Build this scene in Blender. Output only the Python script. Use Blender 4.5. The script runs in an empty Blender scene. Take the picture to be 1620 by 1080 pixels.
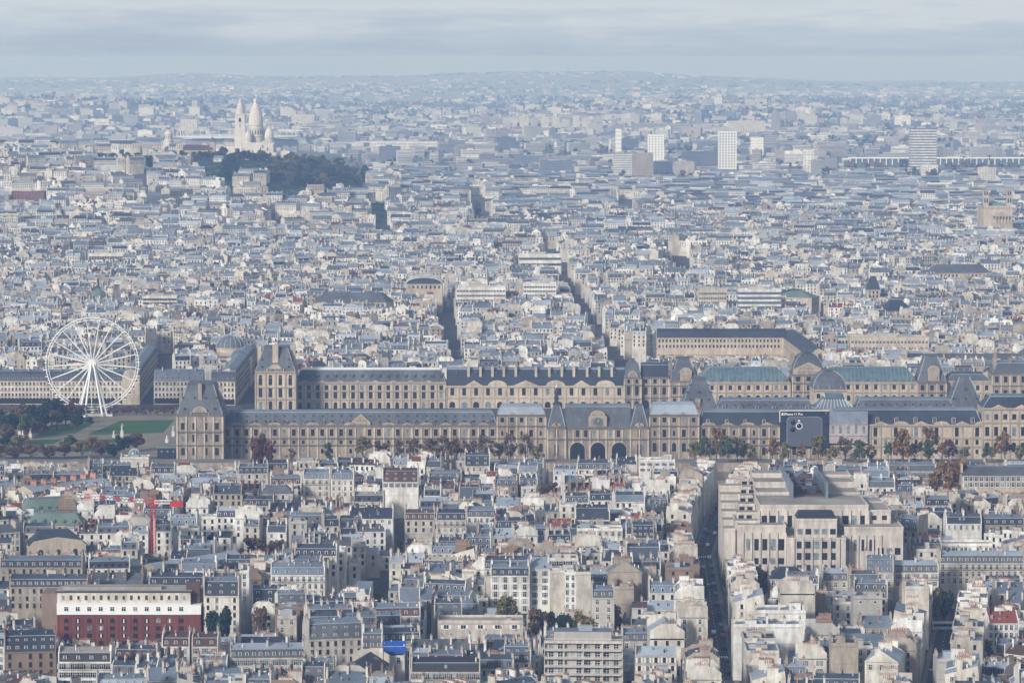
import bpy, math, random
import numpy as np
from mathutils import Vector, Matrix

scene = bpy.context.scene
R = math.radians
# ------------------------------------------------------------------ camera
CAM_H, FOC, PITCH, Y_HOR = 237.0, 5700.0, None, 95.0        # focal length in 1620-wide picture units
PITCH = math.atan((540 - Y_HOR) / FOC)
cam_data = bpy.data.cameras.new("camera")
cam_data.sensor_width = 36.0
cam_data.lens = 36.0 * FOC / 1620.0
cam_data.clip_start = 1.0
cam_data.clip_end = 80000.0
cam = bpy.data.objects.new("camera", cam_data)
scene.collection.objects.link(cam)
cam.location = (0, 0, CAM_H)
cam.rotation_euler = (math.pi / 2 - PITCH, 0, 0)
scene.camera = cam
# ------------------------------------------------------------------ light
SUN_EL, SUN_AZ = R(23), R(-145)       # azimuth from +Y towards +X : behind the camera, to the left
world = bpy.data.worlds.new("World")
scene.world = world
world.use_nodes = True
wn, wl = world.node_tree.nodes, world.node_tree.links
wn.clear()
wout = wn.new("ShaderNodeOutputWorld")
wbg = wn.new("ShaderNodeBackground")
wbg.inputs["Strength"].default_value = 0.10
sky = wn.new("ShaderNodeTexSky")
sky.sky_type = 'NISHITA'
sky.sun_disc = False
sky.sun_elevation = SUN_EL
sky.sun_rotation = SUN_AZ
sky.altitude = 200
sky.air_density = 1.0
sky.dust_density = 2.0
tc = wn.new("ShaderNodeTexCoord")
mp = wn.new("ShaderNodeMapping")
mp.inputs["Scale"].default_value = (13, 13, 120)
wl.new(tc.outputs["Generated"], mp.inputs["Vector"])
cn = wn.new("ShaderNodeTexNoise")
cn.inputs["Scale"].default_value = 1.6
cn.inputs["Detail"].default_value = 7
cn.inputs["Roughness"].default_value = 0.6
wl.new(mp.outputs["Vector"], cn.inputs["Vector"])
sep = wn.new("ShaderNodeSeparateXYZ")
wl.new(tc.outputs["Generated"], sep.inputs["Vector"])
# elevation (sin) + wisps drives the layers of the overcast
ad = wn.new("ShaderNodeMath"); ad.operation = 'MULTIPLY_ADD'
wl.new(cn.outputs["Fac"], ad.inputs[0]); ad.inputs[1].default_value = 0.030
wl.new(sep.outputs["Z"], ad.inputs[2])
mr = wn.new("ShaderNodeMapRange")
mr.inputs["From Min"].default_value = 0.0
mr.inputs["From Max"].default_value = 0.046
wl.new(ad.outputs[0], mr.inputs["Value"])
cr = wn.new("ShaderNodeValToRGB")
els = cr.color_ramp.elements
els[0].position = 0.0; els[0].color = (4.0, 5.0, 6.4, 1)
els[1].position = 1.0; els[1].color = (6.3, 7.0, 7.3, 1)
for p_, c_ in ((0.32, (4.6, 5.5, 6.8, 1)), (0.50, (5.8, 6.7, 7.8, 1)), (0.62, (7.2, 7.9, 8.5, 1)), (0.78, (6.7, 7.5, 8.2, 1))):
    e_ = els.new(p_); e_.color = c_
wl.new(mr.outputs["Result"], cr.inputs["Fac"])
mx = wn.new("ShaderNodeMix"); mx.data_type = 'RGBA'
mf = wn.new("ShaderNodeMapRange")      # unseen overhead cloud thinned on purpose: dimmer, bluer light on the roofs
mf.inputs["From Min"].default_value = 0.03; mf.inputs["From Max"].default_value = 0.55
mf.inputs["To Min"].default_value = 0.85; mf.inputs["To Max"].default_value = 0.32
wl.new(sep.outputs["Z"], mf.inputs["Value"]); wl.new(mf.outputs["Result"], mx.inputs["Factor"])
wl.new(sky.outputs["Color"], mx.inputs["A"])
wl.new(cr.outputs["Color"], mx.inputs["B"])
wl.new(mx.outputs["Result"], wbg.inputs["Color"])
wl.new(wbg.outputs["Background"], wout.inputs["Surface"])

sun_data = bpy.data.lights.new("sun", 'SUN')
sun_data.energy = 3.7
sun_data.angle = R(9)
sun_data.color = (1.0, 0.985, 0.965)
sun = bpy.data.objects.new("sun", sun_data)
scene.collection.objects.link(sun)
_d = Vector((math.sin(SUN_AZ) * math.cos(SUN_EL), math.cos(SUN_AZ) * math.cos(SUN_EL), math.sin(SUN_EL)))
sun.rotation_euler = (-_d).to_track_quat('-Z', 'Y').to_euler()
sun.location = (0, -200, 900)

scene.view_settings.view_transform = 'Standard'
scene.view_settings.look = 'None'
scene.view_settings.exposure = -0.08
scene.view_settings.gamma = 1.0
scene.render.engine = 'CYCLES'
scene.cycles.use_denoising = True
scene.cycles.max_bounces = 5
scene.cycles.diffuse_bounces = 2
scene.cycles.glossy_bounces = 2
scene.cycles.volume_bounces = 1
HAZE_DENSITY = 8.3e-5

# ------------------------------------------------------------------ helpers
def ray(u, v):
    a, b = (u - 810) / FOC, (540 - v) / FOC
    return a, math.cos(PITCH) + b * math.sin(PITCH), -math.sin(PITCH) + b * math.cos(PITCH)
def at(u, v, Y):
    """world x and height of the photo point (u, v) lying Y metres ahead"""
    dx, dy, dz = ray(u, v); t = Y / dy
    return t * dx, CAM_H + t * dz
def on(u, v, z=0.0):
    """world x, y of the photo point (u, v) lying at height z"""
    dx, dy, dz = ray(u, v); t = (z - CAM_H) / dz
    return t * dx, t * dy
def proj(x, y, z):
    c, s = math.cos(PITCH), math.sin(PITCH)
    dep = y * c - (z - CAM_H) * s
    up = y * s + (z - CAM_H) * c
    return 810 + FOC * x / dep, 540 - FOC * up / dep

def ground_z(x, y):
    """terrain: flat by the river, rising to the northern hill, then the plain and far ridges"""
    def ss(a, b, t):
        t = min(1, max(0, (t - a) / (b - a))); return t * t * (3 - 2 * t)
    z = 16 * ss(2900, 4300, y) - 4 * ss(5600, 7500, y)
    # hill with the basilica: plateau wide to the left, steep on the right
    fx = ss(-60, -330, x) if x > -330 else 1.0
    fx *= 1 - 0.75 * ss(-760, -1500, x)
    fy = ss(4350, 5060, y) * (1 - ss(5330, 6000, y))
    z += 80 * fx * fy
    z -= y * y / (2 * 7.4e6) if y > 5000 else 25e6 / (2 * 7.4e6) * ss(2500, 5000, y)
    u = 810 + FOC * x / max(y, 1)
    z += 70 * ss(11500, 14500, y) * (1 - ss(15000, 20000, y)) * (0.55 + 0.45 * math.sin(u / 170.0 + 1.0)) * (1 - 0.7 * ss(1050, 1500, u))
    rid = 145 + 45 * math.exp(-((u - 900) / 270) ** 2) + 27 * math.exp(-((u - 310) / 110) ** 2)
    z += ss(17500, 26000, y) * (rid + 5 * math.sin(u / 37.0) - 36 * ss(1000, 1350, u) - 6 * ss(400, 100, u))
    return z

# ------------------------------------------------------------------ materials
MATS, MIDX = [], {}
def mat(name, col, rough=0.85, var=0.18, stain=0.0, scale=0.045, metallic=0.0, fine=0.0, col2=None, spec=0.3):
    m = bpy.data.materials.new(name); m.use_nodes = True
    n, l = m.node_tree.nodes, m.node_tree.links
    b = n["Principled BSDF"]
    b.inputs["Roughness"].default_value = rough
    b.inputs["Metallic"].default_value = metallic
    b.inputs["Specular IOR Level"].default_value = spec
    g = n.new("ShaderNodeNewGeometry")
    nz = n.new("ShaderNodeTexNoise"); nz.inputs["Scale"].default_value = scale; nz.inputs["Detail"].default_value = 3
    nz.inputs["Roughness"].default_value = 0.65
    l.new(g.outputs["Position"], nz.inputs["Vector"])
    r = n.new("ShaderNodeMapRange")
    r.inputs["From Min"].default_value = 0.3; r.inputs["From Max"].default_value = 0.7
    r.inputs["To Min"].default_value = 1 - var; r.inputs["To Max"].default_value = 1 + var
    l.new(nz.outputs["Fac"], r.inputs["Value"])
    cur = r.outputs["Result"]
    if stain or fine:
        mpn = n.new("ShaderNodeMapping")
        mpn.inputs["Scale"].default_value = (0.55, 0.55, 0.13) if stain else (1.3, 1.3, 1.3)
        l.new(g.outputs["Position"], mpn.inputs["Vector"])
        n2 = n.new("ShaderNodeTexNoise"); n2.inputs["Scale"].default_value = 0.9; n2.inputs["Detail"].default_value = 4
        n2.inputs["Roughness"].default_value = 0.7
        l.new(mpn.outputs["Vector"], n2.inputs["Vector"])
        r2 = n.new("ShaderNodeMapRange")
        r2.inputs["From Min"].default_value = 0.35; r2.inputs["From Max"].default_value = 0.65
        k = stain or fine
        k *= 0.7; r2.inputs["To Min"].default_value = 1 - k; r2.inputs["To Max"].default_value = 1 + k * 0.4
        l.new(n2.outputs["Fac"], r2.inputs["Value"])
        mu = n.new("ShaderNodeMath"); mu.operation = 'MULTIPLY'
        l.new(cur, mu.inputs[0]); l.new(r2.outputs["Result"], mu.inputs[1])
        cur = mu.outputs[0]
    vm = n.new("ShaderNodeMix"); vm.data_type = 'RGBA'; vm.blend_type = 'MULTIPLY'
    vm.inputs["Factor"].default_value = 1.0
    if col2:
        mc = n.new("ShaderNodeMix"); mc.data_type = 'RGBA'
        mc.inputs["A"].default_value = (*col, 1); mc.inputs["B"].default_value = (*col2, 1)
        n3 = n.new("ShaderNodeTexNoise"); n3.inputs["Scale"].default_value = scale * 1.7; n3.inputs["Detail"].default_value = 2
        l.new(g.outputs["Position"], n3.inputs["Vector"])
        r3 = n.new("ShaderNodeMapRange"); r3.inputs["From Min"].default_value = 0.4; r3.inputs["From Max"].default_value = 0.6
        l.new(n3.outputs["Fac"], r3.inputs["Value"]); l.new(r3.outputs["Result"], mc.inputs["Factor"])
        l.new(mc.outputs["Result"], vm.inputs["A"])
    else:
        vm.inputs["A"].default_value = (*col, 1)
    cmb = n.new("ShaderNodeCombineColor")
    for k_ in ("Red", "Green", "Blue"): l.new(cur, cmb.inputs[k_])
    l.new(cmb.outputs["Color"], vm.inputs["B"])
    l.new(vm.outputs["Result"], b.inputs["Base Color"])
    MIDX[name] = len(MATS); MATS.append(m)
    return m

mat("wall_cream", (0.55, 0.51, 0.45), stain=0.45, col2=(0.45, 0.41, 0.36), scale=0.09)
mat("wall_white", (0.74, 0.73, 0.71), stain=0.38, col2=(0.64, 0.61, 0.56), scale=0.09)
mat("wall_ivory", (0.66, 0.625, 0.57), stain=0.42, col2=(0.57, 0.52, 0.45), scale=0.09)
mat("wall_tan", (0.37, 0.32, 0.265), stain=0.4)
mat("wall_grey", (0.44, 0.42, 0.39), stain=0.25)
mat("wall_brown", (0.23, 0.17, 0.13), stain=0.2)
mat("brick_red", (0.17, 0.052, 0.037), stain=0.15, fine=0.1)
mat("stone_aged", (0.36, 0.295, 0.235), stain=0.5, scale=0.08, col2=(0.27, 0.225, 0.19))
mat("stone_clean", (0.50, 0.425, 0.34), stain=0.34, scale=0.08)
mat("stone_trim", (0.40, 0.335, 0.27), stain=0.30, scale=0.1)
mat("stone_white", (0.62, 0.58, 0.54), stain=0.2, scale=0.05)
mat("concrete_beige", (0.55, 0.495, 0.445), stain=0.4, scale=0.07)
mat("stone_soot", (0.17, 0.145, 0.125), stain=0.3, scale=0.1)
mat("zinc", (0.155, 0.188, 0.24), rough=0.5, var=0.3, fine=0.2)
mat("zinc_light", (0.32, 0.365, 0.43), rough=0.5, var=0.25, fine=0.2)
mat("zinc_dark", (0.058, 0.073, 0.10), rough=0.55, var=0.3, fine=0.22)
mat("slate", (0.036, 0.044, 0.062), rough=0.55, var=0.35, fine=0.3)
mat("slate_grey", (0.10, 0.11, 0.125), rough=0.6, var=0.3, stain=0.4)
mat("tile_brown", (0.10, 0.058, 0.052), rough=0.8, var=0.3, fine=0.25)
mat("tile_red", (0.25, 0.075, 0.055), rough=0.85, var=0.2, fine=0.25)
mat("gravel_roof", (0.34, 0.31, 0.27), var=0.3, fine=0.3)
mat("copper_green", (0.14, 0.20, 0.17), rough=0.7, var=0.25, fine=0.25)
mat("terracotta", (0.40, 0.19, 0.12), var=0.3)
mat("pane", (0.018, 0.021, 0.026), rough=0.12, var=0.3, spec=0.5)
mat("pane_pale", (0.20, 0.24, 0.26), rough=0.2, var=0.5, scale=0.6, spec=0.5)
mat("frame_white", (0.70, 0.68, 0.64), var=0.1)
mat("iron_dark", (0.03, 0.032, 0.036), rough=0.6)
mat("glass_roof", (0.095, 0.15, 0.17), rough=0.25, var=0.25, scale=0.2, spec=0.5)
mat("white_paint", (0.80, 0.80, 0.79), rough=0.45, var=0.05)
mat("red_paint", (0.50, 0.03, 0.035), rough=0.45, var=0.1)
mat("asphalt", (0.05, 0.05, 0.053), var=0.25, fine=0.2)
mat("pavement", (0.20, 0.19, 0.175), var=0.2, fine=0.15)
mat("sand_path", (0.24, 0.205, 0.165), var=0.15, fine=0.1)
mat("lawn", (0.032, 0.105, 0.02), var=0.25, fine=0.2)
mat("leaf_green", (0.075, 0.10, 0.038), var=0.45, scale=0.5, spec=0.1)
mat("leaf_olive", (0.17, 0.145, 0.05), var=0.45, scale=0.5, spec=0.1)
mat("leaf_rust", (0.20, 0.115, 0.045), var=0.45, scale=0.5, spec=0.1)
mat("leaf_brown", (0.125, 0.085, 0.052), var=0.4, scale=0.5, spec=0.1)
mat("leaf_crimson", (0.115, 0.048, 0.034), var=0.4, scale=0.5, spec=0.1)
mat("leaf_dark", (0.022, 0.042, 0.026), var=0.4, scale=0.5, spec=0.1)
mat("bark", (0.09, 0.07, 0.055), var=0.25)
mat("tarp_blue", (0.012, 0.075, 0.36), var=0.1)
mat("board_black", (0.006, 0.009, 0.020), rough=0.5, var=0.3, col2=(0.025, 0.033, 0.06), scale=0.5)
mat("phone_grey", (0.085, 0.095, 0.12), rough=0.5, var=0.05)
mat("lens_black", (0.006, 0.008, 0.012), rough=0.2, var=0.05)
mat("water", (0.035, 0.05, 0.045), rough=0.15, var=0.2, spec=0.5)
mat("print_mauve", (0.43, 0.36, 0.37), stain=0.15, scale=0.2)
mat("print_blue", (0.22, 0.25, 0.31), stain=0.15, scale=0.2)
mat("suburb_pale", (0.46, 0.45, 0.44), var=0.25, scale=0.012)
mat("suburb_grey", (0.24, 0.245, 0.255), var=0.3, scale=0.012)
mat("suburb_pink", (0.33, 0.285, 0.27), var=0.2, scale=0.012)
mat("rubber", (0.02, 0.02, 0.02), rough=0.9)
mat("tower_dark", (0.10, 0.115, 0.15), rough=0.4)
MI = MIDX

# ------------------------------------------------------------------ mesh accumulation
class Geo:
    def __init__(s):
        s.v, s.f, s.m = [], [], []
        s.T = None
    def place(s, x, y, z, rot):
        s.T = (x, y, z, math.cos(rot), math.sin(rot))
    def pts(s, P):
        i = len(s.v)
        if s.T:
            x, y, z, c, n = s.T
            s.v.extend([(x + a * c - b * n, y + a * n + b * c, z + h) for a, b, h in P])
        else:
            s.v.extend(P)
        return i
    def poly(s, P, m):
        i = s.pts(P); s.f.append(tuple(range(i, i + len(P)))); s.m.append(MI[m] if isinstance(m, str) else m)
    def box(s, x0, x1, y0, y1, z0, z1, m, top=None, bottom=False):
        m = MI[m] if isinstance(m, str) else m
        t = m if top is None else (MI[top] if isinstance(top, str) else top)
        i = s.pts([(x0, y0, z0), (x1, y0, z0), (x1, y1, z0), (x0, y1, z0), (x0, y0, z1), (x1, y0, z1), (x1, y1, z1), (x0, y1, z1)])
        s.f += [(i, i+1, i+5, i+4), (i+1, i+2, i+6, i+5), (i+2, i+3, i+7, i+6), (i+3, i, i+4, i+7), (i+4, i+5, i+6, i+7)]
        s.m += [m, m, m, m, t]
        if bottom: s.f.append((i+3, i+2, i+1, i)); s.m.append(m)
    def prism_x(s, prof, x0, x1, mats, cap, closed=False):
        """profile of (y, z) running front to back, extruded along x"""
        n = len(prof)
        i = s.pts([(x0, y, z) for y, z in prof] + [(x1, y, z) for y, z in prof])
        for k in range(n - (0 if closed else 1)):
            k2 = (k + 1) % n
            s.f.append((i + k, i + n + k, i + n + k2, i + k2)); mm = mats[k] if isinstance(mats, (list, tuple)) else mats
            s.m.append(MI[mm] if isinstance(mm, str) else mm)
        c = MI[cap] if isinstance(cap, str) else cap
        s.f.append(tuple(i + k for k in range(n))); s.m.append(c)
        s.f.append(tuple(i + n + k for k in reversed(range(n)))); s.m.append(c)
    def prism_y(s, prof, y0, y1, m, cap=None):
        """closed outline of (x, z), counter-clockwise seen from the front, extruded along y"""
        n = len(prof); m = MI[m] if isinstance(m, str) else m
        cap = m if cap is None else (MI[cap] if isinstance(cap, str) else cap)
        i = s.pts([(x, y0, z) for x, z in prof] + [(x, y1, z) for x, z in prof])
        for k in range(n):
            k2 = (k + 1) % n
            s.f.append((i + k2, i + k, i + n + k, i + n + k2)); s.m.append(m)
        s.f.append(tuple(i + k for k in range(n))); s.m.append(cap)
        s.f.append(tuple(i + n + k for k in reversed(range(n)))); s.m.append(cap)
    def prism_z(s, prof, z0, z1, m, top=None):
        n = len(prof); m = MI[m] if isinstance(m, str) else m
        t = m if top is None else (MI[top] if isinstance(top, str) else top)
        i = s.pts([(x, y, z0) for x, y in prof] + [(x, y, z1) for x, y in prof])
        for k in range(n):
            k2 = (k + 1) % n
            s.f.append((i + k, i + k2, i + n + k2, i + n + k)); s.m.append(m)
        s.f.append(tuple(i + n + k for k in range(n))); s.m.append(t)
    def frustum(s, x0, x1, y0, y1, z0, a0, a1, b0, b1, z1, m, top=None):
        m = MI[m] if isinstance(m, str) else m
        t = m if top is None else (MI[top] if isinstance(top, str) else top)
        i = s.pts([(x0, y0, z0), (x1, y0, z0), (x1, y1, z0), (x0, y1, z0), (a0, b0, z1), (a1, b0, z1), (a1, b1, z1), (a0, b1, z1)])
        s.f += [(i, i+1, i+5, i+4), (i+1, i+2, i+6, i+5), (i+2, i+3, i+7, i+6), (i+3, i, i+4, i+7), (i+4, i+5, i+6, i+7)]
        s.m += [m, m, m, m, t]
    def lathe(s, cx, cy, prof, n, m, mats=None, sq=False, sx=1, sy=1):
        """rings of (r, z); sq gives a rounded-square plan"""
        def P(r, a):
            c, q = math.cos(a), math.sin(a)
            if sq:
                k = 1 / max(abs(c), abs(q)); k = 1 + (k - 1) * 0.95; c *= k; q *= k
            return c * r * sx, q * r * sy
        m = MI[m] if isinstance(m, str) else m
        off = math.pi / n
        base = []
        for r, z in prof:
            base.append(s.pts([(cx + P(r, 2*math.pi*k/n + off)[0], cy + P(r, 2*math.pi*k/n + off)[1], z) for k in range(n)]))
        for j in range(len(prof) - 1):
            mm = m if not mats else MI[mats[j]]
            for k in range(n):
                k2 = (k + 1) % n
                s.f.append((base[j]+k, base[j]+k2, base[j+1]+k2, base[j+1]+k)); s.m.append(mm)
        s.f.append(tuple(base[-1] + k for k in range(n))); s.m.append(m if not mats else MI[mats[-1]])
    def tube(s, a, b, r, m, n=6, r2=None):
        a, b = Vector(a), Vector(b); d = (b - a).normalized()
        q = d.orthogonal().normalized(); w = d.cross(q); r2 = r if r2 is None else r2
        m = MI[m] if isinstance(m, str) else m
        P = [tuple(a + (q * math.cos(2*math.pi*k/n) + w * math.sin(2*math.pi*k/n)) * r) for k in range(n)]
        P += [tuple(b + (q * math.cos(2*math.pi*k/n) + w * math.sin(2*math.pi*k/n)) * r2) for k in range(n)]
        i = s.pts(P)
        for k in range(n):
            k2 = (k + 1) % n
            s.f.append((i+k, i+k2, i+n+k2, i+n+k)); s.m.append(m)
        s.f.append(tuple(i + k for k in reversed(range(n)))); s.m.append(m)
        s.f.append(tuple(i + n + k for k in range(n))); s.m.append(m)
    def mesh(s, name):
        me = bpy.data.meshes.new(name)
        used = sorted(set(s.m)); remap = {g: k for k, g in enumerate(used)}
        me.from_pydata(s.v, [], s.f)
        for g in used: me.materials.append(MATS[g])
        if len(used) > 1:
            me.polygons.foreach_set("material_index", [remap[g] for g in s.m])
        me.update()
        return me

COL = scene.collection.objects
def link(name, me, parent=None, loc=(0, 0, 0), rot=0.0, scale=None):
    o = bpy.data.objects.new(name, me)
    COL.link(o)
    o.location = loc
    if rot: o.rotation_euler = (0, 0, rot)
    if scale: o.scale = scale
    if parent: o.parent = parent
    return o
def tag(o, label, cat=None, group=None, kind=None):
    o["label"] = label
    if cat: o["category"] = cat
    if group: o["group"] = group
    if kind: o["kind"] = kind
    return o
def thing(name, label, cat, loc=(0, 0, 0), rot=0.0, group=None):
    return tag(link(name, None, None, loc, rot), label, cat, group)
def part(name, geo, parent, loc=(0, 0, 0), rot=0.0):
    return link(name, geo.mesh(name), parent, loc, rot)
def structure(name, geo, label):
    return tag(link(name, geo.mesh(name)), label, None, None, "structure")

# small repeated parts: built once per kind/size/material, then shared
_cache = {}
def win_mesh(w, h, arch=False, pane="pane", frame="frame_white", lite=False, shut=None):
    w, h = round(w, 1), round(h, 1)
    key = ("win", w, h, arch, pane, frame, lite, shut)
    if key in _cache: return _cache[key]
    g = Geo()
    def outline(a, b0, b1):
        if not arch: return [(-a, b0), (a, b0), (a, b1), (-a, b1)]
        r = a; P = [(-a, b0), (a, b0)]
        return P + [(r * math.cos(t), b1 - r + r * math.sin(t)) for t in np.linspace(0, math.pi, 9)]
    b = min(0.14, w * 0.09)
    mul = frame if frame in ("frame_white", "wall_white", "white_paint") else "iron_dark"
    g.prism_y(outline(w / 2 + b, -h / 2 - b, h / 2 + b), -0.06, 0.12, frame)          # surround
    g.poly([(x, -0.075, z) for x, z in outline(w / 2, -h / 2, h / 2)], pane)
    if w > 0.9:
        g.box(-0.05, 0.05, -0.10, -0.07, -h / 2, h / 2 - (w * 0.1 if arch else 0), mul)
        if h > 1.5: g.box(-w / 2, w / 2, -0.095, -0.072, h * 0.12, h * 0.12 + 0.09, mul)
    if shut:
        for q in (-1, 1): x = q * (w * .75 + b); g.box(x - w * .23, x + w * .23, -0.07, 0.02, -h / 2, h / 2, shut, bottom=True)
    if not lite: g.box(-w / 2 - b - 0.05, w / 2 + b + 0.05, -0.28, 0.0, -h / 2 - b - 0.15, -h / 2 - b, frame, bottom=True)
    _cache[key] = g.mesh("window"); return _cache[key]
def dormer_mesh(wall, roof, w=1.25, h=1.7, dep=2.0, style=0):
    key = ("dor", wall, roof, w, h, dep, style)
    if key in _cache: return _cache[key]
    g = Geo()
    g.box(-w / 2, w / 2, 0, dep, 0, h, wall, roof)
    if style == 1:
        g.prism_y([(-w * .62, h), (w * .62, h), (w * .45, h + .3), (0, h + .5), (-w * .45, h + .3)], -0.15, dep, roof)
    else:
        g.prism_y([(-w * .62, h), (w * .62, h), (0, h + .55)], -0.15, dep, roof)
    g.poly([(-w * .34, -0.02, .25), (w * .34, -0.02, .25), (w * .34, -0.02, h - .15), (-w * .34, -0.02, h - .15)], "pane")
    g.box(-0.05, 0.05, -0.05, -0.022, .25, h - .15, "frame_white")
    _cache[key] = g.mesh("dormer"); return _cache[key]
def chimney_geo(g, wall, L, h, x=0, y=0, z=0, t=0.75, along='y', pots=True, rnd=random):
    a, b = (t / 2, L / 2) if along == 'y' else (L / 2, t / 2)
    g.box(x - a, x + a, y - b, y + b, z, z + h, wall)
    g.box(x - a - .1, x + a + .1, y - b - .1, y + b + .1, z + h, z + h + .18, wall, bottom=True)
    if pots:
        n = max(2, int(L / 0.62))
        for k in range(n):
            q = -L / 2 + (k + .5) * L / n
            px, py = (x, y + q) if along == 'y' else (x + q, y)
            hh = .55 + .5 * ((k * 7919 + n * 31) % 5) / 5
            g.box(px - .17, px + .17, py - .17, py + .17, z + h + .18, z + h + .18 + hh, "terracotta" if (k * 13 + n) % 4 else "zinc")
def chimney_mesh(wall, L, h):
    L, h = round(L), round(h * 2) / 2
    key = ("chi", wall, L, h)
    if key in _cache: return _cache[key]
    g = Geo(); chimney_geo(g, wall, L, h)
    _cache[key] = g.mesh("chimney"); return _cache[key]
def skylight_mesh(slope):
    key = ("sky", round(slope, 1))
    if key in _cache: return _cache[key]
    g = Geo(); c, s_ = math.cos(slope), math.sin(slope)
    P = [(-.5, 0, 0.10), (.5, 0, 0.10), (.5, 1.3 * c, 0.10 + 1.3 * s_), (-.5, 1.3 * c, 0.10 + 1.3 * s_)]
    g.poly(P, "pane_pale")
    for k in range(4):
        a, b = P[k], P[(k + 1) % 4]
        g.poly([(a[0], a[1], a[2] - .2), (b[0], b[1], b[2] - .2), b, a], "zinc_dark")
    _cache[key] = g.mesh("skylight"); return _cache[key]
# ------------------------------------------------------------------ ground, river, streets
def make_ground():
    ys = [1000, 1300, 1600, 2000, 2300, 2600, 2900]
    y = 2900
    while y < 31000:
        y *= 1.022; ys.append(y)
    n = 90
    V, F = [], []
    for y in ys:
        half = 0.17 * y + 350
        for k in range(n + 1):
            x = -half + 2 * half * k / n
            V.append((x, y, ground_z(x, y)))
    for j in range(len(ys) - 1):
        for k in range(n):
            a = j * (n + 1) + k
            F.append((a, a + 1, a + n + 2, a + n + 1))
    me = bpy.data.meshes.new("ground"); me.from_pydata(V, [], F)
    m = bpy.data.materials.new("ground"); m.use_nodes = True
    nd, l = m.node_tree.nodes, m.node_tree.links
    b = nd["Principled BSDF"]; b.inputs["Roughness"].default_value = 0.95
    g = nd.new("ShaderNodeNewGeometry"); sp = nd.new("ShaderNodeSeparateXYZ"); l.new(g.outputs["Position"], sp.inputs[0])
    r = nd.new("ShaderNodeMapRange"); r.inputs["From Min"].default_value = 4600; r.inputs["From Max"].default_value = 7000
    l.new(sp.outputs["Y"], r.inputs["Value"])
    nz = nd.new("ShaderNodeTexNoise"); nz.inputs["Scale"].default_value = 0.004; nz.inputs["Detail"].default_value = 6
    l.new(g.outputs["Position"], nz.inputs["Vector"])
    cr = nd.new("ShaderNodeValToRGB"); e = cr.color_ramp.elements
    e[0].position = 0.40; e[0].color = (0.06, 0.085, 0.06, 1)
    e[1].position = 0.62; e[1].color = (0.17, 0.17, 0.15, 1)
    l.new(nz.outputs["Fac"], cr.inputs["Fac"])
    mx = nd.new("ShaderNodeMix"); mx.data_type = 'RGBA'
    mx.inputs["A"].default_value = (0.075, 0.073, 0.07, 1)
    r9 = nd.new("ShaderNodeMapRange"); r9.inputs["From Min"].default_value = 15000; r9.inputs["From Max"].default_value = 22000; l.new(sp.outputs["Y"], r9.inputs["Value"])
    m9 = nd.new("ShaderNodeMix"); m9.data_type = 'RGBA'; l.new(r9.outputs["Result"], m9.inputs["Factor"]); l.new(cr.outputs["Color"], m9.inputs["A"]); m9.inputs["B"].default_value = (0.30, 0.33, 0.34, 1)  # haze fade painted into the base colour: far ground paled towards haze
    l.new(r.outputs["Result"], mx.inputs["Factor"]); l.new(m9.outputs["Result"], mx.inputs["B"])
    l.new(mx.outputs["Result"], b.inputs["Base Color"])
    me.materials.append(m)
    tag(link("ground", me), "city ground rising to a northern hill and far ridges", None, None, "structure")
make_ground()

def quad_xy(g, pts, z, m):
    g.poly([(x, y, z) for x, y in pts], m)
def rect_px(g, us, z, m):
    g.poly([(*on(u, v, z), z) for u, v in us], m)
g = Geo(); g.box(-420, 420, 1985, 2070, 0.02, 0.04, "water"); structure("river", g, "dull green river between the two quays")
g = Geo()
g.box(-420, 420, 2070.2, 2072, 0, 5.0, "stone_aged"); g.box(-420, 420, 1982, 1984.8, 0, 5.0, "stone_aged")
tag(link("quay_walls", g.mesh("quay_walls")), "stone quay walls along the river", None, None, "structure")
g = Geo(); g.box(-420, 420, 2072.2, 2100, 0.0, 4.0, "stone_aged", "pavement"); structure("riverside_road", g, "raised riverside road in front of the long palace")

# streets as centre lines with half widths (world metres)
STREETS = []
def street(pts, hw, surf=True):
    P = [on(u, v, 0) for u, v in pts]
    STREETS.append((P, hw))
    return P
ST_A = [(79, 1235), (82, 1400), (92, 1721), (106, 1863), (121, 1960)]
ST_B = [(143, 1235), (187, 1530), (232, 1790)]
STREETS += [(ST_A, 5.6), (ST_B, 5.6), ([(-420, 1978), (420, 1978)], 14)]
st_c = street([(700, 905), (655, 862), (612, 815)], 6.5)
st_d = street([(500, 1010), (560, 960), (640, 905)], 5.5)
st_f = street([(560, 780), (600, 770), (850, 775)], 5)
st_s1 = street([(1012, 660), (985, 595), (940, 535), (900, 480), (878, 440), (866, 415)], 7.5)
st_s2 = street([(728, 615), (716, 555), (703, 505), (690, 480)], 5.0)
st_s3 = street([(764, 392), (759, 355), (754, 322)], 9)
st_s4 = street([(442, 385), (438, 340)], 9)
st_s5 = street([(990, 372), (990, 330)], 9)
st_s6 = street([(612, 410), (598, 375)], 8)
st_s7 = street([(385, 665), (396, 640), (420, 575)], 9)
st_s8 = street([(222, 660), (238, 620), (258, 565)], 7)
st_s9 = street([(1320, 545), (1290, 515), (1270, 495)], 9)
st_s10 = street([(1095, 470), (1085, 450), (1060, 425)], 9)
g = Geo()
for P, hw in STREETS:
    for a, b in zip(P[:-1], P[1:]):
        d = Vector((b[0]-a[0], b[1]-a[1])).normalized(); q = Vector((-d.y, d.x)) * (hw - 2)
        if a[1] < 3000 and b[1] < 3000:
            g.poly([(a[0]-q.x, a[1]-q.y, .03), (b[0]-q.x, b[1]-q.y, .03), (b[0]+q.x, b[1]+q.y, .03), (a[0]+q.x, a[1]+q.y, .03)], "asphalt")
structure("streets", g, "dark asphalt streets between the apartment blocks")

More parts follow.
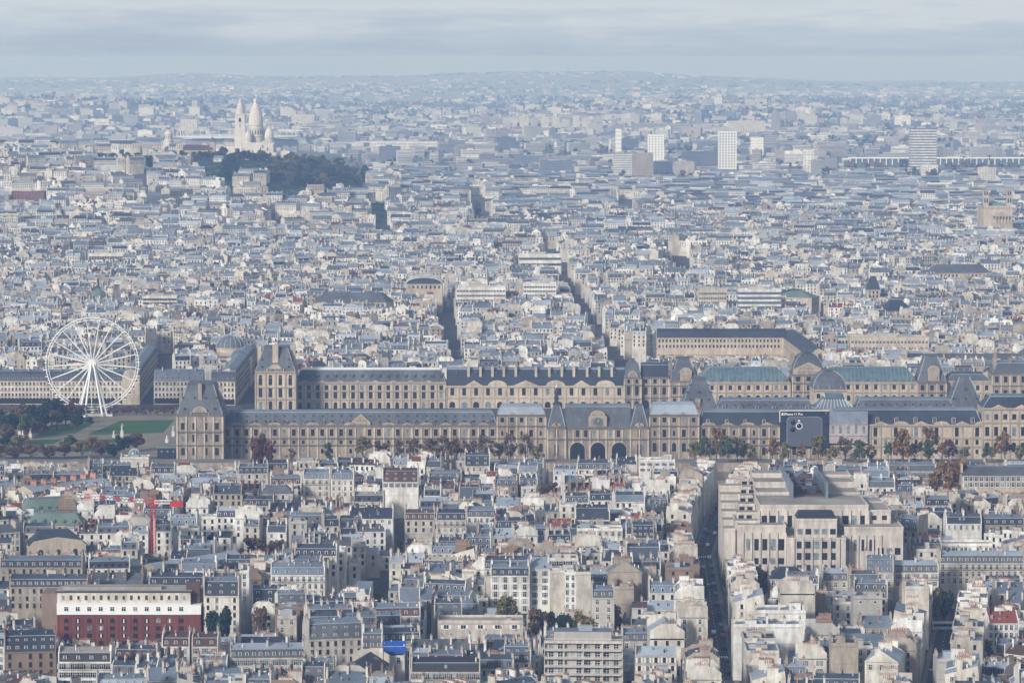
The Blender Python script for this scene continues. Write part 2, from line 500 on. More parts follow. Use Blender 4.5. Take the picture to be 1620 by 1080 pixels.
def seg_dist(px, py, a, b):
    vx, vy = b[0]-a[0], b[1]-a[1]; L = vx*vx + vy*vy
    t = 0 if L == 0 else max(0, min(1, ((px-a[0])*vx + (py-a[1])*vy) / L))
    return math.hypot(px - a[0] - t*vx, py - a[1] - t*vy)

# ------------------------------------------------------------------ footprints already taken
CELL = 45.0
occ = {}
def corners(b):
    x, y, hw, hd, r = b; c, s = math.cos(r), math.sin(r)
    return [(x + a*hw*c - e*hd*s, y + a*hw*s + e*hd*c) for a, e in ((-1,-1),(1,-1),(1,1),(-1,1))]
def sat(A, B):
    for r in (A[4], B[4]):
        c, s = math.cos(r), math.sin(r)
        for ax, ay in ((c, s), (-s, c)):
            d = abs((A[0]-B[0])*ax + (A[1]-B[1])*ay); e = 0
            for Q in (A, B):
                cq, sq = math.cos(Q[4]), math.sin(Q[4])
                e += Q[2]*abs(cq*ax + sq*ay) + Q[3]*abs(-sq*ax + cq*ay)
            if d >= e: return False
    return True
def cells(b):
    r = math.hypot(b[2], b[3])
    for i in range(int((b[0]-r)//CELL), int((b[0]+r)//CELL)+1):
        for j in range(int((b[1]-r)//CELL), int((b[1]+r)//CELL)+1):
            yield i, j
def take(b):
    for k in cells(b): occ.setdefault(k, []).append(b)
def free(b, streets=True):
    for k in cells(b):
        for o in occ.get(k, ()):
            if sat(b, o): return False
    if streets:
        r = math.hypot(b[2], b[3])
        for P, hw in STREETS:
            for s, e in zip(P[:-1], P[1:]):
                if seg_dist(b[0], b[1], s, e) < hw + r:
                    cs = corners(b); cs += [((cs[k][0]+cs[k-1][0])/2, (cs[k][1]+cs[k-1][1])/2) for k in range(4)] + [(b[0], b[1])]
                    if any(seg_dist(x, y, s, e) < hw for x, y in cs): return False
    return True
def reserve_px(u0, u1, Y0, Y1):
    um = (u0 + u1) / 2
    x0 = (u0 - 810) / FOC * (Y0 + Y1) / 2; x1 = (u1 - 810) / FOC * (Y0 + Y1) / 2
    take(((x0+x1)/2, (Y0+Y1)/2, (x1-x0)/2, (Y1-Y0)/2, 0.0))

# ------------------------------------------------------------------ one apartment house
WALLW = {"wall_cream": "cream", "wall_white": "white", "wall_ivory": "ivory", "wall_tan": "tan", "wall_grey": "grey", "wall_brown": "brown", "brick_red": "red brick", "concrete_beige": "beige"}
ROOFW = {"zinc": "grey zinc", "zinc_light": "pale zinc", "zinc_dark": "dark zinc", "slate": "black slate", "slate_grey": "grey slate", "tile_brown": "brown tile", "tile_red": "red tile", "gravel_roof": "gravel", "copper_green": "green copper"}
NUM = "no one two three four five six seven eight nine ten eleven twelve thirteen fourteen fifteen sixteen seventeen eighteen nineteen twenty".split()

def roof_profile(s):
    w, d, h, k = s["w"], s["d"], s["h"], s["roof"]
    if k == "mansard": return [(-d/2, h), (-d/2+1.1, h+3.1), (0, h+4.5), (d/2-1.1, h+3.1), (d/2, h)], 4.5, ["rl", "rt", "rt", "rl"]
    if k == "tall": return [(-d/2, h), (-d/2+1.7, h+5.6), (0, h+6.8), (d/2-1.7, h+5.6), (d/2, h)], 6.8, ["rl", "rt", "rt", "rl"]
    if k == "gable": return [(-d/2-.3, h), (0, h+d*.32), (d/2+.3, h)], d*.32, ["rt", "rt"]
    if k == "shed": return [(-d/2, h), (d/2-.4, h+d*.28), (d/2, h)], d*.28, ["rt", "wall"]
    return None, 1.0, None
def house(s, root=None, G=None, lod=0):
    """root: build as a thing with parts.  G: pour into one shared mesh."""
    w, d, h, wall, rl, rt, kind = s["w"], s["d"], s["h"], s["wall"], s["rl"], s["rt"], s["roof"]
    rnd = random.Random(s["seed"])
    z0 = s.get("z0", 0.0)
    def new():
        if root is None: return G
        return Geo()
    def done(name, g):
        if root is not None: return part(name, g, root)
    if root is None: G.place(s["x"], s["y"], z0, s["rot"])
    prof, rise, keys = roof_profile(s)
    pal = {"rl": rl, "rt": rt, "wall": wall}
    # --- walls
    g = new()
    base = -8 if z0 > 5 else 0
    g.box(-w/2, w/2, -d/2, d/2, base, h, wall, rt if kind == "flat" else wall)
    if lod < 2: g.box(-w/2-.02, w/2+.02, -d/2-.35, -d/2, h-.45, h-.05, s.get("trim", wall), bottom=True)
    if lod < 1 and h > 12:
        g.box(-w/2-.01, w/2+.01, -d/2-.2, -d/2, h-6.75, h-6.5, wall, bottom=True)
    if prof and kind != "shed" and lod < 2:
        if s.get("block") or rnd.random() < .4:
            q = s["seed"] % 4; e = d/2 + .02
            if q == 0: gp = [(-e, h-.5), (-e, h+rise+.5), (e, h+rise+.5), (e, h-.5)]
            elif q == 1: gp = [(-e, h-.5), (-e, h+rise*.6), (-d*.3, h+rise+.75), (e, h+rise+.75), (e, h-.5)]
            elif q == 2: gp = [(-e, h-.5), (-e, h+rise+.75), (d*.25, h+rise+.75), (e, h+rise*.5), (e, h-.5)]
            else: gp = [(-e, h-.5), (-e, h+rise*.72), (-d*.26, h+rise+.75), (d*.26, h+rise+.75), (e, h+rise*.72), (e, h-.5)]
        else: gp = [(y, z + (.45 if 0 < k < len(prof)-1 else 0.15)) for k, (y, z) in enumerate(prof)]
        for x0 in (-w/2, w/2-.4):
            g.prism_x(gp, x0, x0+.4, wall, wall)
    if kind == "flat":
        for a in ((-w/2, w/2, -d/2, -d/2+.3), (-w/2, w/2, d/2-.3, d/2), (-w/2, -w/2+.3, -d/2+.3, d/2-.3), (w/2-.3, w/2, -d/2+.3, d/2-.3)):
            g.box(*a, h, h+.9, wall)
    done("wall", g)
    # --- roof
    g = new()
    if prof:
        e = .4 if (kind != "shed" and lod < 2) else 0.02
        g.prism_x(prof, -w/2+e, w/2-e, [pal[k] for k in keys], wall)
        if lod == 0 and len(prof) > 2:
            a, b = (prof[1], prof[2]) if len(prof) == 5 else (prof[0], prof[1])
            for q in range(rnd.randint(2, 5)):
                x = rnd.uniform(-w/2+1, w/2-1); t = rnd.uniform(.1, .85); y = a[0]+t*(b[0]-a[0]); z = a[1]+t*(b[1]-a[1]); s2 = rnd.uniform(.12, .28)
                g.box(x-s2, x+s2, y-s2, y+s2, z-.1, z+rnd.uniform(.5, 1.5), rnd.choice(["frame_white", "iron_dark", "zinc_light", "terracotta"]))
            for q in range(rnd.randint(0, 3) if root is None else 0):
                x = rnd.uniform(-w/2+1, w/2-1); t = rnd.uniform(.15, .6); y = a[0]+t*(b[0]-a[0]); z = a[1]+t*(b[1]-a[1]); t2 = t+.22; y2 = a[0]+t2*(b[0]-a[0]); z2 = a[1]+t2*(b[1]-a[1])
                g.poly([(x-.45, y, z+.06), (x+.45, y, z+.06), (x+.45, y2, z2+.06), (x-.45, y2, z2+.06)], rnd.choice(["pane", "pane_pale"]))
        if lod < 2 and kind in ("mansard", "tall"):
            z1 = prof[1][1]
            g.box(-w/2+.4, w/2-.4, -d/2+(1.1 if kind == "mansard" else 1.7)-.18, -d/2+(1.1 if kind == "mansard" else 1.7)+.12, z1-.1, z1+.14, "zinc_light", bottom=True)
        done("roof", g)
    elif kind == "hip":
        i = min(w, d) * .32
        g.frustum(-w/2-.3, w/2+.3, -d/2-.3, d/2+.3, h, -w/2+i, w/2-i, -d/2+i, d/2-i, h+4, rl, rt); rise = 4
        done("roof", g)
    else:
        for k in range(rnd.randint(1, 3) if lod < 2 else 1):
            a, b = rnd.uniform(2, 5), rnd.uniform(2, 4); x, y = rnd.uniform(-w/2+3.3, w/2-3.3), rnd.uniform(-d/2+2.4, d/2-2.4)
            if root is not None: g = Geo()
            g.box(x-a/2, x+a/2, y-b/2, y+b/2, h+.003*(k+1), h+rnd.uniform(1.2, 3), rnd.choice(["wall_grey", "zinc_light", wall]), rnd.choice(["zinc", "gravel_roof"]))
            done("roof_hut", g)
    # --- windows
    rot = s["rot"]
    cy, cx = math.cos(rot), math.sin(rot)
    cam_dir = Vector((-s["x"], -s["y"])).normalized()
    ww, wh = s.get("win", (1.15, 1.95))
    lay = []
    for side in ("front", "left", "right", "back"):
        nx, ny = {"front": (0, -1), "back": (0, 1), "left": (-1, 0), "right": (1, 0)}[side]
        wx, wy = nx*cy - ny*cx, nx*cx + ny*cy
        if wx*cam_dir.x + wy*cam_dir.y < 0.22: continue
        L = w if side in ("front", "back") else d
        cols = s.get("cols") if side == "front" and s.get("cols") else max(1, int((L - 1.2) / rnd.uniform(2.3, 3.1)))
        if side in ("left", "right"):
            q = rnd.random()
            st = s.get("side")
            if st == "blank" or (st is None and q < .30): continue
            if st is None and q < .85: cols = min(cols, 2)
        rows = s.get("rows", 3) if lod < 2 else 2
        for r in range(rows):
            z = h - 1.75 - 3.05 * r
            if z < 1.6: break
            for c in range(cols):
                t = -L/2 + (c + .5) * L / cols
                if lod == 0 and rnd.random() < .03: continue
                lay.append((side, t, z))
    pos = {"front": lambda t: (t, -d/2, 0), "back": lambda t: (-t, d/2, math.pi), "left": lambda t: (-w/2, -t, -math.pi/2), "right": lambda t: (w/2, t, math.pi/2)}
    if root is not None:
        fr = "wall_white" if wall == "wall_white" else ("frame_white" if rnd.random() < .6 else wall)
        shut = rnd.choice([None, None, None, "wall_white", "wall_grey", "zinc", "frame_white"])
        arr = [win_mesh(ww, wh, False, "pane", fr, False, shut), win_mesh(ww, wh, False, "pane_pale", fr, False, shut)]
        for side, t, z in lay[:100]:
            x, y, a = pos[side](t)
            link("window", arr[1] if rnd.random() < .18 else arr[0], root, (x, y, z), a)
        if s.get("balcony") or (rnd.random() < .3 and w > 12 and h > 12 and kind in ("mansard", "tall")):
            g = Geo()
            for q in range(18 if w > 14 else 10):
                n_ = 18 if w > 14 else 10
                x = -w/2 + .4 + q*(w-.8)/(n_-1); g.box(x-.03, x+.03, -d/2-.85, -d/2-.8, h-2.7, h-1.9, "iron_dark")
            g.box(-w/2+.2, w/2-.2, -d/2-.9, -d/2, h-2.95, h-2.72, wall, bottom=True); g.box(-w/2+.3, w/2-.3, -d/2-.87, -d/2-.79, h-1.92, h-1.84, "iron_dark")
            g.box(-w/2+.3, w/2-.3, -d/2-.87, -d/2-.79, h-2.4, h-2.34, "iron_dark")
            part("balcony", g, root)
    else:
        a2, b2 = ww/2, wh/2
        for side, t, z in lay:
            x, y, a = pos[side](t); e = .04
            pm = "pane_pale" if rnd.random() < .15 else "pane"
            if a == 0 and side == "front": P = [(x-a2, y-e, z-b2), (x+a2, y-e, z-b2), (x+a2, y-e, z+b2), (x-a2, y-e, z+b2)]
            elif side == "back": P = [(x+a2, y+e, z-b2), (x-a2, y+e, z-b2), (x-a2, y+e, z+b2), (x+a2, y+e, z+b2)]
            elif side == "left": P = [(x-e, y+a2, z-b2), (x-e, y-a2, z-b2), (x-e, y-a2, z+b2), (x-e, y+a2, z+b2)]
            else: P = [(x+e, y-a2, z-b2), (x+e, y+a2, z-b2), (x+e, y+a2, z+b2), (x+e, y-a2, z+b2)]
            G.poly(P, pm)
    # --- dormers
    nd = s.get("dorm", 0)
    if kind in ("mansard", "tall") and nd and lod < 3:
        fsides = [(1, 0.0)] if cx*cam_dir.x - cy*cam_dir.y > 0 else [(-1, math.pi)]
        for sg, a in fsides:
            for lvl in range(2 if kind == "tall" else 1):
                for k in range(nd):
                    t = -w/2 + (k + .5) * w / nd
                    y0 = (-d/2 + .3 + lvl * .85) * sg; z = h + .55 + lvl * 2.7
                    if root is not None:
                        link("dormer", dormer_mesh(s.get("dwall", "frame_white"), s.get("droof", rl), style=s["seed"] % 2), root, (t, y0, z), a, None if lvl == 0 else (.85, .8, .85))
                    else:
                        G_ = G
                        G_.box(t-.62, t+.62, *( (y0, y0+1.8) if sg > 0 else (y0-1.8, y0)), z, z+1.6, s.get("dwall", "frame_white"), rl)
                        yy = y0 - .03*sg
                        P = [(t-.42, yy, z+.2), (t+.42, yy, z+.2), (t+.42, yy, z+1.45), (t-.42, yy, z+1.45)]
                        G_.poly(P if sg > 0 else P[::-1], "pane")
    elif kind in ("gable", "shed", "mansard", "tall") and lod == 0 and root is not None:
        sl = math.atan2(prof[1][1]-prof[0][1], prof[1][0]-prof[0][0])
        for k in range(rnd.randint(1, 4)):
            t = rnd.uniform(-w/2+1.2, w/2-1.2); q = rnd.uniform(.25, .6)
            y = prof[0][0] + q*(prof[1][0]-prof[0][0]); z = prof[0][1] + q*(prof[1][1]-prof[0][1])
            link("skylight", skylight_mesh(sl), root, (t, y, z))
    # --- chimneys
    nch = s.get("chim", 2)
    if lod < 3:
        for k in range(nch):
            x = (-w/2+.55) if k == 0 else ((w/2-.55) if k == 1 else -w/2 + w*(k-1)/(nch-1))
            L = rnd.choice([2, 3, 4, 5, 6]); L = min(L, int(d*.55)); y = rnd.uniform(-d*.2, d*.2)
            top = h + rise + rnd.uniform(.6, 2.0)
            zb = h + (rise*.35 if prof else .0)
            cw = s.get("cwall", wall)
            if root is not None:
                link("chimney", chimney_mesh(cw, L, top-zb), root, (x, y, zb))
            else: chimney_geo(G, cw, L, top-zb, x, y, zb, pots=(lod == 0 or (lod == 1 and rnd.random() < .6)))
    # --- roof bits
    if root is not None and rnd.random() < .35:
        g = Geo(); x, y = rnd.uniform(-w*.35, w*.35), rnd.uniform(-d*.2, d*.2); zt = h + rise
        g.tube((x, y, zt-2.5), (x, y, zt+2.2), .05, "iron_dark", 4)
        if rnd.random() < .5: g.lathe(x, y-.3, [(.05, zt+.4), (.5, zt+.55), (.62, zt+.9)], 8, "white_paint")
        else:
            for q in range(4): g.box(x-.7, x+.7, y-.03, y+.03, zt+.9+q*.35, zt+.95+q*.35, "iron_dark")
        part("aerial", g, root)
    return rise

PROTECT = []      # (u0, u1, lowest row that must stay in sight, distance)
NOBUILD = []      # wooded or open outlines, in photo units
def inside(P, u, v):
    r = False
    for (a, b), (c, d) in zip(P, P[1:] + P[:1]):
        if (b > v) != (d > v) and u < (c - a) * (v - b) / (d - b) + a: r = not r
    return r
def limit_height(x, y, hw, z0, h):
    """how tall a house may stand here without hiding what the photograph shows behind it"""
    u, v = proj(x, y, z0 + h + 4); du = hw / y * FOC
    for P in NOBUILD:
        if inside(P, u, v) or inside(P, *proj(x, y, z0)): return 0
    for u0, u1, vb, Y in PROTECT:
        if y < Y - 2 and u + du > u0 and u - du < u1:
            h = min(h, at(u, vb, y)[1] - z0 - 4.5)
    return h
def random_style(rnd, infill=False, lod=0, warm=0.0, far=False):
    if far:
        wall = rnd.choices(['wall_cream', 'wall_white', 'wall_ivory', 'wall_tan', 'wall_grey'], [22, 42, 26, 6, 6])[0]
        return dict(wall=wall, roof=rnd.choices(['mansard', 'gable', 'flat', 'shed', 'hip'], [44, 20, 20, 12, 4])[0], rl=rnd.choices(['slate', 'slate_grey', 'zinc_dark', 'zinc', 'zinc_light'], [22, 20, 14, 30, 14])[0], rt=rnd.choices(['zinc', 'zinc_light', 'zinc_dark', 'gravel_roof', 'tile_brown', 'tile_red'], [36, 42, 9, 8, 3, 1])[0])
    wall = rnd.choices(["wall_cream", "wall_white", "wall_ivory", "wall_tan", "wall_grey", "wall_brown"], [24, 30, 24, 11+warm, 10, 3])[0]
    if infill: roof = rnd.choices(["shed", "flat", "gable"], [4, 3, 3])[0]
    else: roof = rnd.choices(["mansard", "tall", "gable", "flat", "shed", "hip"], [47, 8, 20, 14, 8, 2])[0]
    rl = rnd.choices(["slate", "slate_grey", "zinc_dark", "zinc", "tile_brown", "zinc_light"], [36, 26, 18, 12, 5, 3])[0]
    if roof in ("mansard", "tall", "hip"): rt = rnd.choices(["zinc", "zinc_light", "zinc_dark", "gravel_roof"], [46, 20, 26, 6])[0]
    elif roof == "flat": rt = rnd.choice(["gravel_roof", "zinc_light", "zinc", "gravel_roof"])
    else: rt = rnd.choices(["zinc", "zinc_light", "zinc_dark", "slate", "tile_brown", "tile_red", "slate_grey"], [30, 18, 15, 15, 6, 3, 12])[0]
    return dict(wall=wall, roof=roof, rl=rl, rt=rt)

def fill(region_y, half_w, block, rnd, wr, dr, gap, hr, lodf, ang, store, tries_in=0, in_rnd=None, x_lim=None, pturn=.27):
    y0, y1 = region_y
    y = y0
    while y < y1:
        bh = rnd.uniform(*block[1])
        hw = half_w(y + bh/2)
        x = -hw + rnd.uniform(-block[0][1], 0)
        while x < hw:
            bw = rnd.uniform(*block[0])
            th = rnd.gauss(0, ang)
            if rnd.random() < .12: th += rnd.choice([-1, 1]) * R(35)
            cx, cy = x + bw/2, y + bh/2
            yy = -bh/2
            c, s = math.cos(th), math.sin(th)
            base_h = rnd.uniform(*hr)
            while yy < bh/2 - 4:
                d = rnd.uniform(*dr)
                xx = -bw/2
                while xx < bw/2 - 4:
                    turn = rnd.random() < pturn
                    w = min(rnd.uniform(*wr) if not turn else rnd.uniform(8.5, 12.5), bw/2 - xx + 3)
                    lx, ly = xx + w/2, yy + d/2 + rnd.uniform(-1.2, 1.2)
                    X, Y = cx + lx*c - ly*s, cy + lx*s + ly*c
                    b = (X, Y, w/2 - .06, d/2, th)
                    zz = ground_z(X, Y) if Y > 2500 else 0.0
                    h = limit_height(X, Y, w/2, zz, base_h + rnd.uniform(-3.6, 3.6))
                    if h > 4.5 and (x_lim is None or abs(X) > x_lim(Y)) and Y > y0 - 5 and Y < y1 + 5 and free(b):
                        take(b)
                        st = random_style(rnd, h < 9, far=y0 > 2400)
                        sp = dict(x=X, y=Y, rot=th, w=w-.12, d=d, h=h, seed=rnd.randint(0, 10**6), **st)
                        if turn and st["roof"] in ("mansard", "tall", "hip"):
                            st["roof"] = rnd.choices(["gable", "flat", "shed", "mansard"], [36, 16, 30, 18])[0]
                            if st["roof"] != "mansard" and rnd.random() < .7: st["rt"] = rnd.choice(["zinc", "zinc_light", "slate_grey", "zinc_dark"])
                            sp.update(st)
                        if turn and st["roof"] not in ("hip", "flat"):
                            sp["w"], sp["d"] = d, w-.12; sp["block"] = rnd.random() < .85
                            sp["rot"] = th + rnd.choice([-1, 1]) * math.pi/2
                        if sp["d"] > 15 and sp["roof"] in ("gable",): sp["roof"] = "mansard"
                        sp["dorm"] = max(1, int(sp["w"] / rnd.uniform(2.6, 4.2))) if rnd.random() < .8 else 0
                        sp["chim"] = rnd.choice([1, 2, 2, 3, 3, 4]) if sp["roof"] != "flat" else rnd.choice([0, 1, 2])
                        if sp["rl"] in ("slate", "slate_grey") and rnd.random() < .5: sp["dwall"] = sp["rl"]
                        if rnd.random() < .25: sp["cwall"] = rnd.choice(["wall_tan", "wall_brown", "wall_cream", "brick_red"])
                        sp["z0"] = ground_z(X, Y) if Y > 2500 else 0.0
                        store.append(sp)
                    xx += w
                yy += d + rnd.uniform(*gap)
            x += bw + rnd.uniform(4, 9)
        y += bh + rnd.uniform(4, 9)
# ------------------------------------------------------------------ left bank: the buildings one can tell by sight
ANCHORS = []
def anchor(u0, u1, v, h, label, d=12, rot=0.0, **kw):
    um = (u0 + u1) / 2
    x, y = on(um, v, h)
    w = (u1 - u0) / FOC * math.hypot(x, y) * 1.003 / max(.5, math.cos(rot))
    c, s = math.cos(rot), math.sin(rot)
    X, Y = x - (d/2)*s, y + (d/2)*c
    sp = dict(x=X, y=Y, rot=rot, w=w, d=d, h=h, seed=hash_(label), label=label)
    sp.update(dict(wall="wall_cream", roof="mansard", rl="slate", rt="zinc", dorm=0, chim=2, rows=3)); sp.update(kw)
    b = (X, Y, w/2 + .1, d/2 + .1, rot)
    take(b)
    cl = kw.get("clear", 5)
    if kw.get("vis"): PROTECT.append((u0, u1, kw["vis"], Y))
    if cl: take((x + s*cl/2, y - c*cl/2, w*.45, cl/2, rot))
    ANCHORS.append(sp)
def hash_(t):
    k = 7
    for ch in t: k = (k * 131 + ord(ch)) % 1000003
    return k

anchor(322, 378, 942, 21, "white five-storey house under a steep slate mansard, right of the red brick building", 14, roof="tall", wall="wall_ivory", dorm=3, rows=5, cols=4, side="blank", clear=14, vis=978)
anchor(379, 394, 905, 26, "tall narrow white gable wall just behind the round green tree", 13, roof="flat", wall="wall_white", rt="zinc_light", rows=4, cols=1, vis=978)
anchor(15, 138, 928, 20, "long tan house with a tall row of slate dormers, behind the red brick building", 14, roof="mansard", wall="wall_tan", rt="zinc_dark", dorm=13, rows=3, cols=11, chim=4, clear=10, vis=945)
anchor(0, 130, 897, 19, "long low house with slate dormers and zinc top behind the long tan one", 12, wall="wall_tan", dorm=11, chim=4, rt="zinc", rows=2)
anchor(143, 225, 925, 18, "dark roofed house with several brown chimney stacks behind the red brick building", 14, roof="gable", rt="slate_grey", wall="wall_brown", chim=4, rows=1)
anchor(235, 322, 925, 20, "dark slate hipped roof house with white chimneys beside the steep slate mansard", 12, roof="mansard", rl="slate", rt="zinc_dark", dorm=5, chim=3, cwall="wall_white")
anchor(428, 514, 909, 20, "white house with a row of small windows and a wrought iron balcony, centre left", 13, wall="wall_white", roof="mansard", rl="zinc", rt="zinc", dorm=5, rows=3, cols=9, balcony=True, clear=9, vis=928)
anchor(256, 300, 1022, 19, "left of two brown tiled mansards in front of the red brick building", 14, rl="tile_brown", rt="tile_brown", dorm=3, wall="wall_white", rows=2, chim=2, cwall="wall_tan", clear=7, vis=1034)
anchor(303, 345, 1022, 19, "right of two brown tiled mansards in front of the red brick building", 14, rl="tile_brown", rt="tile_brown", dorm=2, wall="wall_ivory", rows=3, chim=2, cwall="wall_tan", clear=7, vis=1036)
anchor(92, 176, 1046, 21, "house with a black mansard and wide white dormers, bottom left", 13, rl="iron_dark", rt="gravel_roof", roof="mansard", dorm=4, wall="wall_white", rows=3, cols=8, win=(1.5, 1.9), clear=12, vis=1075)
anchor(8, 88, 1030, 22, "dark soot-stained house with a wide bumpy slate roof, bottom left corner", 16, rot=R(8), roof="tall", rl="slate", rt="slate", wall="wall_brown", dorm=6, rows=3, clear=10)
anchor(364, 482, 1040, 19, "corner house with pale zinc top and long line of slate dormers, bottom left", 14, rl="slate_grey", rt="zinc_light", wall="wall_cream", dorm=11, rows=2, cols=12, chim=3, rot=R(4), clear=9, vis=1056)
anchor(488, 574, 1010, 21, "cream corner house with tall slate mansard left of the blue tarpaulin", 15, roof="tall", rl="slate_grey", rt="zinc", wall="wall_cream", dorm=5, rows=4, cols=7, rot=R(12), clear=9, vis=1040)
anchor(572, 605, 1026, 20, "narrow slate mansard house with four dormers beside the blue tarpaulin", 12, roof="tall", rl="slate_grey", dorm=3, rows=2, wall="wall_white")
anchor(692, 828, 984, 15, "wide blank beige hall with five small square windows below its flat roof", 14, roof="flat", wall="concrete_beige", rt="gravel_roof", rows=1, cols=5, chim=0, win=(1.9, 1.5), side="blank", clear=16, vis=1012)
anchor(650, 745, 1030, 17, "slate gabled house with white chimneys in front of the blank beige hall", 12, roof="gable", rt="slate_grey", wall="wall_white", rows=2, chim=4, cwall="wall_white")
anchor(765, 848, 1035, 17, "white house under dark slate with roof windows, left of the balcony block", 12, roof="gable", rt="slate", wall="wall_white", rows=2, chim=3, cwall="wall_white")
anchor(650, 760, 1062, 18, "black roofed house with planted terrace and cream front, bottom centre", 12, rl="iron_dark", rt="iron_dark", roof="mansard", wall="wall_cream", dorm=0, rows=2, cols=12, clear=8, vis=1078)
anchor(560, 640, 1062, 16, "dark slate roof with a cream gable end, bottom edge left of centre", 14, roof="gable", rt="slate", wall="wall_cream", rot=R(80), rows=2)
anchor(603, 640, 1036, 18, "low white house carrying the blue tarpaulin", 11, roof="mansard", rl="slate_grey", wall="wall_white", rows=1, dorm=3)
anchor(776, 838, 910, 21, "tall white house with black tall windows and slate mansard behind the olive tree", 13, wall="wall_white", rl="slate", rt="zinc", dorm=5, rows=5, cols=4, win=(1.4, 2.2), droof="slate", dwall="wall_white", chim=3, clear=12, vis=955)
anchor(838, 870, 900, 23, "white house end with a slanting side wall, between slate mansard and blank gables", 13, roof="shed", wall="wall_white", rt="zinc_light", rows=5, cols=2, clear=12, vis=960)
anchor(870, 893, 905, 23, "left of two blank beige party walls in the white row", 13, roof="flat", wall="wall_cream", rt="zinc", rows=0, chim=1, clear=10, vis=965)
anchor(893, 911, 907, 23, "narrow white strip of windows between two blank beige party walls", 12, roof="flat", wall="wall_white", rt="zinc", rows=5, cols=2, chim=0, clear=10, vis=965)
anchor(911, 935, 907, 23, "right of two blank beige party walls in the white row", 13, roof="flat", wall="wall_cream", rt="zinc", rows=0, chim=1, clear=10, vis=965)
anchor(936, 972, 945, 20, "grey fronted house with zinc mansard right of the blank beige walls", 12, wall="wall_grey", rl="slate_grey", rt="zinc", dorm=3, rows=4, clear=8, vis=962)
anchor(972, 1003, 930, 19, "rough beige party wall with brown chimneys beside the grey fronted house", 12, roof="flat", wall="wall_tan", rows=0, chim=2, cwall="wall_brown")
anchor(1003, 1026, 902, 24, "pair of tall tan gable walls with chimneys near the deep street", 14, roof="gable", rt="zinc", wall="wall_tan", rows=0, rot=R(90), chim=3)
anchor(1054, 1098, 900, 25, "tall grey brown party wall standing at the edge of the deep street", 14, roof="flat", wall="wall_brown", rows=2, cols=2, chim=3, win=(1, 1.5))
anchor(766, 858, 898, 19, "dark slate mansard with a row of pale dormers behind the white row", 13, rl="slate_grey", rt="zinc_dark", wall="wall_cream", dorm=9, rows=1, chim=3, vis=904)
anchor(860, 915, 885, 22, "cream art deco block with two planted balconies, centre right", 12, roof="flat", wall="wall_ivory", rt="zinc", rows=3, cols=5, win=(1.8, 2.0), balcony=True, clear=8, vis=900)
anchor(640, 688, 822, 20, "brown roofed half of the long house with white dormers", 12, rl="tile_brown", rt="tile_brown", dorm=5, wall="wall_cream", rows=2)
anchor(690, 738, 822, 20, "black slate half of the long house with white dormers", 12, rl="slate", rt="slate", dorm=4, wall="wall_cream", rows=4, vis=845)
anchor(552, 622, 820, 17, "plain black slate barn roof between white gables", 14, roof="gable", rt="slate", wall="wall_white", rows=1)
anchor(738, 785, 817, 18, "slate roof with big white end wall, centre", 12, rl="slate_grey", rt="zinc", dorm=4, wall="wall_white", rows=1)
anchor(785, 822, 800, 17, "big white sloping end wall beside a slate roof, centre", 11, roof="shed", wall="wall_white", rt="zinc_light", rows=0, chim=0)
anchor(865, 905, 832, 15, "dark red tin roof amid grey roofs, centre", 10, roof="gable", rt="tile_red", wall="wall_grey", rows=0, chim=1)
anchor(910, 965, 822, 17, "pair of steep black slate roofs right of the dark red roof", 12, rl="slate", rt="slate", roof="tall", wall="wall_white", rows=1)
anchor(1000, 1035, 850, 19, "dark slate mansard with an orange brick front near the deep street", 12, rl="slate", rt="zinc_dark", roof="tall", dorm=4, wall="wall_tan", rows=2)
anchor(913, 985, 838, 18, "white low block with a dark flat roof below the steep slate pair", 11, roof="flat", rt="zinc_dark", wall="wall_white", rows=1, chim=0)
anchor(480, 522, 757, 20, "warm ivory house with blue zinc roof beside the crimson tree", 12, wall="wall_ivory", rl="zinc", rt="zinc", dorm=4, rows=3, cols=4, vis=790)
anchor(523, 560, 758, 20, "warm ivory house with plain front and blue zinc roof below the long palace", 12, wall="wall_ivory", rl="zinc", rt="zinc", dorm=3, rows=3, cols=4, vis=788)
anchor(416, 456, 742, 18, "black slate mansard with a tall white chimney beside the crimson tree", 12, rl="slate", rt="slate", dorm=3, wall="wall_ivory", rows=1, cwall="wall_white")
anchor(605, 662, 762, 19, "two brown steep roofs with white dividing walls below the long palace", 12, roof="tall", rl="tile_brown", rt="tile_brown", dorm=4, wall="wall_white", rows=1, chim=3, vis=775)
anchor(735, 775, 737, 19, "steep slate roof with white gable below the clock pavilion's left wing", 12, roof="tall", rl="slate", rt="zinc_dark", wall="wall_ivory", dorm=3, rows=1, vis=750)
anchor(975, 1008, 734, 18, "black slate roof with four pale skylights below the clock pavilion", 11, roof="gable", rt="slate", wall="wall_white", rows=0)
anchor(1011, 1068, 729, 21, "bright white modern block with small square windows, below the clock pavilion", 13, roof="flat", wall="wall_white", rt="zinc_light", rows=2, cols=5, win=(1.3, 1.3), chim=1, clear=6, vis=748)
anchor(238, 276, 748, 18, "slate mansard with three white dormers near the palace's left pavilion", 12, rl="slate", rt="slate_grey", dorm=4, wall="wall_ivory", rows=2)
anchor(190, 235, 725, 17, "pale cream house front with a small glass cupola beside the gardens", 12, roof="flat", wall="wall_ivory", rt="gravel_roof", rows=0, chim=1)
anchor(1487, 1620, 890, 20, "long cream house with wrought iron balconies and zinc mansard, right edge", 14, wall="wall_cream", rl="slate_grey", rt="zinc_light", dorm=14, rows=3, cols=14, win=(1.2, 2.1), balcony=True, chim=5, clear=10, vis=918)
anchor(1415, 1485, 905, 19, "slate mansard house with white dormers left of the long cream balconied house", 12, rl="slate_grey", rt="zinc_light", wall="wall_ivory", dorm=6, rows=2, chim=3, clear=8, vis=916)
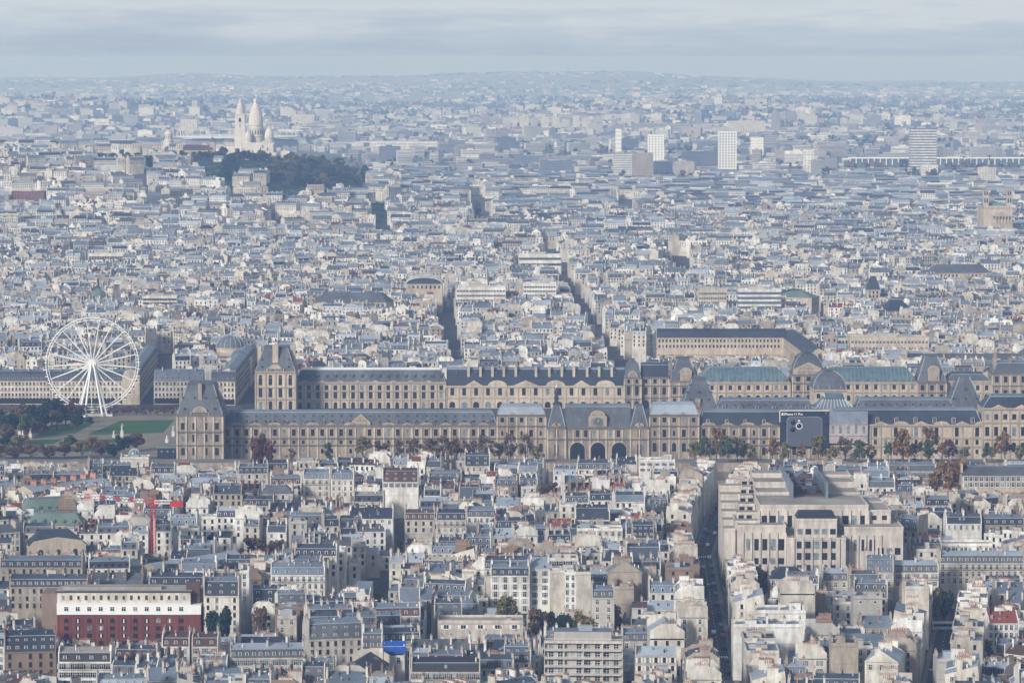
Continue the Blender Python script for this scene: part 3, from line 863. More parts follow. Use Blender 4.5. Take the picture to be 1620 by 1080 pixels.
anchor(1370, 1414, 905, 20, "pale slate mansard with arched dormers in front of the terraced block", 12, roof="tall", rl="zinc", rt="zinc", wall="wall_cream", dorm=3, rows=3, clear=8, vis=918)
anchor(1302, 1342, 918, 19, "small cream house with two arched windows in front of the terraced block", 12, rl="slate_grey", rt="zinc_light", wall="wall_cream", dorm=3, rows=2, cols=3, chim=1, clear=8, vis=934)
anchor(1344, 1390, 930, 17, "steep slate roof with a large studio window in front of the terraced block", 12, roof="tall", rl="slate_grey", rt="slate_grey", wall="wall_tan", dorm=0, rows=1, clear=7)
anchor(1218, 1278, 915, 19, "black slate hip roof left of the small cream house with arched windows", 14, roof="hip", rl="slate", rt="slate", wall="wall_grey", rows=1, clear=6)
anchor(1497, 1553, 828, 18, "plain black slate mansard at right, in front of the school", 12, rl="slate", rt="slate_grey", dorm=0, wall="wall_white", rows=1, chim=3, vis=838)
anchor(1557, 1620, 830, 17, "house with white dormers on black slate at right edge below the school", 12, rl="slate", rt="zinc", dorm=5, wall="wall_tan", rows=2, chim=3)
anchor(1466, 1570, 862, 14, "long low white shed with a dark parapet, right", 12, roof="flat", wall="wall_white", rt="gravel_roof", rows=1, cols=16, win=(1.2, 1.6), chim=0)
anchor(1564, 1612, 985, 18, "white house with a red tiled roof, bottom right", 12, roof="gable", rt="tile_red", wall="wall_white", rows=3, cols=6, chim=2, cwall="tile_red", rot=R(2), clear=8, vis=1010)
anchor(1255, 1460, 772, 15, "very long black slate roof with brick chimneys near the quay", 12, roof="gable", rt="slate", wall="wall_cream", rows=2, chim=6, cwall="tile_brown")
anchor(1400, 1480, 745, 17, "grey slate roofed art school wing near the quay", 13, roof="mansard", rl="slate_grey", rt="zinc", wall="wall_cream", rows=1, chim=3)
anchor(1524, 1640, 752, 20, "beige school with two strips of windows under a grey slate roof", 18, roof="hip", rl="slate_grey", rt="zinc", wall="stone_clean", rows=2, cols=14, win=(1.5, 2.2), chim=2, clear=10, vis=782)
anchor(1195, 1275, 968, 20, "blank white plaster gable streaked with grey, right of the deep street", 14, roof="flat", wall="wall_white", rows=0, chim=3, cwall="wall_ivory", rt="zinc_light", side="blank", clear=5, vis=1000)
anchor(1160, 1270, 990, 21, "long row of streaked white rear walls with chimney pots between the two streets", 13, roof="flat", wall="wall_white", rows=0, chim=5, cwall="wall_ivory", rt="zinc_light", clear=4)
anchor(1315, 1358, 1020, 24, "tall grey tan chimney wall standing amid pale roofs, bottom right", 10, roof="flat", wall="wall_tan", rows=0, chim=3, cwall="wall_tan", rt="zinc", clear=4)
anchor(1275, 1300, 935, 24, "narrow blank tan gable right of the streaked white rear walls", 14, roof="gable", rt="zinc", wall="wall_cream", rows=0, rot=R(90), chim=2, vis=955)
anchor(1350, 1396, 945, 21, "grey party wall with two small openings in front of the studio window roof", 11, roof="flat", wall="wall_grey", rows=1, cols=2, rt="zinc_light", win=(.8, .9))
anchor(1432, 1470, 930, 25, "blank pale chimney wall at the end of the slanting street", 12, roof="flat", wall="wall_ivory", rows=0, rt="zinc_light", chim=3)
anchor(1400, 1452, 1040, 20, "row of thin pale chimney walls, bottom right of the pale roofs", 12, roof="gable", rt="zinc_light", wall="wall_ivory", rows=1, rot=R(78), chim=3)
anchor(1482, 1540, 1045, 17, "big plain grey white gable, bottom right corner beside the coach street", 12, roof="flat", wall="wall_grey", rows=0, rt="zinc_light", chim=1)
anchor(1050, 1110, 1000, 20, "large cream gable wall facing left of the deep street, lower centre", 13, roof="gable", rt="zinc_light", wall="wall_ivory", rows=1, rot=R(90), chim=2)

# a row along the east side of the deep street and the slanting one, fronts turned to the street
def street_row(P, side, ys, hr, rnd_seed, store):
    rnd = random.Random(rnd_seed)
    for y0, y1 in ys:
        y = y0
        while y < y1 - 6:
            L = min(rnd.uniform(8, 25), y1 - y); ym = y + L/2
            for (a, b) in zip(P[:-1], P[1:]):
                if a[1] <= ym <= b[1]: break
            t = (ym - a[1]) / (b[1] - a[1]); xs = a[0] + t*(b[0]-a[0])
            ang = math.atan2(b[1]-a[1], b[0]-a[0])
            hw, d = 5.9, 12.0
            nx, ny = -math.sin(ang)*side, math.cos(ang)*side      # away from the street on that side
            X, Y = xs + nx*(hw + d/2), ym + ny*(hw + d/2)
            rot = ang if side > 0 else ang + math.pi
            if side > 0: rot = ang      # front (local -y) must look back at the street
            bb = (X, Y, L/2-.06, d/2, rot)
            if free(bb, False):
                take(bb)
                st = random_style(rnd); st["roof"] = rnd.choice(["mansard", "flat", "flat", "gable", "shed", "shed", "gable", "flat"]); st["block"] = True
                st["rt"] = rnd.choice(["zinc", "zinc_light", "zinc_dark"])
                store.append(dict(x=X, y=Y, rot=rot, w=L-.12, d=d, h=rnd.uniform(*hr), seed=rnd.randint(0, 10**6), dorm=int(L/3.2), chim=3, rows=6, **st))
            y += L
STREET_HOUSES = []
street_row(ST_A, 1, [(1250, 1330), (1370, 1460), (1520, 1935)], (13, 22.5), 11, STREET_HOUSES)
street_row(ST_A, -1, [(1270, 1560), (1790, 1935)], (15, 22), 12, STREET_HOUSES)
street_row(ST_B, 1, [(1245, 1530)], (12, 22), 13, STREET_HOUSES)
street_row(ST_B, -1, [(1270, 1480)], (17, 20), 14, STREET_HOUSES)
# ------------------------------------------------------------------ the long palace
def palace(name, label, u0, u1, v_eave, Y, depth, stone, floors, roof, trim="stone_trim", dorm=None, peds=(), chims=(), base=0.0,
           courses=(), pil=0, group=None, oculi=None, attic=None, group_cat="palace wing"):
    """floors: (v centre, height px, columns, width px, arched[, list of column numbers left blank])"""
    um = (u0 + u1) / 2
    xm, h = at(um, v_eave, Y)
    k = math.hypot(xm, Y) / FOC * (1.0)
    k = (Y * math.cos(PITCH) + (CAM_H - h) * math.sin(PITCH)) / FOC       # metres per photo unit at the front
    w = (u1 - u0) * k
    root = thing(name, label, group_cat, (xm, Y, 0), 0, group)
    Z = lambda v: at(um, v, Y)[1]
    X = lambda u: (u - um) * k
    g = Geo()
    g.box(-w/2, w/2, 0, depth, base, h, stone)
    g.box(-w/2-.3, w/2+.3, -1.0, depth+.3, h-.9, h+.05, "stone_soot" if stone == "stone_aged" else trim, bottom=True)
    g.box(-w/2-.15, w/2+.15, -.4, depth+.15, h-1.5, h-.92, trim, bottom=True)
    for v in courses:
        z = Z(v); g.box(-w/2-.2, w/2+.2, -.8, depth+.2, z-.4, z+.3, "stone_soot" if stone == "stone_aged" else trim, bottom=True)
    if pil:
        for c in range(pil + 1):
            x = -w/2 + c * w / pil
            g.box(x-.5, x+.5, -.55, 0.0, base, h-1.55, "stone_clean" if stone == "stone_aged" else trim)
    part("wall", g, root)
    for fl in floors:
        v, hp, n, wp, arch = fl[:5]; skip = fl[5] if len(fl) > 5 else ()
        me1 = win_mesh(wp * k * 1.15, hp * k * 1.08, arch, "pane", trim); me2 = win_mesh(wp * k * 1.15, hp * k * 1.08, arch, "pane_pale", trim)
        rnd = random.Random(n * 31 + int(v))
        for c in range(n):
            if c in skip: continue
            link("window", me2 if rnd.random() < .13 else me1, root, (-w/2 + (c + .5) * w / n, 0, Z(v)))
            if len(fl) > 6 and fl[6]:
                gp = _cache.get(("hood", fl[6], round(wp*k, 1), trim))
                if gp is None:
                    q = Geo(); a = wp * k * .9
                    if fl[6] == 'tri': q.prism_y([(-a, 0), (a, 0), (0, a*.55)], -.4, .05, trim)
                    else: q.prism_y([(-a, 0)] + [(a*math.cos(t), a*.5*math.sin(t)) for t in np.linspace(0, math.pi, 9)], -.4, .05, trim)
                    gp = _cache[("hood", fl[6], round(wp*k, 1), trim)] = q.mesh("window_hood")
                link("window_hood", gp, root, (-w/2 + (c + .5) * w / n, 0, Z(v) + hp*k/2 + .35))
    # roof
    kind = roof[0]; zt = Z(roof[1]); hr = zt - h
    # the ridge stands back from the front: correct the height for that distance
    g = Geo(); rm = roof[2]; tm = roof[3] if len(roof) > 3 else rm
    if kind == "mansard":
        ins = roof[4] if len(roof) > 4 else 3.0
        hz = at(um, roof[1], Y + ins)[1] - h
        e = ins*.8 if (len(roof) > 5 and roof[5]) else 0.0
        g.frustum(-w/2+.1, w/2-.1, .1, depth-.1, h+.06, -w/2+.1+e, w/2-.1-e, ins, depth-ins, h+hz, rm, tm)
        g.frustum(-w/2+.1+e, w/2-.1-e, ins, depth-ins, h+hz+.003, -w/2+.1+e*1.3, w/2-.1-e*1.3, depth*.45, depth*.55, h+hz+1.3, tm, tm)
        g.box(-w/2+.2+e, w/2-.2-e, ins-.15, ins+.25, h+hz-.12, h+hz+.22, "zinc_light", bottom=True)
        if e:
            for sx in (-1, 1): g.tube((sx*(w/2-.1), .1, h+.1), (sx*(w/2-.1-e), ins, h+hz), .22, "zinc_light", 5)
        zr = lambda t: (.1 + (ins-.1)*t, h + hz*t)
    elif kind == "trunc":
        ins = roof[4]; hz = at(um, roof[1], Y + ins)[1] - h
        bulge = roof[5] if len(roof) > 5 else 0
        if bulge:      # convex curved mansard
            P = [(0, 0), (bulge*.35, .35), (bulge*.8, .7), (1, 1)]
            for (a, t), (b2, t2) in zip(P[:-1], P[1:]):
                g.frustum(-w/2+ins*a, w/2-ins*a, .05+ins*a, depth-ins*a, h+.06+hz*t, -w/2+ins*b2, w/2-ins*b2, .05+ins*b2, depth-ins*b2, h+.06+hz*t2, rm, tm)
        else:
            g.frustum(-w/2+.1, w/2-.1, .1, depth-.1, h+.06, -w/2+ins, w/2-ins, ins, depth-ins, h+hz, rm, tm)
        g.box(-w/2+ins-.3, w/2-ins+.3, ins-.3, depth-ins+.3, h+hz+.07, h+hz+.6, "slate_grey", bottom=True)
        for sx in (-1, 1): g.tube((sx*(w/2-.1), .1, h+.1), (sx*(w/2-ins), ins, h+hz), .28, "zinc_light", 5)
        zr = lambda t: (.1 + (ins-.1)*t, h + hz*t)
    elif kind == "dome":       # square dome
        D = depth; hz = at(um, roof[1], Y + depth*.45)[1] - h
        P = [(math.cos(t), math.sin(t)) for t in np.linspace(0, R(80), 9)]
        for (a, t), (b2, t2) in zip(P[:-1], P[1:]):
            g.frustum(-w/2*a*.97, w/2*a*.97, D/2-D/2*a*.97, D/2+D/2*a*.97, h+.06+hz*t, -w/2*b2*.97, w/2*b2*.97, D/2-D/2*b2*.97, D/2+D/2*b2*.97, h+.06+hz*t2, rm, tm)
        g.box(-w*.2, w*.2, D*.35, D*.65, h+hz*.985, h+hz*1.06, "slate_grey")
        for sx in (-1, 0, 1):
            if sx: 
                for (a, t), (b2, t2) in zip(P[:-1], P[1:]): g.tube((sx*w/2*a*.97, D/2-D/2*a*.97, h+.06+hz*t), (sx*w/2*b2*.97, D/2-D/2*b2*.97, h+.06+hz*t2), .3, "zinc_light", 5)
        zr = lambda t: (.3, h + hz*t)
    elif kind == "barrel":
        hz = at(um, roof[1], Y + depth*.4)[1] - h
        P = [(.3 + (depth-.6)*(1-math.cos(t))/2, h + .06 + hz*math.sin(t)) for t in np.linspace(0, math.pi, 11)]
        ins = roof[4] if len(roof) > 4 else 3
        # hipped ends: a shorter crown
        for j in range(len(P)-1):
            def ex(z): return ins * max(0, (z - h) / hz) ** 1.5
            (ya, za), (yb, zb) = P[j], P[j+1]
            g.poly([(-w/2+.2+ex(za), ya, za), (w/2-.2-ex(za), ya, za), (w/2-.2-ex(zb), yb, zb), (-w/2+.2+ex(zb), yb, zb)], rm)
        for sx in (-1, 1):
            g.poly([(sx*(w/2-.2-ex(z)), y, z) for y, z in (P if sx < 0 else P[::-1])], rm)
        n = int(w / 3)
        for c in range(n + 1):
            x = -w/2 + .4 + ins*.5 + (w-.8-ins) * c / n
            for j in range(0, 5):
                g.tube((x, P[j][0]-.05, P[j][1]+.05), (x, P[j+1][0]-.05, P[j+1][1]+.05), .09, "zinc_light", 4)
        zr = lambda t: (.3, h + hz*t)
    elif kind == "gable":
        hz = at(um, roof[1], Y + depth/2)[1] - h
        g.prism_x([(-.4, h+.06), (depth/2, h+hz), (depth+.4, h+.06)], -w/2, w/2, rm, stone)
        zr = lambda t: (depth/2*t, h + hz*t)
    part("roof", g, root)
    if dorm:       # (count, v, width m, kind)
        for n, t, wd, km in dorm:
            for c in range(n):
                x = -w/2 + (c + .5) * w / n; y, z = zr(t)
                if km == "oculus":
                    key = ("ocu", wd)
                    if key not in _cache:
                        q = Geo(); q.lathe(0, 0, [(wd/2, 0), (wd/2, .9), (wd*.36, .92)], 10, "zinc_dark"); q.lathe(0, 0, [(wd*.36, .9), (wd*.35, .96)], 10, "pane"); me = q.mesh("oculus")
                        me.transform(Matrix.Rotation(R(80), 4, 'X')); _cache[key] = me
                    link("oculus_dormer", _cache[key], root, (x, y+.1, z))
                else: link("dormer", dormer_mesh(km, "zinc", wd, wd*1.3, 3.0, style=1), root, (x, y-.35, z))
    for kind2, uc, wp, vb, hp in peds:    # pediments standing on the cornice
        q = Geo(); a = wp*k/2; hh = hp*k
        if kind2 == "tri": P = [(-a, 0), (a, 0), (0, hh)]
        elif kind2 == "rect": P = [(-a, 0), (a, 0), (a, hh), (-a, hh)]
        else: P = [(-a, 0)] + [(a*math.cos(t), hh*math.sin(t)) for t in np.linspace(0, math.pi, 13)]
        P = [P[0]] + P[1:]
        q.prism_y(P, -.9, 2.5, stone, trim)
        S = [(x*.72, .25*hh*.4 + z*.72) for x, z in P]
        q.prism_y(S, -.95, -.88, stone)
        rr = random.Random(int(uc))
        for _ in range(int(a*2.2)):
            t = rr.uniform(-.55, .55); q.lathe(a*t, -1.0, [(.25, Z(vb)-Z(vb)+hh*.2), (.3, hh*.2+.5*(1-abs(t))*hh*.5), (.1, hh*.25+.6*(1-abs(t))*hh*.6)], 6, trim)
        part("pediment", q, root, (X(uc), 0, Z(vb)))
    for uc, yf, vb, vt, wp, L in chims:
        q = Geo(); z0, z1 = Z(vb), at(um, vt, Y + depth*yf)[1]
        chimney_geo(q, stone, L, z1 - z0, t=wp*k, pots=True)
        part("chimney", q, root, (X(uc), depth*yf, z0))
    take((xm, Y + depth/2, w/2 + 1, depth/2 + 1, 0.0))
    root_info[root.name] = (k, w, h, um, Y)
    return root
root_info = {}
YF = 2130
F2 = lambda *a: a
# --- river front, from left to right
palace("palace_pavilion", "tall corner pavilion with steep slate roof and carved round pediment, facing the gardens", 280, 352, 655, 2112, 34, "stone_aged",
       [(674, 10, 4, 5.2, False, (), 'tri'), (693, 11, 4, 5.4, False), (714, 11, 4, 5.4, False)], ("trunc", 608, "slate_grey", "slate_grey", 5.8, .85),
       courses=(683, 704), pil=5, peds=(("arc", 316, 26, 655, 13), ("rect", 316, 30, 655, 3)), dorm=((3, .18, 1.6, "oculus"), (4, .55, 1.3, "oculus")),
       chims=((316, .12, 640, 607, 6, 3), (347, .3, 655, 612, 5, 3.5), (282, .5, 655, 622, 4, 3)), group_cat="palace pavilion")
palace("palace_wing", "long river front wing with dark round dormers, right of the tall corner pavilion", 352.4, 786.6, 672, YF, 16, "stone_aged",
       [(684, 9.5, 29, 5, False, (14,), 'arc'), (699, 5.5, 29, 4, False), (713, 7, 29, 4, True, tuple(range(0, 29, 3)))], ("mansard", 652, "slate_grey", "zinc", 3.4, True),
       courses=(693, 704), pil=29, dorm=((29, .30, 1.3, "oculus"), (15, .04, 1.7, "stone_aged"), (29, .72, .9, "oculus")),
       peds=(("rect", 571, 30, 672, 4), ("tri", 571, 32, 668, 14)) + tuple((("tri" if q % 2 else "arc"), 352 + 15*(2*q+1.5), 20, 672, 4.2) for q in range(14) if q != 7))
palace("palace_pavilion", "three-storey pavilion block with pale zinc roof left of the clock pavilion", 787, 863, 655.5, YF-1.5, 20, "stone_aged",
       [(664, 7, 5, 5, False), (685, 10, 5, 5, False, (0, 2, 4)), (685, 7, 5, 3, True, (1, 3)), (708, 13, 5, 5.6, True)], ("mansard", 643, "zinc_light", "zinc_light", 2.6, True),
       courses=(673.5, 693), pil=5, peds=(("tri", 810, 16, 656, 4.5), ("tri", 840, 16, 656, 4.5)), group_cat="palace pavilion")
rc = palace("clock_pavilion", "central gate block with a green clock, three great arches and two sharp pyramid roofs", 894.4, 997.6, 676, YF-2, 22, "stone_aged",
       [(684.5, 12, 8, 4.6, False, (0, 2, 4, 5, 7)), (684.5, 12, 8, 4.4, False, (0, 1, 3, 4, 6, 7)), ], ("mansard", 643, "slate_grey", "zinc", 5, False),
       courses=(694.5,), pil=8, group_cat="gatehouse", peds=(("rect", 945.5, 29, 676, 18), ("arc", 945.5, 25, 658, 9), ("tri", 945.5, 34, 676, 5)))
kk = root_info[rc.name][0]
for uc in (913.5, 946, 979.5):
    g = Geo(); a = 11.6*kk; zt = at(uc, 699.5, YF-2)[1]
    P = [(-a, 0), (a, 0)] + [(a*math.cos(t), zt-a + a*math.sin(t)) for t in np.linspace(0, math.pi, 15)]
    o = [(x*1.14, z if z == 0 else (z-zt+a)*1.14+zt-a) for x, z in P]
    g.prism_y(o, -.5, -.02, "stone_trim"); g.prism_y(P, -.62, -.52, "pane", "pane")
    part("archway", g, rc, ((uc-946)*kk, 0, 0))
g = Geo(); g.lathe(0, 0, [(3.0, 0), (3.0, .35), (2.45, .4), (2.4, .36)], 28, "copper_green"); g.lathe(0, 0, [(2.25, .37), (2.2, .42)], 28, "slate_grey")
for k in range(12):
    t = k*math.pi/6; g.tube((1.75*math.cos(t), 1.75*math.sin(t), .44), (2.1*math.cos(t), 2.1*math.sin(t), .44), .1, "frame_white", 4)
g.tube((0, 0, .46), (1.5*math.cos(1.0), 1.5*math.sin(1.0), .46), .1, "frame_white", 4); g.tube((0, 0, .46), (-.3, 1.1, .46), .12, "frame_white", 4)
me = g.mesh("clock"); me.transform(Matrix.Rotation(R(90), 4, 'X'))
link("clock", me, rc, (0, -.9, at(946, 667, YF-2)[1]))
for uc, lab in ((880.5, "narrow tower under a slate pyramid with dark lantern, left of the clock pavilion"), (1011.5, "narrow tower under a cut-off slate pyramid, right of the clock pavilion")):
    t = palace("gate_tower", lab, uc-14, uc+14, 675, YF-2.8, 12, "stone_aged", [(685, 13, 1, 5, False), (712, 17, 1, 6, False)],
           ("trunc", 641, "slate_grey", "slate_grey", 3.3), courses=(694.5,), pil=2, peds=(("arc", uc, 15, 674, 6), ("tri", uc, 9, 678, 12)), dorm=((1, .12, 1.6, "oculus"),), group_cat="tower")
    k, w, h, um, Y = root_info[t.name]
    g = Geo(); zt = at(um, 641, Y+3.3)[1]
    if uc < 900:
        g.lathe(0, 6, [(2.6, zt+.3), (2.4, zt+1.2), (1.3, zt+1.8), (1.2, zt+3.4), (1.7, zt+3.6), (1.6, zt+4.3), (1.15, zt+4.8), (1.0, zt+7.2), (1.5, zt+7.4), (1.4, zt+8), (.7, zt+9.4), (.45, zt+10.3), (.8, zt+10.8), (.3, zt+11.6), (.08, zt+13)], 8, "slate", mats=["slate"]*11+["frame_white"]*4)
        part("lantern", g, t)
    else:
        g.tube((-1.6, 6, zt), (-1.6, 6, zt+9), .12, "iron_dark", 5); part("lightning_rod", g, t)
palace("palace_pavilion", "three-storey pavilion block with pale zinc roof right of the clock pavilion", 1028, 1105, 655.5, YF-1.5, 20, "stone_aged",
       [(664, 7, 5, 5, False), (685, 11, 5, 5, False, (0, 2, 4)), (685, 8, 5, 3, True, (1, 3)), (707, 13, 5, 5.6, True)], ("mansard", 640, "zinc_light", "zinc_light", 2.6, True),
       courses=(673.5, 693), pil=5, peds=(("tri", 1052, 16, 656, 4.5), ("tri", 1080, 16, 656, 4.5)), group_cat="palace pavilion")
palace("palace_wing", "sooty river front wing with dark mansard between the right pavilion block and the black billboard", 1105.4, 1312, 672, YF, 16, "stone_aged",
       [(684, 11, 13, 5, False, (1, 3, 5, 7, 9, 11)), (684, 8, 13, 3, True, (0, 2, 4, 6, 8, 10, 12)), (699, 5.5, 13, 4, False), (713, 12, 13, 5, True)], ("mansard", 651, "slate", "zinc", 3.2, True),
       courses=(693, 704), pil=13, dorm=((7, .06, 2.0, "stone_clean"),), peds=tuple((("tri" if q % 2 else "arc"), 1121 + 31*q, 22, 672, 4.5) for q in range(6)))
palace("palace_wing", "clean cream river front wing under plain slate, right of the printed scaffold sheet", 1312.6, 1554, 671, YF, 16, "stone_clean",
       [(683, 13, 15, 5.2, False, (1, 3, 5, 7, 9, 11, 13)), (699, 7, 15, 4, False), (714, 6, 15, 4, False)], ("mansard", 648, "slate", "zinc", 4, True),
       courses=(692, 706), pil=15, dorm=((8, .10, 2.3, "stone_clean"),), peds=tuple((("tri" if q % 2 == 0 else "arc"), 1329 + 32.2*q, 24, 671, 5) for q in range(8)))
palace("palace_pavilion", "cream end pavilion with grey blue hipped roof at the right edge of the river front", 1555, 1640, 645, YF-2, 24, "stone_clean",
       [(659, 8, 6, 5.4, False), (682, 13, 6, 5.4, False), (707, 14, 6, 6, True)], ("mansard", 627, "slate", "glass_roof", 6, True), courses=(668, 694), pil=6,
       peds=(("tri", 1580, 24, 645, 5), ("tri", 1617, 24, 645, 5)), group_cat="palace pavilion")

# --- billboard and printed sheet hung on the river front
bx0, bz1 = at(1234.5, 650, YF-3.2); bx1, bz0 = at(1311, 706, YF-3.2)
bb = thing("billboard", "huge black advertising billboard showing the back of a grey phone, hung on the palace front", "billboard", ((bx0+bx1)/2, YF-3.2, 0))
W = bx1-bx0; H = bz1-bz0
g = Geo(); g.box(-W/2, W/2, 0, 1.2, bz0, bz1, "board_black"); part("panel", g, bb)
g = Geo(); g.box(-W/2-.2, W/2+.2, -.1, 1.25, bz1, bz1+.5, "frame_white"); g.box(-W/2-.45, -W/2-.02, -.1, 1.25, bz1-6.5, bz1, "frame_white"); part("frame", g, bb)
def rr_outline(x0, x1, z0, z1, r, n=6, bot=True):
    P = []
    for cx, cz, a0 in ((x1-r, z0+r, -90), (x1-r, z1-r, 0), (x0+r, z1-r, 90), (x0+r, z0+r, 180)):
        P += [(cx + r*math.cos(R(a0 + 90*k/n)), cz + r*math.sin(R(a0 + 90*k/n))) for k in range(n+1)]
    return P
kb = W / 76.5
px = lambda u: (u - 1272.75) * kb
pz = lambda v: bz1 - (v - 650) * kb
g = Geo(); g.prism_y(rr_outline(px(1244.8), px(1300.5), bz0+.01, pz(658.8), 2.6), -.30, -.02, "zinc_light"); g.prism_y(rr_outline(px(1245.4), px(1299.9), bz0+.02, pz(659.4), 2.5), -.36, -.31, "phone_grey"); part("phone_picture", g, bb)
ph = g
g = Geo(); g.prism_y(rr_outline(px(1248.5), px(1270.5), pz(685.5), pz(662), 2.4), -.55, -.37, "tower_dark"); cam_sq = part("camera_square", g, bb)
for (u, v, r, m) in ((1254.5, 667.5, 4.6, "lens_black"), (1254, 679, 4.8, "lens_black"), (1264.2, 673.3, 5.2, "white_paint")):
    g = Geo(); g.lathe(0, 0, [(r*kb, 0), (r*kb, .2), (r*kb*.8, .22)], 20, m if m != "lens_black" else "zinc_dark"); g.lathe(0, 0, [(r*kb*.8, .2), (r*kb*.76, .25)], 20, "lens_black")
    g.lathe(-r*kb*.25, r*kb*.3, [(r*kb*.16, .24), (r*kb*.12, .28)], 8, "zinc_light")
    me = g.mesh("lens"); me.transform(Matrix.Rotation(R(90), 4, 'X')); link("lens", me, bb, (px(u), -.56, pz(v)))
g = Geo(); g.lathe(0, 0, [(1.6*kb, 0), (1.5*kb, .1)], 12, "white_paint"); me = g.mesh("flash"); me.transform(Matrix.Rotation(R(90), 4, 'X')); link("flash", me, bb, (px(1264.0), -.56, pz(665.3)))
def lettering(txt, size, x, z, m, parent, y=-.12, name="lettering", align='LEFT', bold=.012):
    cu = bpy.data.curves.new(name, 'FONT'); cu.body = txt; cu.size = size; cu.extrude = .04; cu.align_x = align; cu.offset = size*bold
    tmp = bpy.data.objects.new("tmp", cu); COL.link(tmp)
    bpy.context.view_layer.update()
    me = bpy.data.meshes.new_from_object(tmp.evaluated_get(bpy.context.evaluated_depsgraph_get()))
    bpy.data.objects.remove(tmp); bpy.data.curves.remove(cu)
    me.transform(Matrix.Rotation(R(90), 4, 'X')); me.materials.clear(); me.materials.append(MATS[MI[m]])
    for p in me.polygons: p.material_index = 0
    return link(name, me, parent, (x, y, z))
lettering("iPhone 11 Pro", 1.95, px(1240.2), pz(656.4), "white_paint", bb, bold=.02)
g = Geo(); r = .72
P = [(r*math.cos(t)*.95, r*math.sin(t)) for t in np.linspace(R(35), R(325), 18)] + [(.35*r + .0, -.12), (.3*r, .12)]
g.prism_y(P, -.16, -.02, "white_paint"); g.prism_y([(0, r*1.05), (.32, r*1.25), (.34, r*1.65), (.05, r*1.4)], -.16, -.02, "white_paint")
part("emblem", g, bb, (px(1238.2), 0, pz(654.9)))
g = Geo(); g.box(-.5, .5, -.12, -.01, -.35, .35, "red_paint"); part("badge", g, bb, (px(1306.5), 0, pz(653.2)))

sx0, _ = at(1311.6, 650, YF-2.6); sx1, sz1 = at(1373, 650, YF-2.6); _, sz0 = at(1340, 701, YF-2.6)
sh = thing("scaffold_sheet", "hazy mauve scaffold sheet printed with a palace front, right of the black billboard", "scaffold sheet", ((sx0+sx1)/2, YF-2.6, 0))
W2 = sx1-sx0
g = Geo(); g.box(-W2/2, W2/2, 0, .5, sz0, sz1-8.2, "print_mauve", bottom=True); g.box(-W2/2, W2/2, 0, .5, sz1-8.2, sz1, "print_blue")
g.box(-W2/2, W2/2, -.06, 0, sz1-8.5, sz1-7.6, "stone_aged"); g.box(-W2/2, W2/2, -.06, 0, sz0+4.0, sz0+4.6, "stone_aged"); part("sheet", g, sh)
for k in range(5):
    x = -W2/2 + (k+.5)*W2/5
    link("printed_window", win_mesh(1.7, 4.6, k % 2 == 0, "pane_pale", "print_mauve", True), sh, (x, 0, sz0+8.3))
    if k % 2 == 0: link("printed_dormer", win_mesh(1.6, 2.0, False, "print_blue", "print_mauve", True), sh, (x, 0, sz1-5.6))

# --- the courts and wings behind
YB = 2450
palace("palace_pavilion", "tall cream corner pavilion with twin chimneys and steep slate roof, beyond the riverside wing", 404, 467, 587, 2425, 30, "stone_clean",
       [(603, 11, 4, 4.6, False), (595, 3.5, 4, 4, False), (621, 13, 4, 4.8, False), (641, 13, 4, 4.6, True)], ("trunc", 550, "slate_grey", "slate_grey", 5.4, .85), courses=(612.5, 631), pil=4,
       peds=(("arc", 435.5, 24, 587, 11), ("rect", 435.5, 28, 587, 4)), dorm=((3, .18, 1.6, "oculus"), (3, .5, 1.2, "oculus")), chims=((435.5, .1, 574, 545, 9, 3), (463, .35, 587, 545, 6, 4), (409, .35, 587, 547, 6, 4)), group_cat="palace pavilion")
palace("palace_wing", "long four-storey cream wing with white roof ridge behind the riverside wing", 467.6, 705, 604, YB, 18, "stone_clean",
       [(613, 7, 17, 5, False), (625, 9, 17, 5, False), (641.5, 10, 17, 5, True)], ("mansard", 585, "slate_grey", "white_paint", 4, True), courses=(618, 632), pil=17, dorm=((17, .35, 1.7, "zinc_dark"),),
       peds=tuple(("tri", 482 + 28*q, 12, 604, 3) for q in range(8)))
palace("palace_wing", "cream court wing with big alternating pediments and tall chimneys on dark slate", 706, 989, 610, YB, 18, "stone_clean",
       [(618, 13, 15, 5, False), (640, 9, 15, 8, True)], ("mansard", 584, "slate", "zinc", 7, False), courses=(628.5,), pil=15, trim="stone_clean",
       peds=tuple((("tri" if q % 2 == 0 else "arc"), u, w_, 610, 8.5) for q, (u, w_) in enumerate(((750, 28), (787, 30), (832, 42), (879, 30), (920, 28), (958, 30)))),
       chims=tuple((u, .28, 604, 580, 4, 2.5) for u in (741, 760, 779, 797, 816, 848, 869, 889, 908, 929, 948, 968)), dorm=((9, .7, 1.2, "zinc_dark"),))
palace("gate_pavilion", "small dark turreted gate pavilion joining two court wings", 988, 1014, 596, YB-3, 16, "stone_aged", [(618, 13, 2, 5, False), (603, 6, 2, 4, True), (639, 9, 2, 6, True)],
       ("trunc", 569, "slate_grey", "slate_grey", 4.4, .4), courses=(609, 631), pil=2, peds=(("arc", 1001, 16, 596, 10),), group_cat="gatehouse")
palace("palace_wing", "weathered court block with two rows of windows and ground arcade beside the turreted gate", 1014.4, 1058, 596, YB, 18, "stone_aged", [(603, 6, 3, 4.5, False), (618, 11, 3, 5, True), (640, 14, 3, 9, True)],
       ("mansard", 577, "slate", "zinc_dark", 4, False), courses=(610, 629), pil=3)
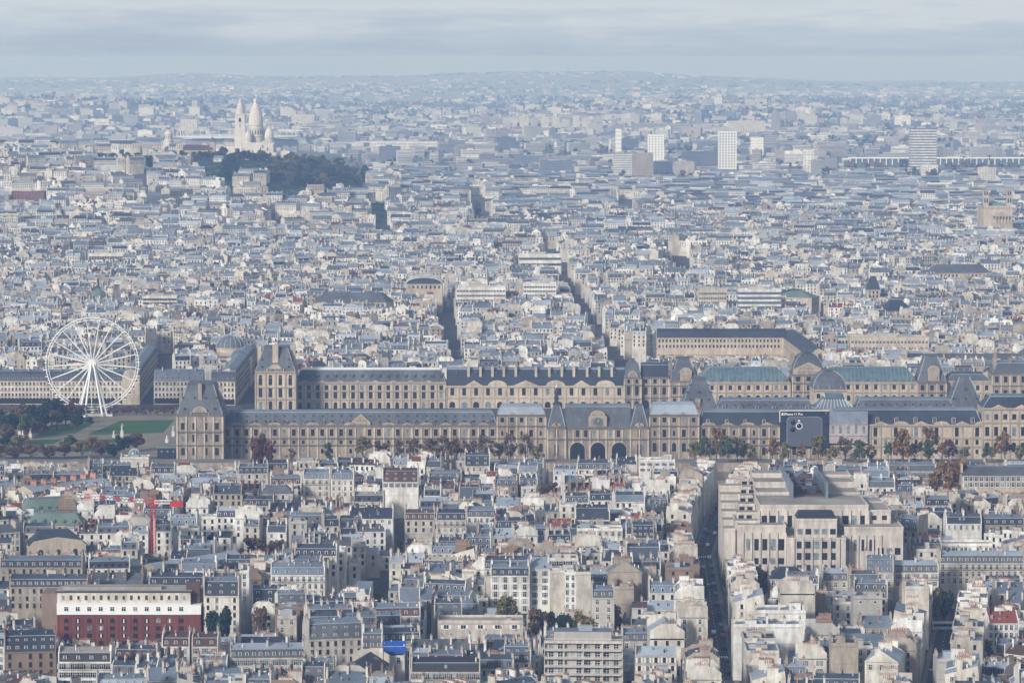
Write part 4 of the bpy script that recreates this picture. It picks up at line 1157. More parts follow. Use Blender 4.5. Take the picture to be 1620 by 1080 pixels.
palace("palace_pavilion", "ornate pavilion with tall curved slate roof and carved gable, left of the glass barrel roof", 1060, 1104, 602, YB-4, 24, "stone_aged", [(618, 10, 3, 5, False), (636, 12, 3, 5, True)],
       ("trunc", 567, "slate_grey", "slate_grey", 5.5, .85), courses=(610, 627), pil=3, peds=(("rect", 1085, 18, 602, 12), ("arc", 1085, 20, 590, 9)), chims=((1062, .3, 600, 572, 5, 3), (1101, .3, 600, 574, 5, 3)), group_cat="palace pavilion")
palace("palace_wing", "court wing under a blue green glass barrel roof, left of the domed court pavilion", 1104.5, 1250, 604, YB, 30, "stone_clean", [(613, 6.5, 10, 4.5, False), (629, 8, 10, 6, True)],
       ("barrel", 580, "glass_roof", "glass_roof", 9), courses=(606.5, 620.5), pil=10, dorm=((10, .02, 1.4, "stone_aged"),))
palace("domed_pavilion", "pavilion with a wide slate dome and carved triangular gable in the far court wing", 1254, 1305, 592, YB-5, 30, "stone_aged", [(597, 11, 3, 6, True), (613, 8, 3, 5, False), (630, 11, 3, 6, True)],
       ("dome", 556, "slate_grey", "slate_grey"), courses=(606, 620), pil=3, peds=(("tri", 1279, 52, 585, 12), ("rect", 1279, 48, 592, 7)), chims=((1257, .7, 590, 560, 6, 4), (1302, .7, 590, 560, 6, 4)), group_cat="palace pavilion")
palace("palace_wing", "court wing under a blue green glass barrel roof, right of the domed court pavilion", 1305.5, 1451, 604, YB, 30, "stone_clean", [(612, 6.5, 10, 4.5, False), (629, 8, 10, 6, True)],
       ("barrel", 580, "glass_roof", "glass_roof", 7), courses=(606.5, 620.5), pil=10, dorm=((10, .02, 1.4, "stone_aged"),))
palace("palace_pavilion", "ornate pavilion with truncated slate roof and tall carved dormer, right part of the far court", 1452, 1497, 602, YB-4, 24, "stone_aged", [(613, 8, 3, 5, False), (629, 11, 3, 5, True)],
       ("trunc", 563, "slate_grey", "slate_grey", 5.5, .9), courses=(605.5, 621), pil=3, peds=(("rect", 1477, 18, 602, 15), ("arc", 1477, 20, 587, 9)), group_cat="palace pavilion")
palace("palace_wing", "court wing with low slate cones on its roof, at the far right of the court", 1497.5, 1568, 602, YB, 24, "stone_clean", [(613, 7, 5, 4.5, False), (629, 10, 5, 6, True)],
       ("mansard", 592, "slate_grey", "zinc_dark", 5, True), courses=(606, 621), pil=5)
palace("palace_wing", "tall sooty court block with chimneys at the right edge beyond the court", 1570, 1640, 590, YB-2, 24, "stone_aged", [(600, 9, 5, 5, False), (622, 10, 5, 5, False)],
       ("mansard", 574, "slate_grey", "zinc", 5, True), courses=(610,), pil=5, chims=((1576, .3, 590, 558, 5, 4), (1600, .3, 590, 566, 5, 4)))
# --- roofs between river front and court (second row)
palace("palace_wing", "inner wing with grey mansard roof and stone dormers, left of the glazed pyramid roof", 1132, 1290, 652, 2215, 20, "stone_clean", [], ("mansard", 633, "slate_grey", "zinc", 4, True), dorm=((6, .12, 2.2, "stone_clean"), (13, .62, 1.0, "oculus")))
palace("palace_wing", "inner wing with grey mansard roof and stone dormers, right of the glazed pyramid roof", 1352, 1512, 652, 2215, 20, "stone_clean", [], ("mansard", 632, "slate_grey", "zinc", 4, True), dorm=((6, .12, 2.2, "stone_clean"), (13, .62, 1.0, "oculus")))
palace("palace_pavilion", "steep truncated slate roof pavilion right behind the right zinc pavilion block", 1078, 1136, 645, 2260, 26, "stone_aged", [], ("trunc", 600, "slate_grey", "slate_grey", 7), dorm=((2, .3, 1.2, "oculus"), (3, .55, 1.2, "oculus"), (2, .8, 1.2, "oculus")), chims=((1104, .05, 644, 630, 8, 3),), group_cat="palace pavilion")
palace("palace_pavilion", "steep truncated slate roof pavilion with a skylight, right of the inner wings", 1500, 1556, 645, 2255, 26, "stone_aged", [], ("trunc", 596, "slate_grey", "zinc_light", 8), dorm=((3, .3, 1.2, "oculus"), (3, .62, 1.2, "oculus")), group_cat="palace pavilion")
palace("domed_pavilion", "pavilion with a square slate dome seen behind the glazed pyramid roof", 1286, 1340, 616, 2330, 26, "stone_clean", [(626, 7, 3, 5, True)], ("dome", 585, "slate_grey", "slate_grey"), dorm=((3, .05, 1.3, "stone_clean"),), group_cat="palace pavilion")
lr = palace("glazed_pavilion", "low pavilion with a white framed glass pyramid roof behind the billboard", 1290, 1351, 647, 2205, 24, "zinc_light", [], ("trunc", 631, "zinc", "glass_roof", 5.5), group_cat="palace pavilion")
k, w, h, um, Y = root_info[lr.name]
g = Geo()
for c in range(11):
    x = -w/2 + w*c/10; q = max(-w/2+5.5, min(w/2-5.5, x*.7))
    g.tube((x, .1, h+.3), (q, 5.5, at(um, 631, Y+5.5)[1]+.2), .16, "white_paint", 4)
zt = at(um, 631, Y+5.5)[1]
g.prism_x([(6, zt+.62), (12, zt+3.4), (18, zt+.62)], -w/2+6.5, w/2-6.5, "glass_roof", "white_paint")
part("glazing_bars", g, lr)
# ------------------------------------------------------------------ left bank landmarks
def hut(g, x0, x1, y0, y1, z0, z1, m, top): g.box(x0, x1, y0, y1, z0, z1, m, top)
def grid_windows(root, xs, zs, w, h, frame, y=0.0, arch=False, pale=.15, seed=1, a=0.0, name="window"):
    rnd = random.Random(seed)
    A = win_mesh(w, h, arch, "pane", frame); B = win_mesh(w, h, arch, "pane_pale", frame)
    for z in zs:
        for x in xs: link(name, B if rnd.random() < pale else A, root, (x, y, z), a)
def lin(a, b, n): return [a + (b-a)*(k+.5)/n for k in range(n)]

# red brick building with white upper floors
def brick_building():
    x0, y = on(90, 937, 22.5); x1, _ = on(301, 937, 22.5); w = x1-x0; d = 15
    r = thing("brick_building", "long red brick building with two white upper storeys and brown shutters, lower left", "office building", ((x0+x1)/2, y, 0))
    g = Geo(); g.box(-w/2, w/2, .25, d, 0, 13.8, "brick_red"); g.box(-w/2+.02, w/2-.02, .5, d, 13.8, 22.5, "wall_ivory")
    for c in range(12):
        x = -w/2 + .3 + c*(w-.6)/11; g.box(x-.35, x+.35, 0, .24, 0, 13.0, "brick_red")
    g.box(-w/2-6.5, -w/2-.02, 1.0, d+2, 0, 22.0, "wall_brown"); part("wall", g, r)
    g = Geo(); g.box(-w/2-.1, w/2+.1, -.15, .22, 14.0, 18.0, "white_paint", bottom=True); g.box(-w/2-.12, w/2+.12, -.35, .2, 13.6, 13.98, "white_paint", bottom=True)
    g.box(-w/2-.1, w/2+.1, -.3, .45, 18.0, 18.3, "white_paint"); part("white_band", g, r)
    g = Geo(); g.box(-w/2-.5, w/2+.5, .2, d+.3, 22.5, 23.1, "iron_dark", "gravel_roof"); g.box(-w/2+2, w/2-12, 4, d-3, 23.1, 24.2, "gravel_roof"); part("roof", g, r)
    g = Geo(); g.box(w/2+.05, w/2+4.2, -.4, 8, 0, 13.7, "brick_red"); g.box(w/2+.03, w/2+4.3, -.5, 8.1, 13.7, 17.6, "white_paint"); part("stair_bay", g, r)
    g = Geo(); g.box(w/2+.2, w/2+11, 8.2, d+1, 0, 23, "wall_tan", "gravel_roof"); g.box(w/2-2, w/2+3.5, 4, 8, 17.7, 26.0, "tile_brown"); part("rear_wing", g, r)
    xs = lin(-w/2+1.4, w/2-1.4, 11)
    grid_windows(r, xs, [11.2], 1.9, 1.9, "brick_red", .25, True, .1)
    grid_windows(r, xs, [8.0, 5.0, 2.0], 1.9, 1.7, "brick_red", .25, False, .1, 2)
    for x in xs[1::2]:
        
        for zq in (5, 8, 11):
            g = Geo(); g.box(-.22, .22, -.25, -.02, zq-.75, zq+.75, "white_paint", bottom=True); part("white_strip", g, r, (x, .25, 0))
    grid_windows(r, xs, [15.9], 1.6, 1.6, "white_paint", -.15, False, .05, 3)
    grid_windows(r, [w/2+6.5, w/2+9.2], [20, 17, 14, 11, 8], 1.0, 1.7, "wall_cream", 8.2)
    grid_windows(r, lin(-w/2+1, w/2-1, 17)[::2], [20.4], .9, 1.5, "wall_ivory", .5)
    sh = Geo(); sh.box(-.55, .55, -.12, .02, -.95, .95, "tile_brown", bottom=True); me = sh.mesh("shutter")
    for x in lin(-w/2+1, w/2-1, 17)[1::2]: link("shutter", me, r, (x, .5, 20.4))
    take(((x0+x1)/2 + 1, y + d/2 - 3, w/2 + 9, d/2 + 7, 0))
brick_building()
PROTECT += [(70, 325, 1016, 1445), (1168, 1434, 903, 1583), (1150, 1168, 890, 1583), (0, 270, 712, 2400), (270, 470, 733, 2100), (470, 862, 716, 2110), (862, 1010, 727, 2110), (1010, 1110, 715, 2110), (1110, 1236, 722, 2110), (1236, 1530, 730, 2080), (1530, 1640, 725, 2110),
            (228, 260, 878, 1668), (235, 370, 905, 1550), (20, 150, 880, 1665), (20, 165, 826, 1710), (862, 985, 1085, 1300), (1484, 1512, 1000, 1500)]

# terraced beige block
def terraced_block():
    u0, u1 = 1190, 1413
    x0, y = on(1243, 905, 11.0)
    K = y / FOC * 1.004
    X = lambda u: (u - 1301) * K
    cx = (1301 - 810) * K
    r = thing("terraced_block", "huge beige stepped concrete block with tall dark window strips and terraces, right", "office building", (cx, y, 0))
    Zv = lambda v, dy=0: at(1301, v, y+dy)[1]
    cb = "concrete_beige"
    tiers = [  # name, u0, u1, front offset, depth, v top
        ("central_bay", 1247, 1340, 0, 16, 852), ("central_bay", 1262, 1327, 4, 14, 822),
        ("front_wing", 1170, 1246.5, 8, 40, 832), ("front_wing", 1340.5, 1434, 8, 40, 835),
        ("middle_tier", 1209, 1383, 22, 40, 800), ("side_tier", 1383.5, 1420, 24, 30, 808),
        ("upper_tier", 1213, 1268, 62.5, 22, 780), ("upper_tier", 1326, 1383, 62.5, 22, 780),
        ("upper_tier", 1215, 1268, 85, 22, 764), ("upper_tier", 1326, 1383, 85, 22, 764),
        ("upper_tier", 1217, 1268, 107.5, 18, 750), ("upper_tier", 1326, 1383, 107.5, 18, 752)]
    H = {}
    for k, (nm, a, b, dy, dp, v) in enumerate(tiers):
        z = Zv(v, dy); H[k] = z
        g = Geo(); g.box(X(a), X(b), dy, dy+dp, 0, z, cb, "gravel_roof")
        g.box(X(a)-.15, X(b)+.15, dy-.2, dy+.4, z-.5, z+.6, cb); g.box(X(a)-.15, X(a)+.4, dy+.4, dy+dp, z-.5, z+.6, cb); g.box(X(b)-.4, X(b)+.15, dy+.4, dy+dp, z-.5, z+.6, cb)
        part(nm, g, r)
    # stair-stepped terraces down the left flank
    for k in range(6):
        dy = 14 + k*16; z = Zv(838 - k*13.5, dy)
        g = Geo(); a = 1150 + k*2
        g.box(X(a), X(1168+k*7)-.05, dy, dy+15.8, 0, z, cb, "gravel_roof"); g.box(X(a)-.1, X(1168+k*7)-.1, dy-.2, dy+.3, z-.3, z+.8, cb)
        g.box(X(1168+k*7), X(1208), dy+3, dy+15.9, 0, z+3.2, cb, "gravel_roof"); g.box(X(1168+k*7)-.1, X(1208)-.1, dy+2.7, dy+3.2, z+2.8, z+3.9, cb)
        part("terrace", g, r)
        for q in range(2): link("window", win_mesh(2.4, 1.6, False, "pane", cb), r, (X(1176+k*5+q*13), dy+3, z+1.7))
    for k in range(3):
        dy = 30 + k*14; z = Zv(822 - k*15, dy)
        g = Geo(); g.box(X(1384), X(1424-k*3), dy, dy+13.8, 0, z, cb, "gravel_roof"); part("terrace", g, r)
        for q in range(2): link("window", win_mesh(2.4, 1.8, False, "pane", cb), r, (X(1392+q*12), dy, z-2.2))
    # glass strips
    def strip(a, b, n, v0, v1, dy, wpx):
        z0, z1 = Zv(v1, dy), Zv(v0, dy)
        for x in lin(X(a), X(b), n): link("window", win_mesh(wpx*K, z1-z0, False, "pane" if (int(x*7)) % 3 else "pane_pale", cb, True), r, (x, dy, (z0+z1)/2))
    strip(1260, 1326, 5, 856, 867, 0, 9); strip(1260, 1326, 5, 874, 885, 0, 9); strip(1260, 1326, 5, 893, 903, 0, 9)
    strip(1262, 1327, 5, 836, 845, 4, 9)
    strip(1182, 1246, 5, 852, 870, 8, 9.5); strip(1195, 1246, 4, 882, 892, 8, 9.5)
    strip(1341, 1391, 4, 853, 871, 8, 9.5); strip(1392, 1432, 3, 866, 877, 8, 9.5)
    strip(1210, 1262, 4, 815, 833, 22, 10); strip(1327, 1379, 4, 815, 833, 22, 10); strip(1385, 1418, 2, 815, 822, 24, 8)
    # slender piers
    for (a, b, n, v0, dy) in ((1257, 1329, 6, 850, 0), (1178, 1246, 6, 842, 8), (1337, 1398, 6, 846, 8), (1207, 1266, 5, 807, 22), (1324, 1383, 5, 807, 22)):
        for k in range(n):
            x = X(a) + (X(b)-X(a))*k/(n-1); g = Geo(); g.box(-.45, .45, -.7, -.02, 0, Zv(v0, dy), cb); part("pier", g, r, (x, dy, 0))
    # glazed roof over the entrance, machine room in the middle, pipes
    z = H[1]; g = Geo(); g.frustum(X(1263), X(1326), 4.5, 17, z+.62, X(1268), X(1321), 9, 14, z+3.4, "iron_dark", "slate"); part("glass_roof", g, r)
    g = Geo()
    z = Zv(800, 22)
    g.box(X(1268)+.1, X(1326)-.1, 58, 128, 0, z+.8, "tile_brown", "tile_brown")
    rnd = random.Random(5)
    for k in range(26):
        a, b, c = rnd.uniform(1.5, 5), rnd.uniform(1.5, 6), rnd.uniform(1, 4.5); xx = rnd.uniform(X(1270)+3, X(1324)-3); yy = rnd.uniform(62, 124)
        g.box(xx-a/2, xx+a/2, yy-b/2, yy+b/2, z+.8, z+.8+c, rnd.choice(["zinc", "tile_brown", "zinc_dark", "gravel_roof", "tile_brown"]))
    for k in range(14):
        yy = 60 + k*5; g.tube((X(1270), yy, z+3+rnd.random()*2), (X(1324), yy, z+3+rnd.random()*2), .18, "zinc_dark", 4)
    part("machine_room", g, r)
    for a in (1268.5, 1325.5):
        g = Geo(); g.box(X(a)-.5, X(a)+.5, 50, 126, 0, z+7, "zinc"); part("parapet_wall", g, r)
    g = Geo(); zz = Zv(742, 120); g.tube((X(1322), 120, z), (X(1322), 120, zz), .9, "white_paint", 10); g.tube((X(1322), 120, zz), (X(1326), 118, zz+1.2), .9, "white_paint", 10); g.tube((X(1326), 118, zz+1.2), (X(1328), 117, zz+.8), .9, "white_paint", 10)
    part("vent_pipe", g, r)
    take((cx - 3, y + 62, X(1434) + 8, 72, 0))
terraced_block()

def balcony_block():
    x0, y = on(862, 1016, 24.5); x1, _ = on(984, 1016, 24.5); w = x1-x0; d = 16; h = 24.5
    r = thing("balcony_block", "pale modern apartment block with four tiers of concrete balconies, bottom edge", "apartment block", ((x0+x1)/2, y, 0), R(-3))
    g = Geo(); g.box(-w/2, w/2, 1.4, d, 0, h, "wall_grey", "gravel_roof"); g.box(-w/2-.3, -w/2, 0, d, 0, h+.4, "concrete_beige"); g.box(w/2, w/2+.3, 0, d, 0, h+.4, "concrete_beige")
    g.box(-w/2, w/2, 0, 1.6, h-.3, h+.6, "concrete_beige", bottom=True); part("wall", g, r)
    for k in range(7):
        z = h - 3.0*(k+1); g = Geo(); g.box(-w/2+.01, w/2-.01, -.3, 1.39, z-.12, z+.1, "concrete_beige", bottom=True)
        g.box(-w/2+.01, w/2-.01, -.32, -.2, z+.1, z+.75, "wall_grey"); g.box(-w/2+.01, w/2-.01, -.3, -.22, z+.98, z+1.05, "frame_white", bottom=True); part("balcony", g, r)
    for k in range(7):
        for c, x in enumerate(lin(-w/2+.5, w/2-.5, 8)):
            if c != 2: link("window", win_mesh(1.8, 2.1, False, "pane" if (c*5+k) % 4 else "pane_pale", "wall_white"), r, (x, 1.4, h-3.0*(k+1)+1.25))
    for c in range(3):
        g = Geo(); x = -w/2+w*(c+1)/4; g.box(x-.15, x+.15, 0, 1.38, 0, h-.3, "concrete_beige"); part("fin", g, r)
    g = Geo(); g.box(-w/2+3, w/2-4, 5, d-2, h+.01, h+3.2, "wall_grey", "zinc"); g.box(-2, 3, 7, 10, h+3.2, h+5.2, "zinc_light"); part("penthouse", g, r)
    rnd = random.Random(3); g = Geo()
    for k in range(34): g.tube((-w/2+k*w/33, .3, h+.6), (-w/2+k*w/33, .3, h+1.4), .04, "frame_white", 4)
    g.box(-w/2, w/2, .26, .34, h+1.35, h+1.45, "frame_white"); part("railing", g, r)
    for y_ in (4, 8, 12):
        for k in range(7): link("window", win_mesh(1.4, 1.7, False, "pane", "wall_white"), r, (w/2+.3, y_, h-3.0*(k+1)+1.3), R(90))
    take(((x0+x1)/2, y + d/2 - 3, w/2+1, d/2+6, 0))
balcony_block()

def tower_crane():
    x, y = on(243, 905, 0); x, y = on(243, 890, 4)
    zt = at(243, 800, y)[1]; zt2 = at(243, 790, y)[1]
    r = thing("tower_crane", "red lattice tower crane with a long red and white jib over the rooftops, left", "crane", (x, y, 0))
    g = Geo(); a = 1.0
    def lattice(g, P, Q, a, n, m, m2=None, t=1.0):
        P, Q = Vector(P), Vector(Q); d = (Q-P); D = d.normalized()
        s = Vector((0, 0, 1)) if abs(D.z) < .5 else Vector((1, 0, 0)); q = D.cross(s).normalized(); s = q.cross(D).normalized()
        cs = [q*a+s*a, q*a-s*a, -q*a-s*a, -q*a+s*a]
        for k in range(n):
            mm = m if not m2 or (k//2) % 2 == 0 else m2
            A, B = P + d*(k/n), P + d*((k+1)/n)
            for c in range(4):
                g.tube(A+cs[c], B+cs[c], .17*t, mm, 4)
                g.tube(A+cs[c], B+cs[(c+1) % 4], .09, mm, 3); g.tube(A+cs[c], A+cs[(c+1) % 4], .09, mm, 3)
    lattice(g, (0, 0, 0), (0, 0, zt), 1.1, 16, "red_paint"); part("mast", g, r)
    g = Geo(); g.box(-1.3, 1.3, -1.3, 1.3, zt, zt+1, "red_paint", bottom=True); g.box(1.35, 2.9, -1, .6, zt+.6, zt+2.9, "red_paint", bottom=True); part("cab", g, r)
    g = Geo(); lattice(g, (-1.0, 0, zt+2), (-38, 22, zt+2.6), .75, 20, "red_paint", "white_paint", .6); part("jib", g, r)
    g = Geo(); lattice(g, (1.0, -.4, zt+2), (9, -3, zt+2.2), .7, 5, "white_paint"); part("counter_jib", g, r)
    g = Geo(); g.box(8.2, 14.2, -4.6, -2.4, zt+.2, zt+2.6, "red_paint", bottom=True); part("counterweight", g, r)
    g = Geo(); lattice(g, (0, 0, zt+1), (0, 0, zt+5.5), .5, 3, "red_paint"); g.tube((0, 0, zt+5.5), (-20, 11.5, zt+3.1), .07, "iron_dark", 4); g.tube((0, 0, zt+5.5), (8.6, -2.9, zt+2.8), .07, "iron_dark", 4); part("apex", g, r)
    take((x, y, 4, 4, 0))
tower_crane()

def chapel():
    x, y = on(92, 884, 6); r = thing("chapel", "stone chapel with dark hipped slate roof and a lower side aisle, left edge", "church", (x, y, 0), R(14))
    g = Geo(); g.box(-13, 13, 0, 15, 0, 12.5, "stone_clean"); g.prism_y([(-13, 12.5), (13, 12.5), (11, 14.5), (0, 16.2), (-11, 14.5)], 0, 1.2, "stone_clean"); part("wall", g, r)
    g = Geo(); g.frustum(-13.6, 13.6, .5, 15.6, 12.5, -7, 6, 6.5, 10, 19, "slate", "slate"); part("roof", g, r)
    g = Geo(); g.box(13, 24, 3, 13, 0, 8, "stone_clean"); g.prism_x([(2.6, 8), (8, 11), (13.4, 8)], 13, 24.3, "slate_grey", "stone_clean"); part("aisle", g, r)
    for q in (-8, 0, 8): link("window", win_mesh(2.2, 3.4, True, "pane", "stone_trim"), r, (q, 0, 9))
    link("window", win_mesh(3.6, 4.2, True, "pane", "stone_trim"), r, (24, 8, 4.5), R(90))
    take((x+4, y+7, 21, 11, R(14)))
chapel()
def green_roof_hall(u, v, w, d, h, rot, label, hr=5):
    x, y = on(u, v, h); r = thing("copper_roofed_hall", label, "hall", (x, y, 0), R(rot))
    g = Geo(); g.box(-w/2, w/2, 0, d, 0, h, "wall_tan"); part("wall", g, r)
    g = Geo(); g.frustum(-w/2-.4, w/2+.4, -.4, d+.4, h, -w/2+4, w/2-4, d*.35, d*.65, h+hr, "copper_green", "copper_green"); g.box(-w/2+3.8, w/2-3.8, d*.33, d*.67, h+hr-.1, h+hr+.25, "zinc"); part("roof", g, r)
    for k, q in enumerate(lin(-w/2+2, w/2-2, max(3, int(w/5)))):
        link("dormer", dormer_mesh("copper_green", "copper_green", 1.4, 1.5, 2.2, 1), r, (q, .2, h+.6))
    grid_windows(r, lin(-w/2+1, w/2-1, int(w/3)), [h-2, h-5], 1.3, 2.2, "wall_cream")
    take((x - d/2*math.sin(R(rot)), y+d/2*math.cos(R(rot)), w/2+1, d/2+1, R(rot)))
green_roof_hall(85, 830, 28, 13, 16, -4, "long hall with a green copper mansard and arched dormers, left near the crane")
green_roof_hall(78, 808, 26, 12, 17, 22, "green copper roofed hall behind the other copper hall, left near the crane", 6)
green_roof_hall(372, 812, 21, 8, 14, 0, "small house with a plain mint green copper roof, right of the crane", 2.0)

def long_institute():
    x, y = on(100, 772, 18); r = thing("institute_building", "long pale stone institute with orange chimney stacks, slanting away at the left", "institute", (x, y, 0), R(52))
    g = Geo(); g.box(-22, 34, 0, 13, 0, 18, "stone_clean"); g.box(-22.2, 34.2, -.6, 13.2, 17.2, 18.1, "stone_trim"); g.box(-22.1, 34.1, -.3, 13.1, 11.6, 12.1, "stone_trim"); part("wall", g, r)
    g = Geo(); g.prism_x([(-.4, 18.1), (6.5, 20.8), (13.4, 18.1)], -22, 34, "zinc_light", "stone_clean"); part("roof", g, r)
    grid_windows(r, lin(-21, 33, 17), [14.6, 9.4, 5], 1.3, 2.3, "stone_clean", 0, False, .1)
    for q in lin(-18, 32, 7): link("chimney", chimney_mesh("terracotta", 4, 3.5), r, (q, 6.5, 18.8))
    grid_windows(r, lin(1, 12, 3), [14.6, 9.4], 1.3, 2.3, "stone_clean", 0) if False else None
    take((x + 6*math.cos(R(52)) - 6.5*math.sin(R(52)), y + 6*math.sin(R(52)) + 6.5*math.cos(R(52)), 29, 8, R(52)))
long_institute()
def diagonal_hall():
    x, y = on(268, 905, 13); r = thing("dormered_hall", "long tan hall with pale zinc roof and slate dormers slanting away below the crane", "hall", (x, y, 0), R(50))
    g = Geo(); g.box(-6, 48, 0, 13, 0, 12, "wall_tan"); part("wall", g, r)
    g = Geo(); g.prism_x([(-.5, 12), (1.2, 15), (6.5, 17.2), (11.8, 15), (13.5, 12)], -6, 48, ["slate_grey", "zinc_light", "zinc_light", "slate_grey"], "wall_tan"); part("roof", g, r)
    for q in lin(-5, 47, 15): link("dormer", dormer_mesh("zinc_light", "slate_grey", 1.5, 1.7, 2.0, 1), r, (q, .0, 12.4))
    grid_windows(r, lin(-5, 47, 15), [9.6, 6], 1.4, 2.2, "wall_cream")
    take((x + 21*math.cos(R(50)) - 6.5*math.sin(R(50)), y + 21*math.sin(R(50)) + 6.5*math.cos(R(50)), 29, 9, R(50)))
diagonal_hall()

# blue tarpaulin on its low house, glass pyramid, cupola, coach, cars
x, y = on(623, 1030, 19.5)
g = Geo(); rnd = random.Random(2); n = 8
P = [[(-4.4 + 8.8*i/n, -.5 + 4.6*j/4, (.0 + j*.75) + rnd.uniform(-.15, .25) + (.35 if i in (0, n) else 0)) for i in range(n+1)] for j in range(5)]
for j in range(4):
    for i in range(n): g.poly([P[j][i], P[j][i+1], P[j+1][i+1], P[j+1][i]], "tarp_blue")
g.poly([P[0][i] for i in range(n+1)] + [(4.4, -.55, -.5), (1.2, -.5, -.9), (-2, -.5, -.4), (-4.4, -.55, -.6)], "tarp_blue")
tag(link("tarpaulin", g.mesh("tarpaulin"), None, (x, y, 19.6)), "bright blue tarpaulin sheet spread over a roof, bottom centre left", "tarpaulin")
x, y = on(1455, 800, 12); r = thing("glass_pyramid_hall", "low hall with a dark glazed pyramid roof, right of the terraced block", "hall", (x, y, 0))
g = Geo(); g.box(-9, 9, 0, 16, 0, 12, "stone_clean"); part("wall", g, r)
g = Geo(); g.frustum(-9.3, 9.3, -.3, 16.3, 12, -.5, .5, 7, 9, 18, "slate_grey", "zinc_light")
for q in np.linspace(-9, 9, 7): g.tube((q, -.35, 12.05), (q*.06, 7, 18.1), .13, "zinc_light", 4)
part("glass_roof", g, r); grid_windows(r, lin(-8, 8, 4), [9], 1.4, 2.4, "stone_clean"); take((x, y+8, 10, 9, 0))
x, y = on(212, 722, 17.5); r = thing("glass_cupola", "small white ribbed glass cupola on a pale roof beside the gardens", "cupola", (x, y, 17.2))
g = Geo(); g.lathe(0, 3, [(3.6, 0), (3.5, 1), (2.9, 2.6), (1.6, 3.9), (.5, 4.4)], 14, "glass_roof"); part("glass", g, r)
g = Geo()
for k in range(10):
    t = k*math.pi*2/10; c, s_ = math.cos(t), math.sin(t)
    for (a, z), (b, z2) in zip([(3.65, 0), (3.55, 1), (2.95, 2.6), (1.65, 3.95)], [(3.55, 1), (2.95, 2.6), (1.65, 3.95), (.5, 4.5)]): g.tube((a*c, 3+a*s_, z), (b*c, 3+b*s_, z2), .1, "white_paint", 4)
part("ribs", g, r)

def vehicle(kind, label, x, y, rot, body="white_paint", L=4.3, W=1.8, H=1.5, group=None, z=.04):
    r = thing(kind, label, "coach" if kind == "coach" else "car", (x, y, z), rot, group)
    g = Geo()
    if kind == "coach":
        g.prism_y([(-L/2, .45), (L/2, .45), (L/2, H-.3), (L/2-.4, H), (-L/2+.2, H), (-L/2, H-.3)], -W/2, W/2, body)
        part("body", g, r)
        for sy in (-1, 1):
            for q in lin(-L/2+.5, L/2-.5, 7):
                g = Geo(); g.box(-.68, .68, -.03, .03, 1.65, 2.75, "pane", bottom=True); part("window", g, r, (q, sy*(W/2+.02), 0))
        g = Geo(); g.box(-L/2-.03, -L/2, -W/2+.2, W/2-.2, 1.2, 2.8, "pane"); part("windscreen", g, r)
        wh = (-L/2+2.3, L/2-3.0); rad = .5
    else:
        g.prism_y([(-L/2, .3), (L/2, .3), (L/2, .85), (L/2-.3, .95), (L*.30, 1.0), (L*.17, H), (-L*.28, H), (-L*.42, .98), (-L/2, .9)], -W/2, W/2, body); part("body", g, r)
        for sy in (-1, 1):
            g = Geo(); s_ = sy*(W/2+.015); P = [(-L*.36, 1.0), (L*.25, 1.0), (L*.155, H-.08), (-L*.26, H-.08)]
            g.prism_y(P, s_-.012, s_+.012, "pane"); part("window", g, r)
        g = Geo(); g.poly([(L*.29, -W/2+.1, 1.03), (L*.29, W/2-.1, 1.03), (L*.18, W/2-.1, H-.02), (L*.18, -W/2+.1, H-.02)], "pane"); part("windscreen", g, r)
        wh = (-L*.31, L*.31); rad = .32
    me = _cache.get(("wheel", rad))
    if me is None:
        g = Geo(); g.lathe(0, 0, [(rad, -.12), (rad, .12), (rad*.6, .13), (rad*.55, .1)], 14, "rubber", mats=["rubber", "zinc_light", "zinc_light"]); me = g.mesh("wheel"); me.transform(Matrix.Rotation(R(90), 4, 'X')); _cache[("wheel", rad)] = me
    for q in wh:
        for sy in (-1, 1): link("wheel", me, r, (q, sy*(W/2-.1), rad))
    return r
x, y = on(1494, 996, 0)
vehicle("coach", "white touring coach with dark windows parked between the blocks, lower right", x, y, R(2), L=10.5, W=2.5, H=3.4)
take((x, y - 1, 9, 11, 0))
for t, side, body, lab in ((.30, -1, "white_paint", "white car in the deep street, nearest the viewer"), (.52, 1, "iron_dark", "black car parked halfway along the deep street"), (.62, -1, "zinc_light", "silver car parked halfway along the deep street"), (.75, 1, "white_paint", "white car near the far end of the deep street"), (.83, -1, "tower_dark", "dark blue car near the far end of the deep street")):
    ys = 1300 + t*600
    for (a, b) in zip(ST_A[:-1], ST_A[1:]):
        if a[1] <= ys <= b[1]: q = (ys-a[1])/(b[1]-a[1]); xs = a[0]+q*(b[0]-a[0]); an = math.atan2(b[1]-a[1], b[0]-a[0])
    vehicle("car", lab, xs + side*.9, ys, an, body)
for k, (u, body, lab) in enumerate(((1262, "white_paint", "white car on the quay below the clean cream wing, leftmost"), (1268, "white_paint", "white van-like car on the quay below the clean cream wing"), (1420, "iron_dark", "black car on the quay, middle of the clean cream wing"), (1445, "tower_dark", "dark car on the quay right of the black one"), (1480, "iron_dark", "dark car on the quay near the right end pavilion"))):
    x, y = on(u, 727, 4.0); vehicle("car", lab, x, 2086 + k % 2*4, 0, body, z=4.04)

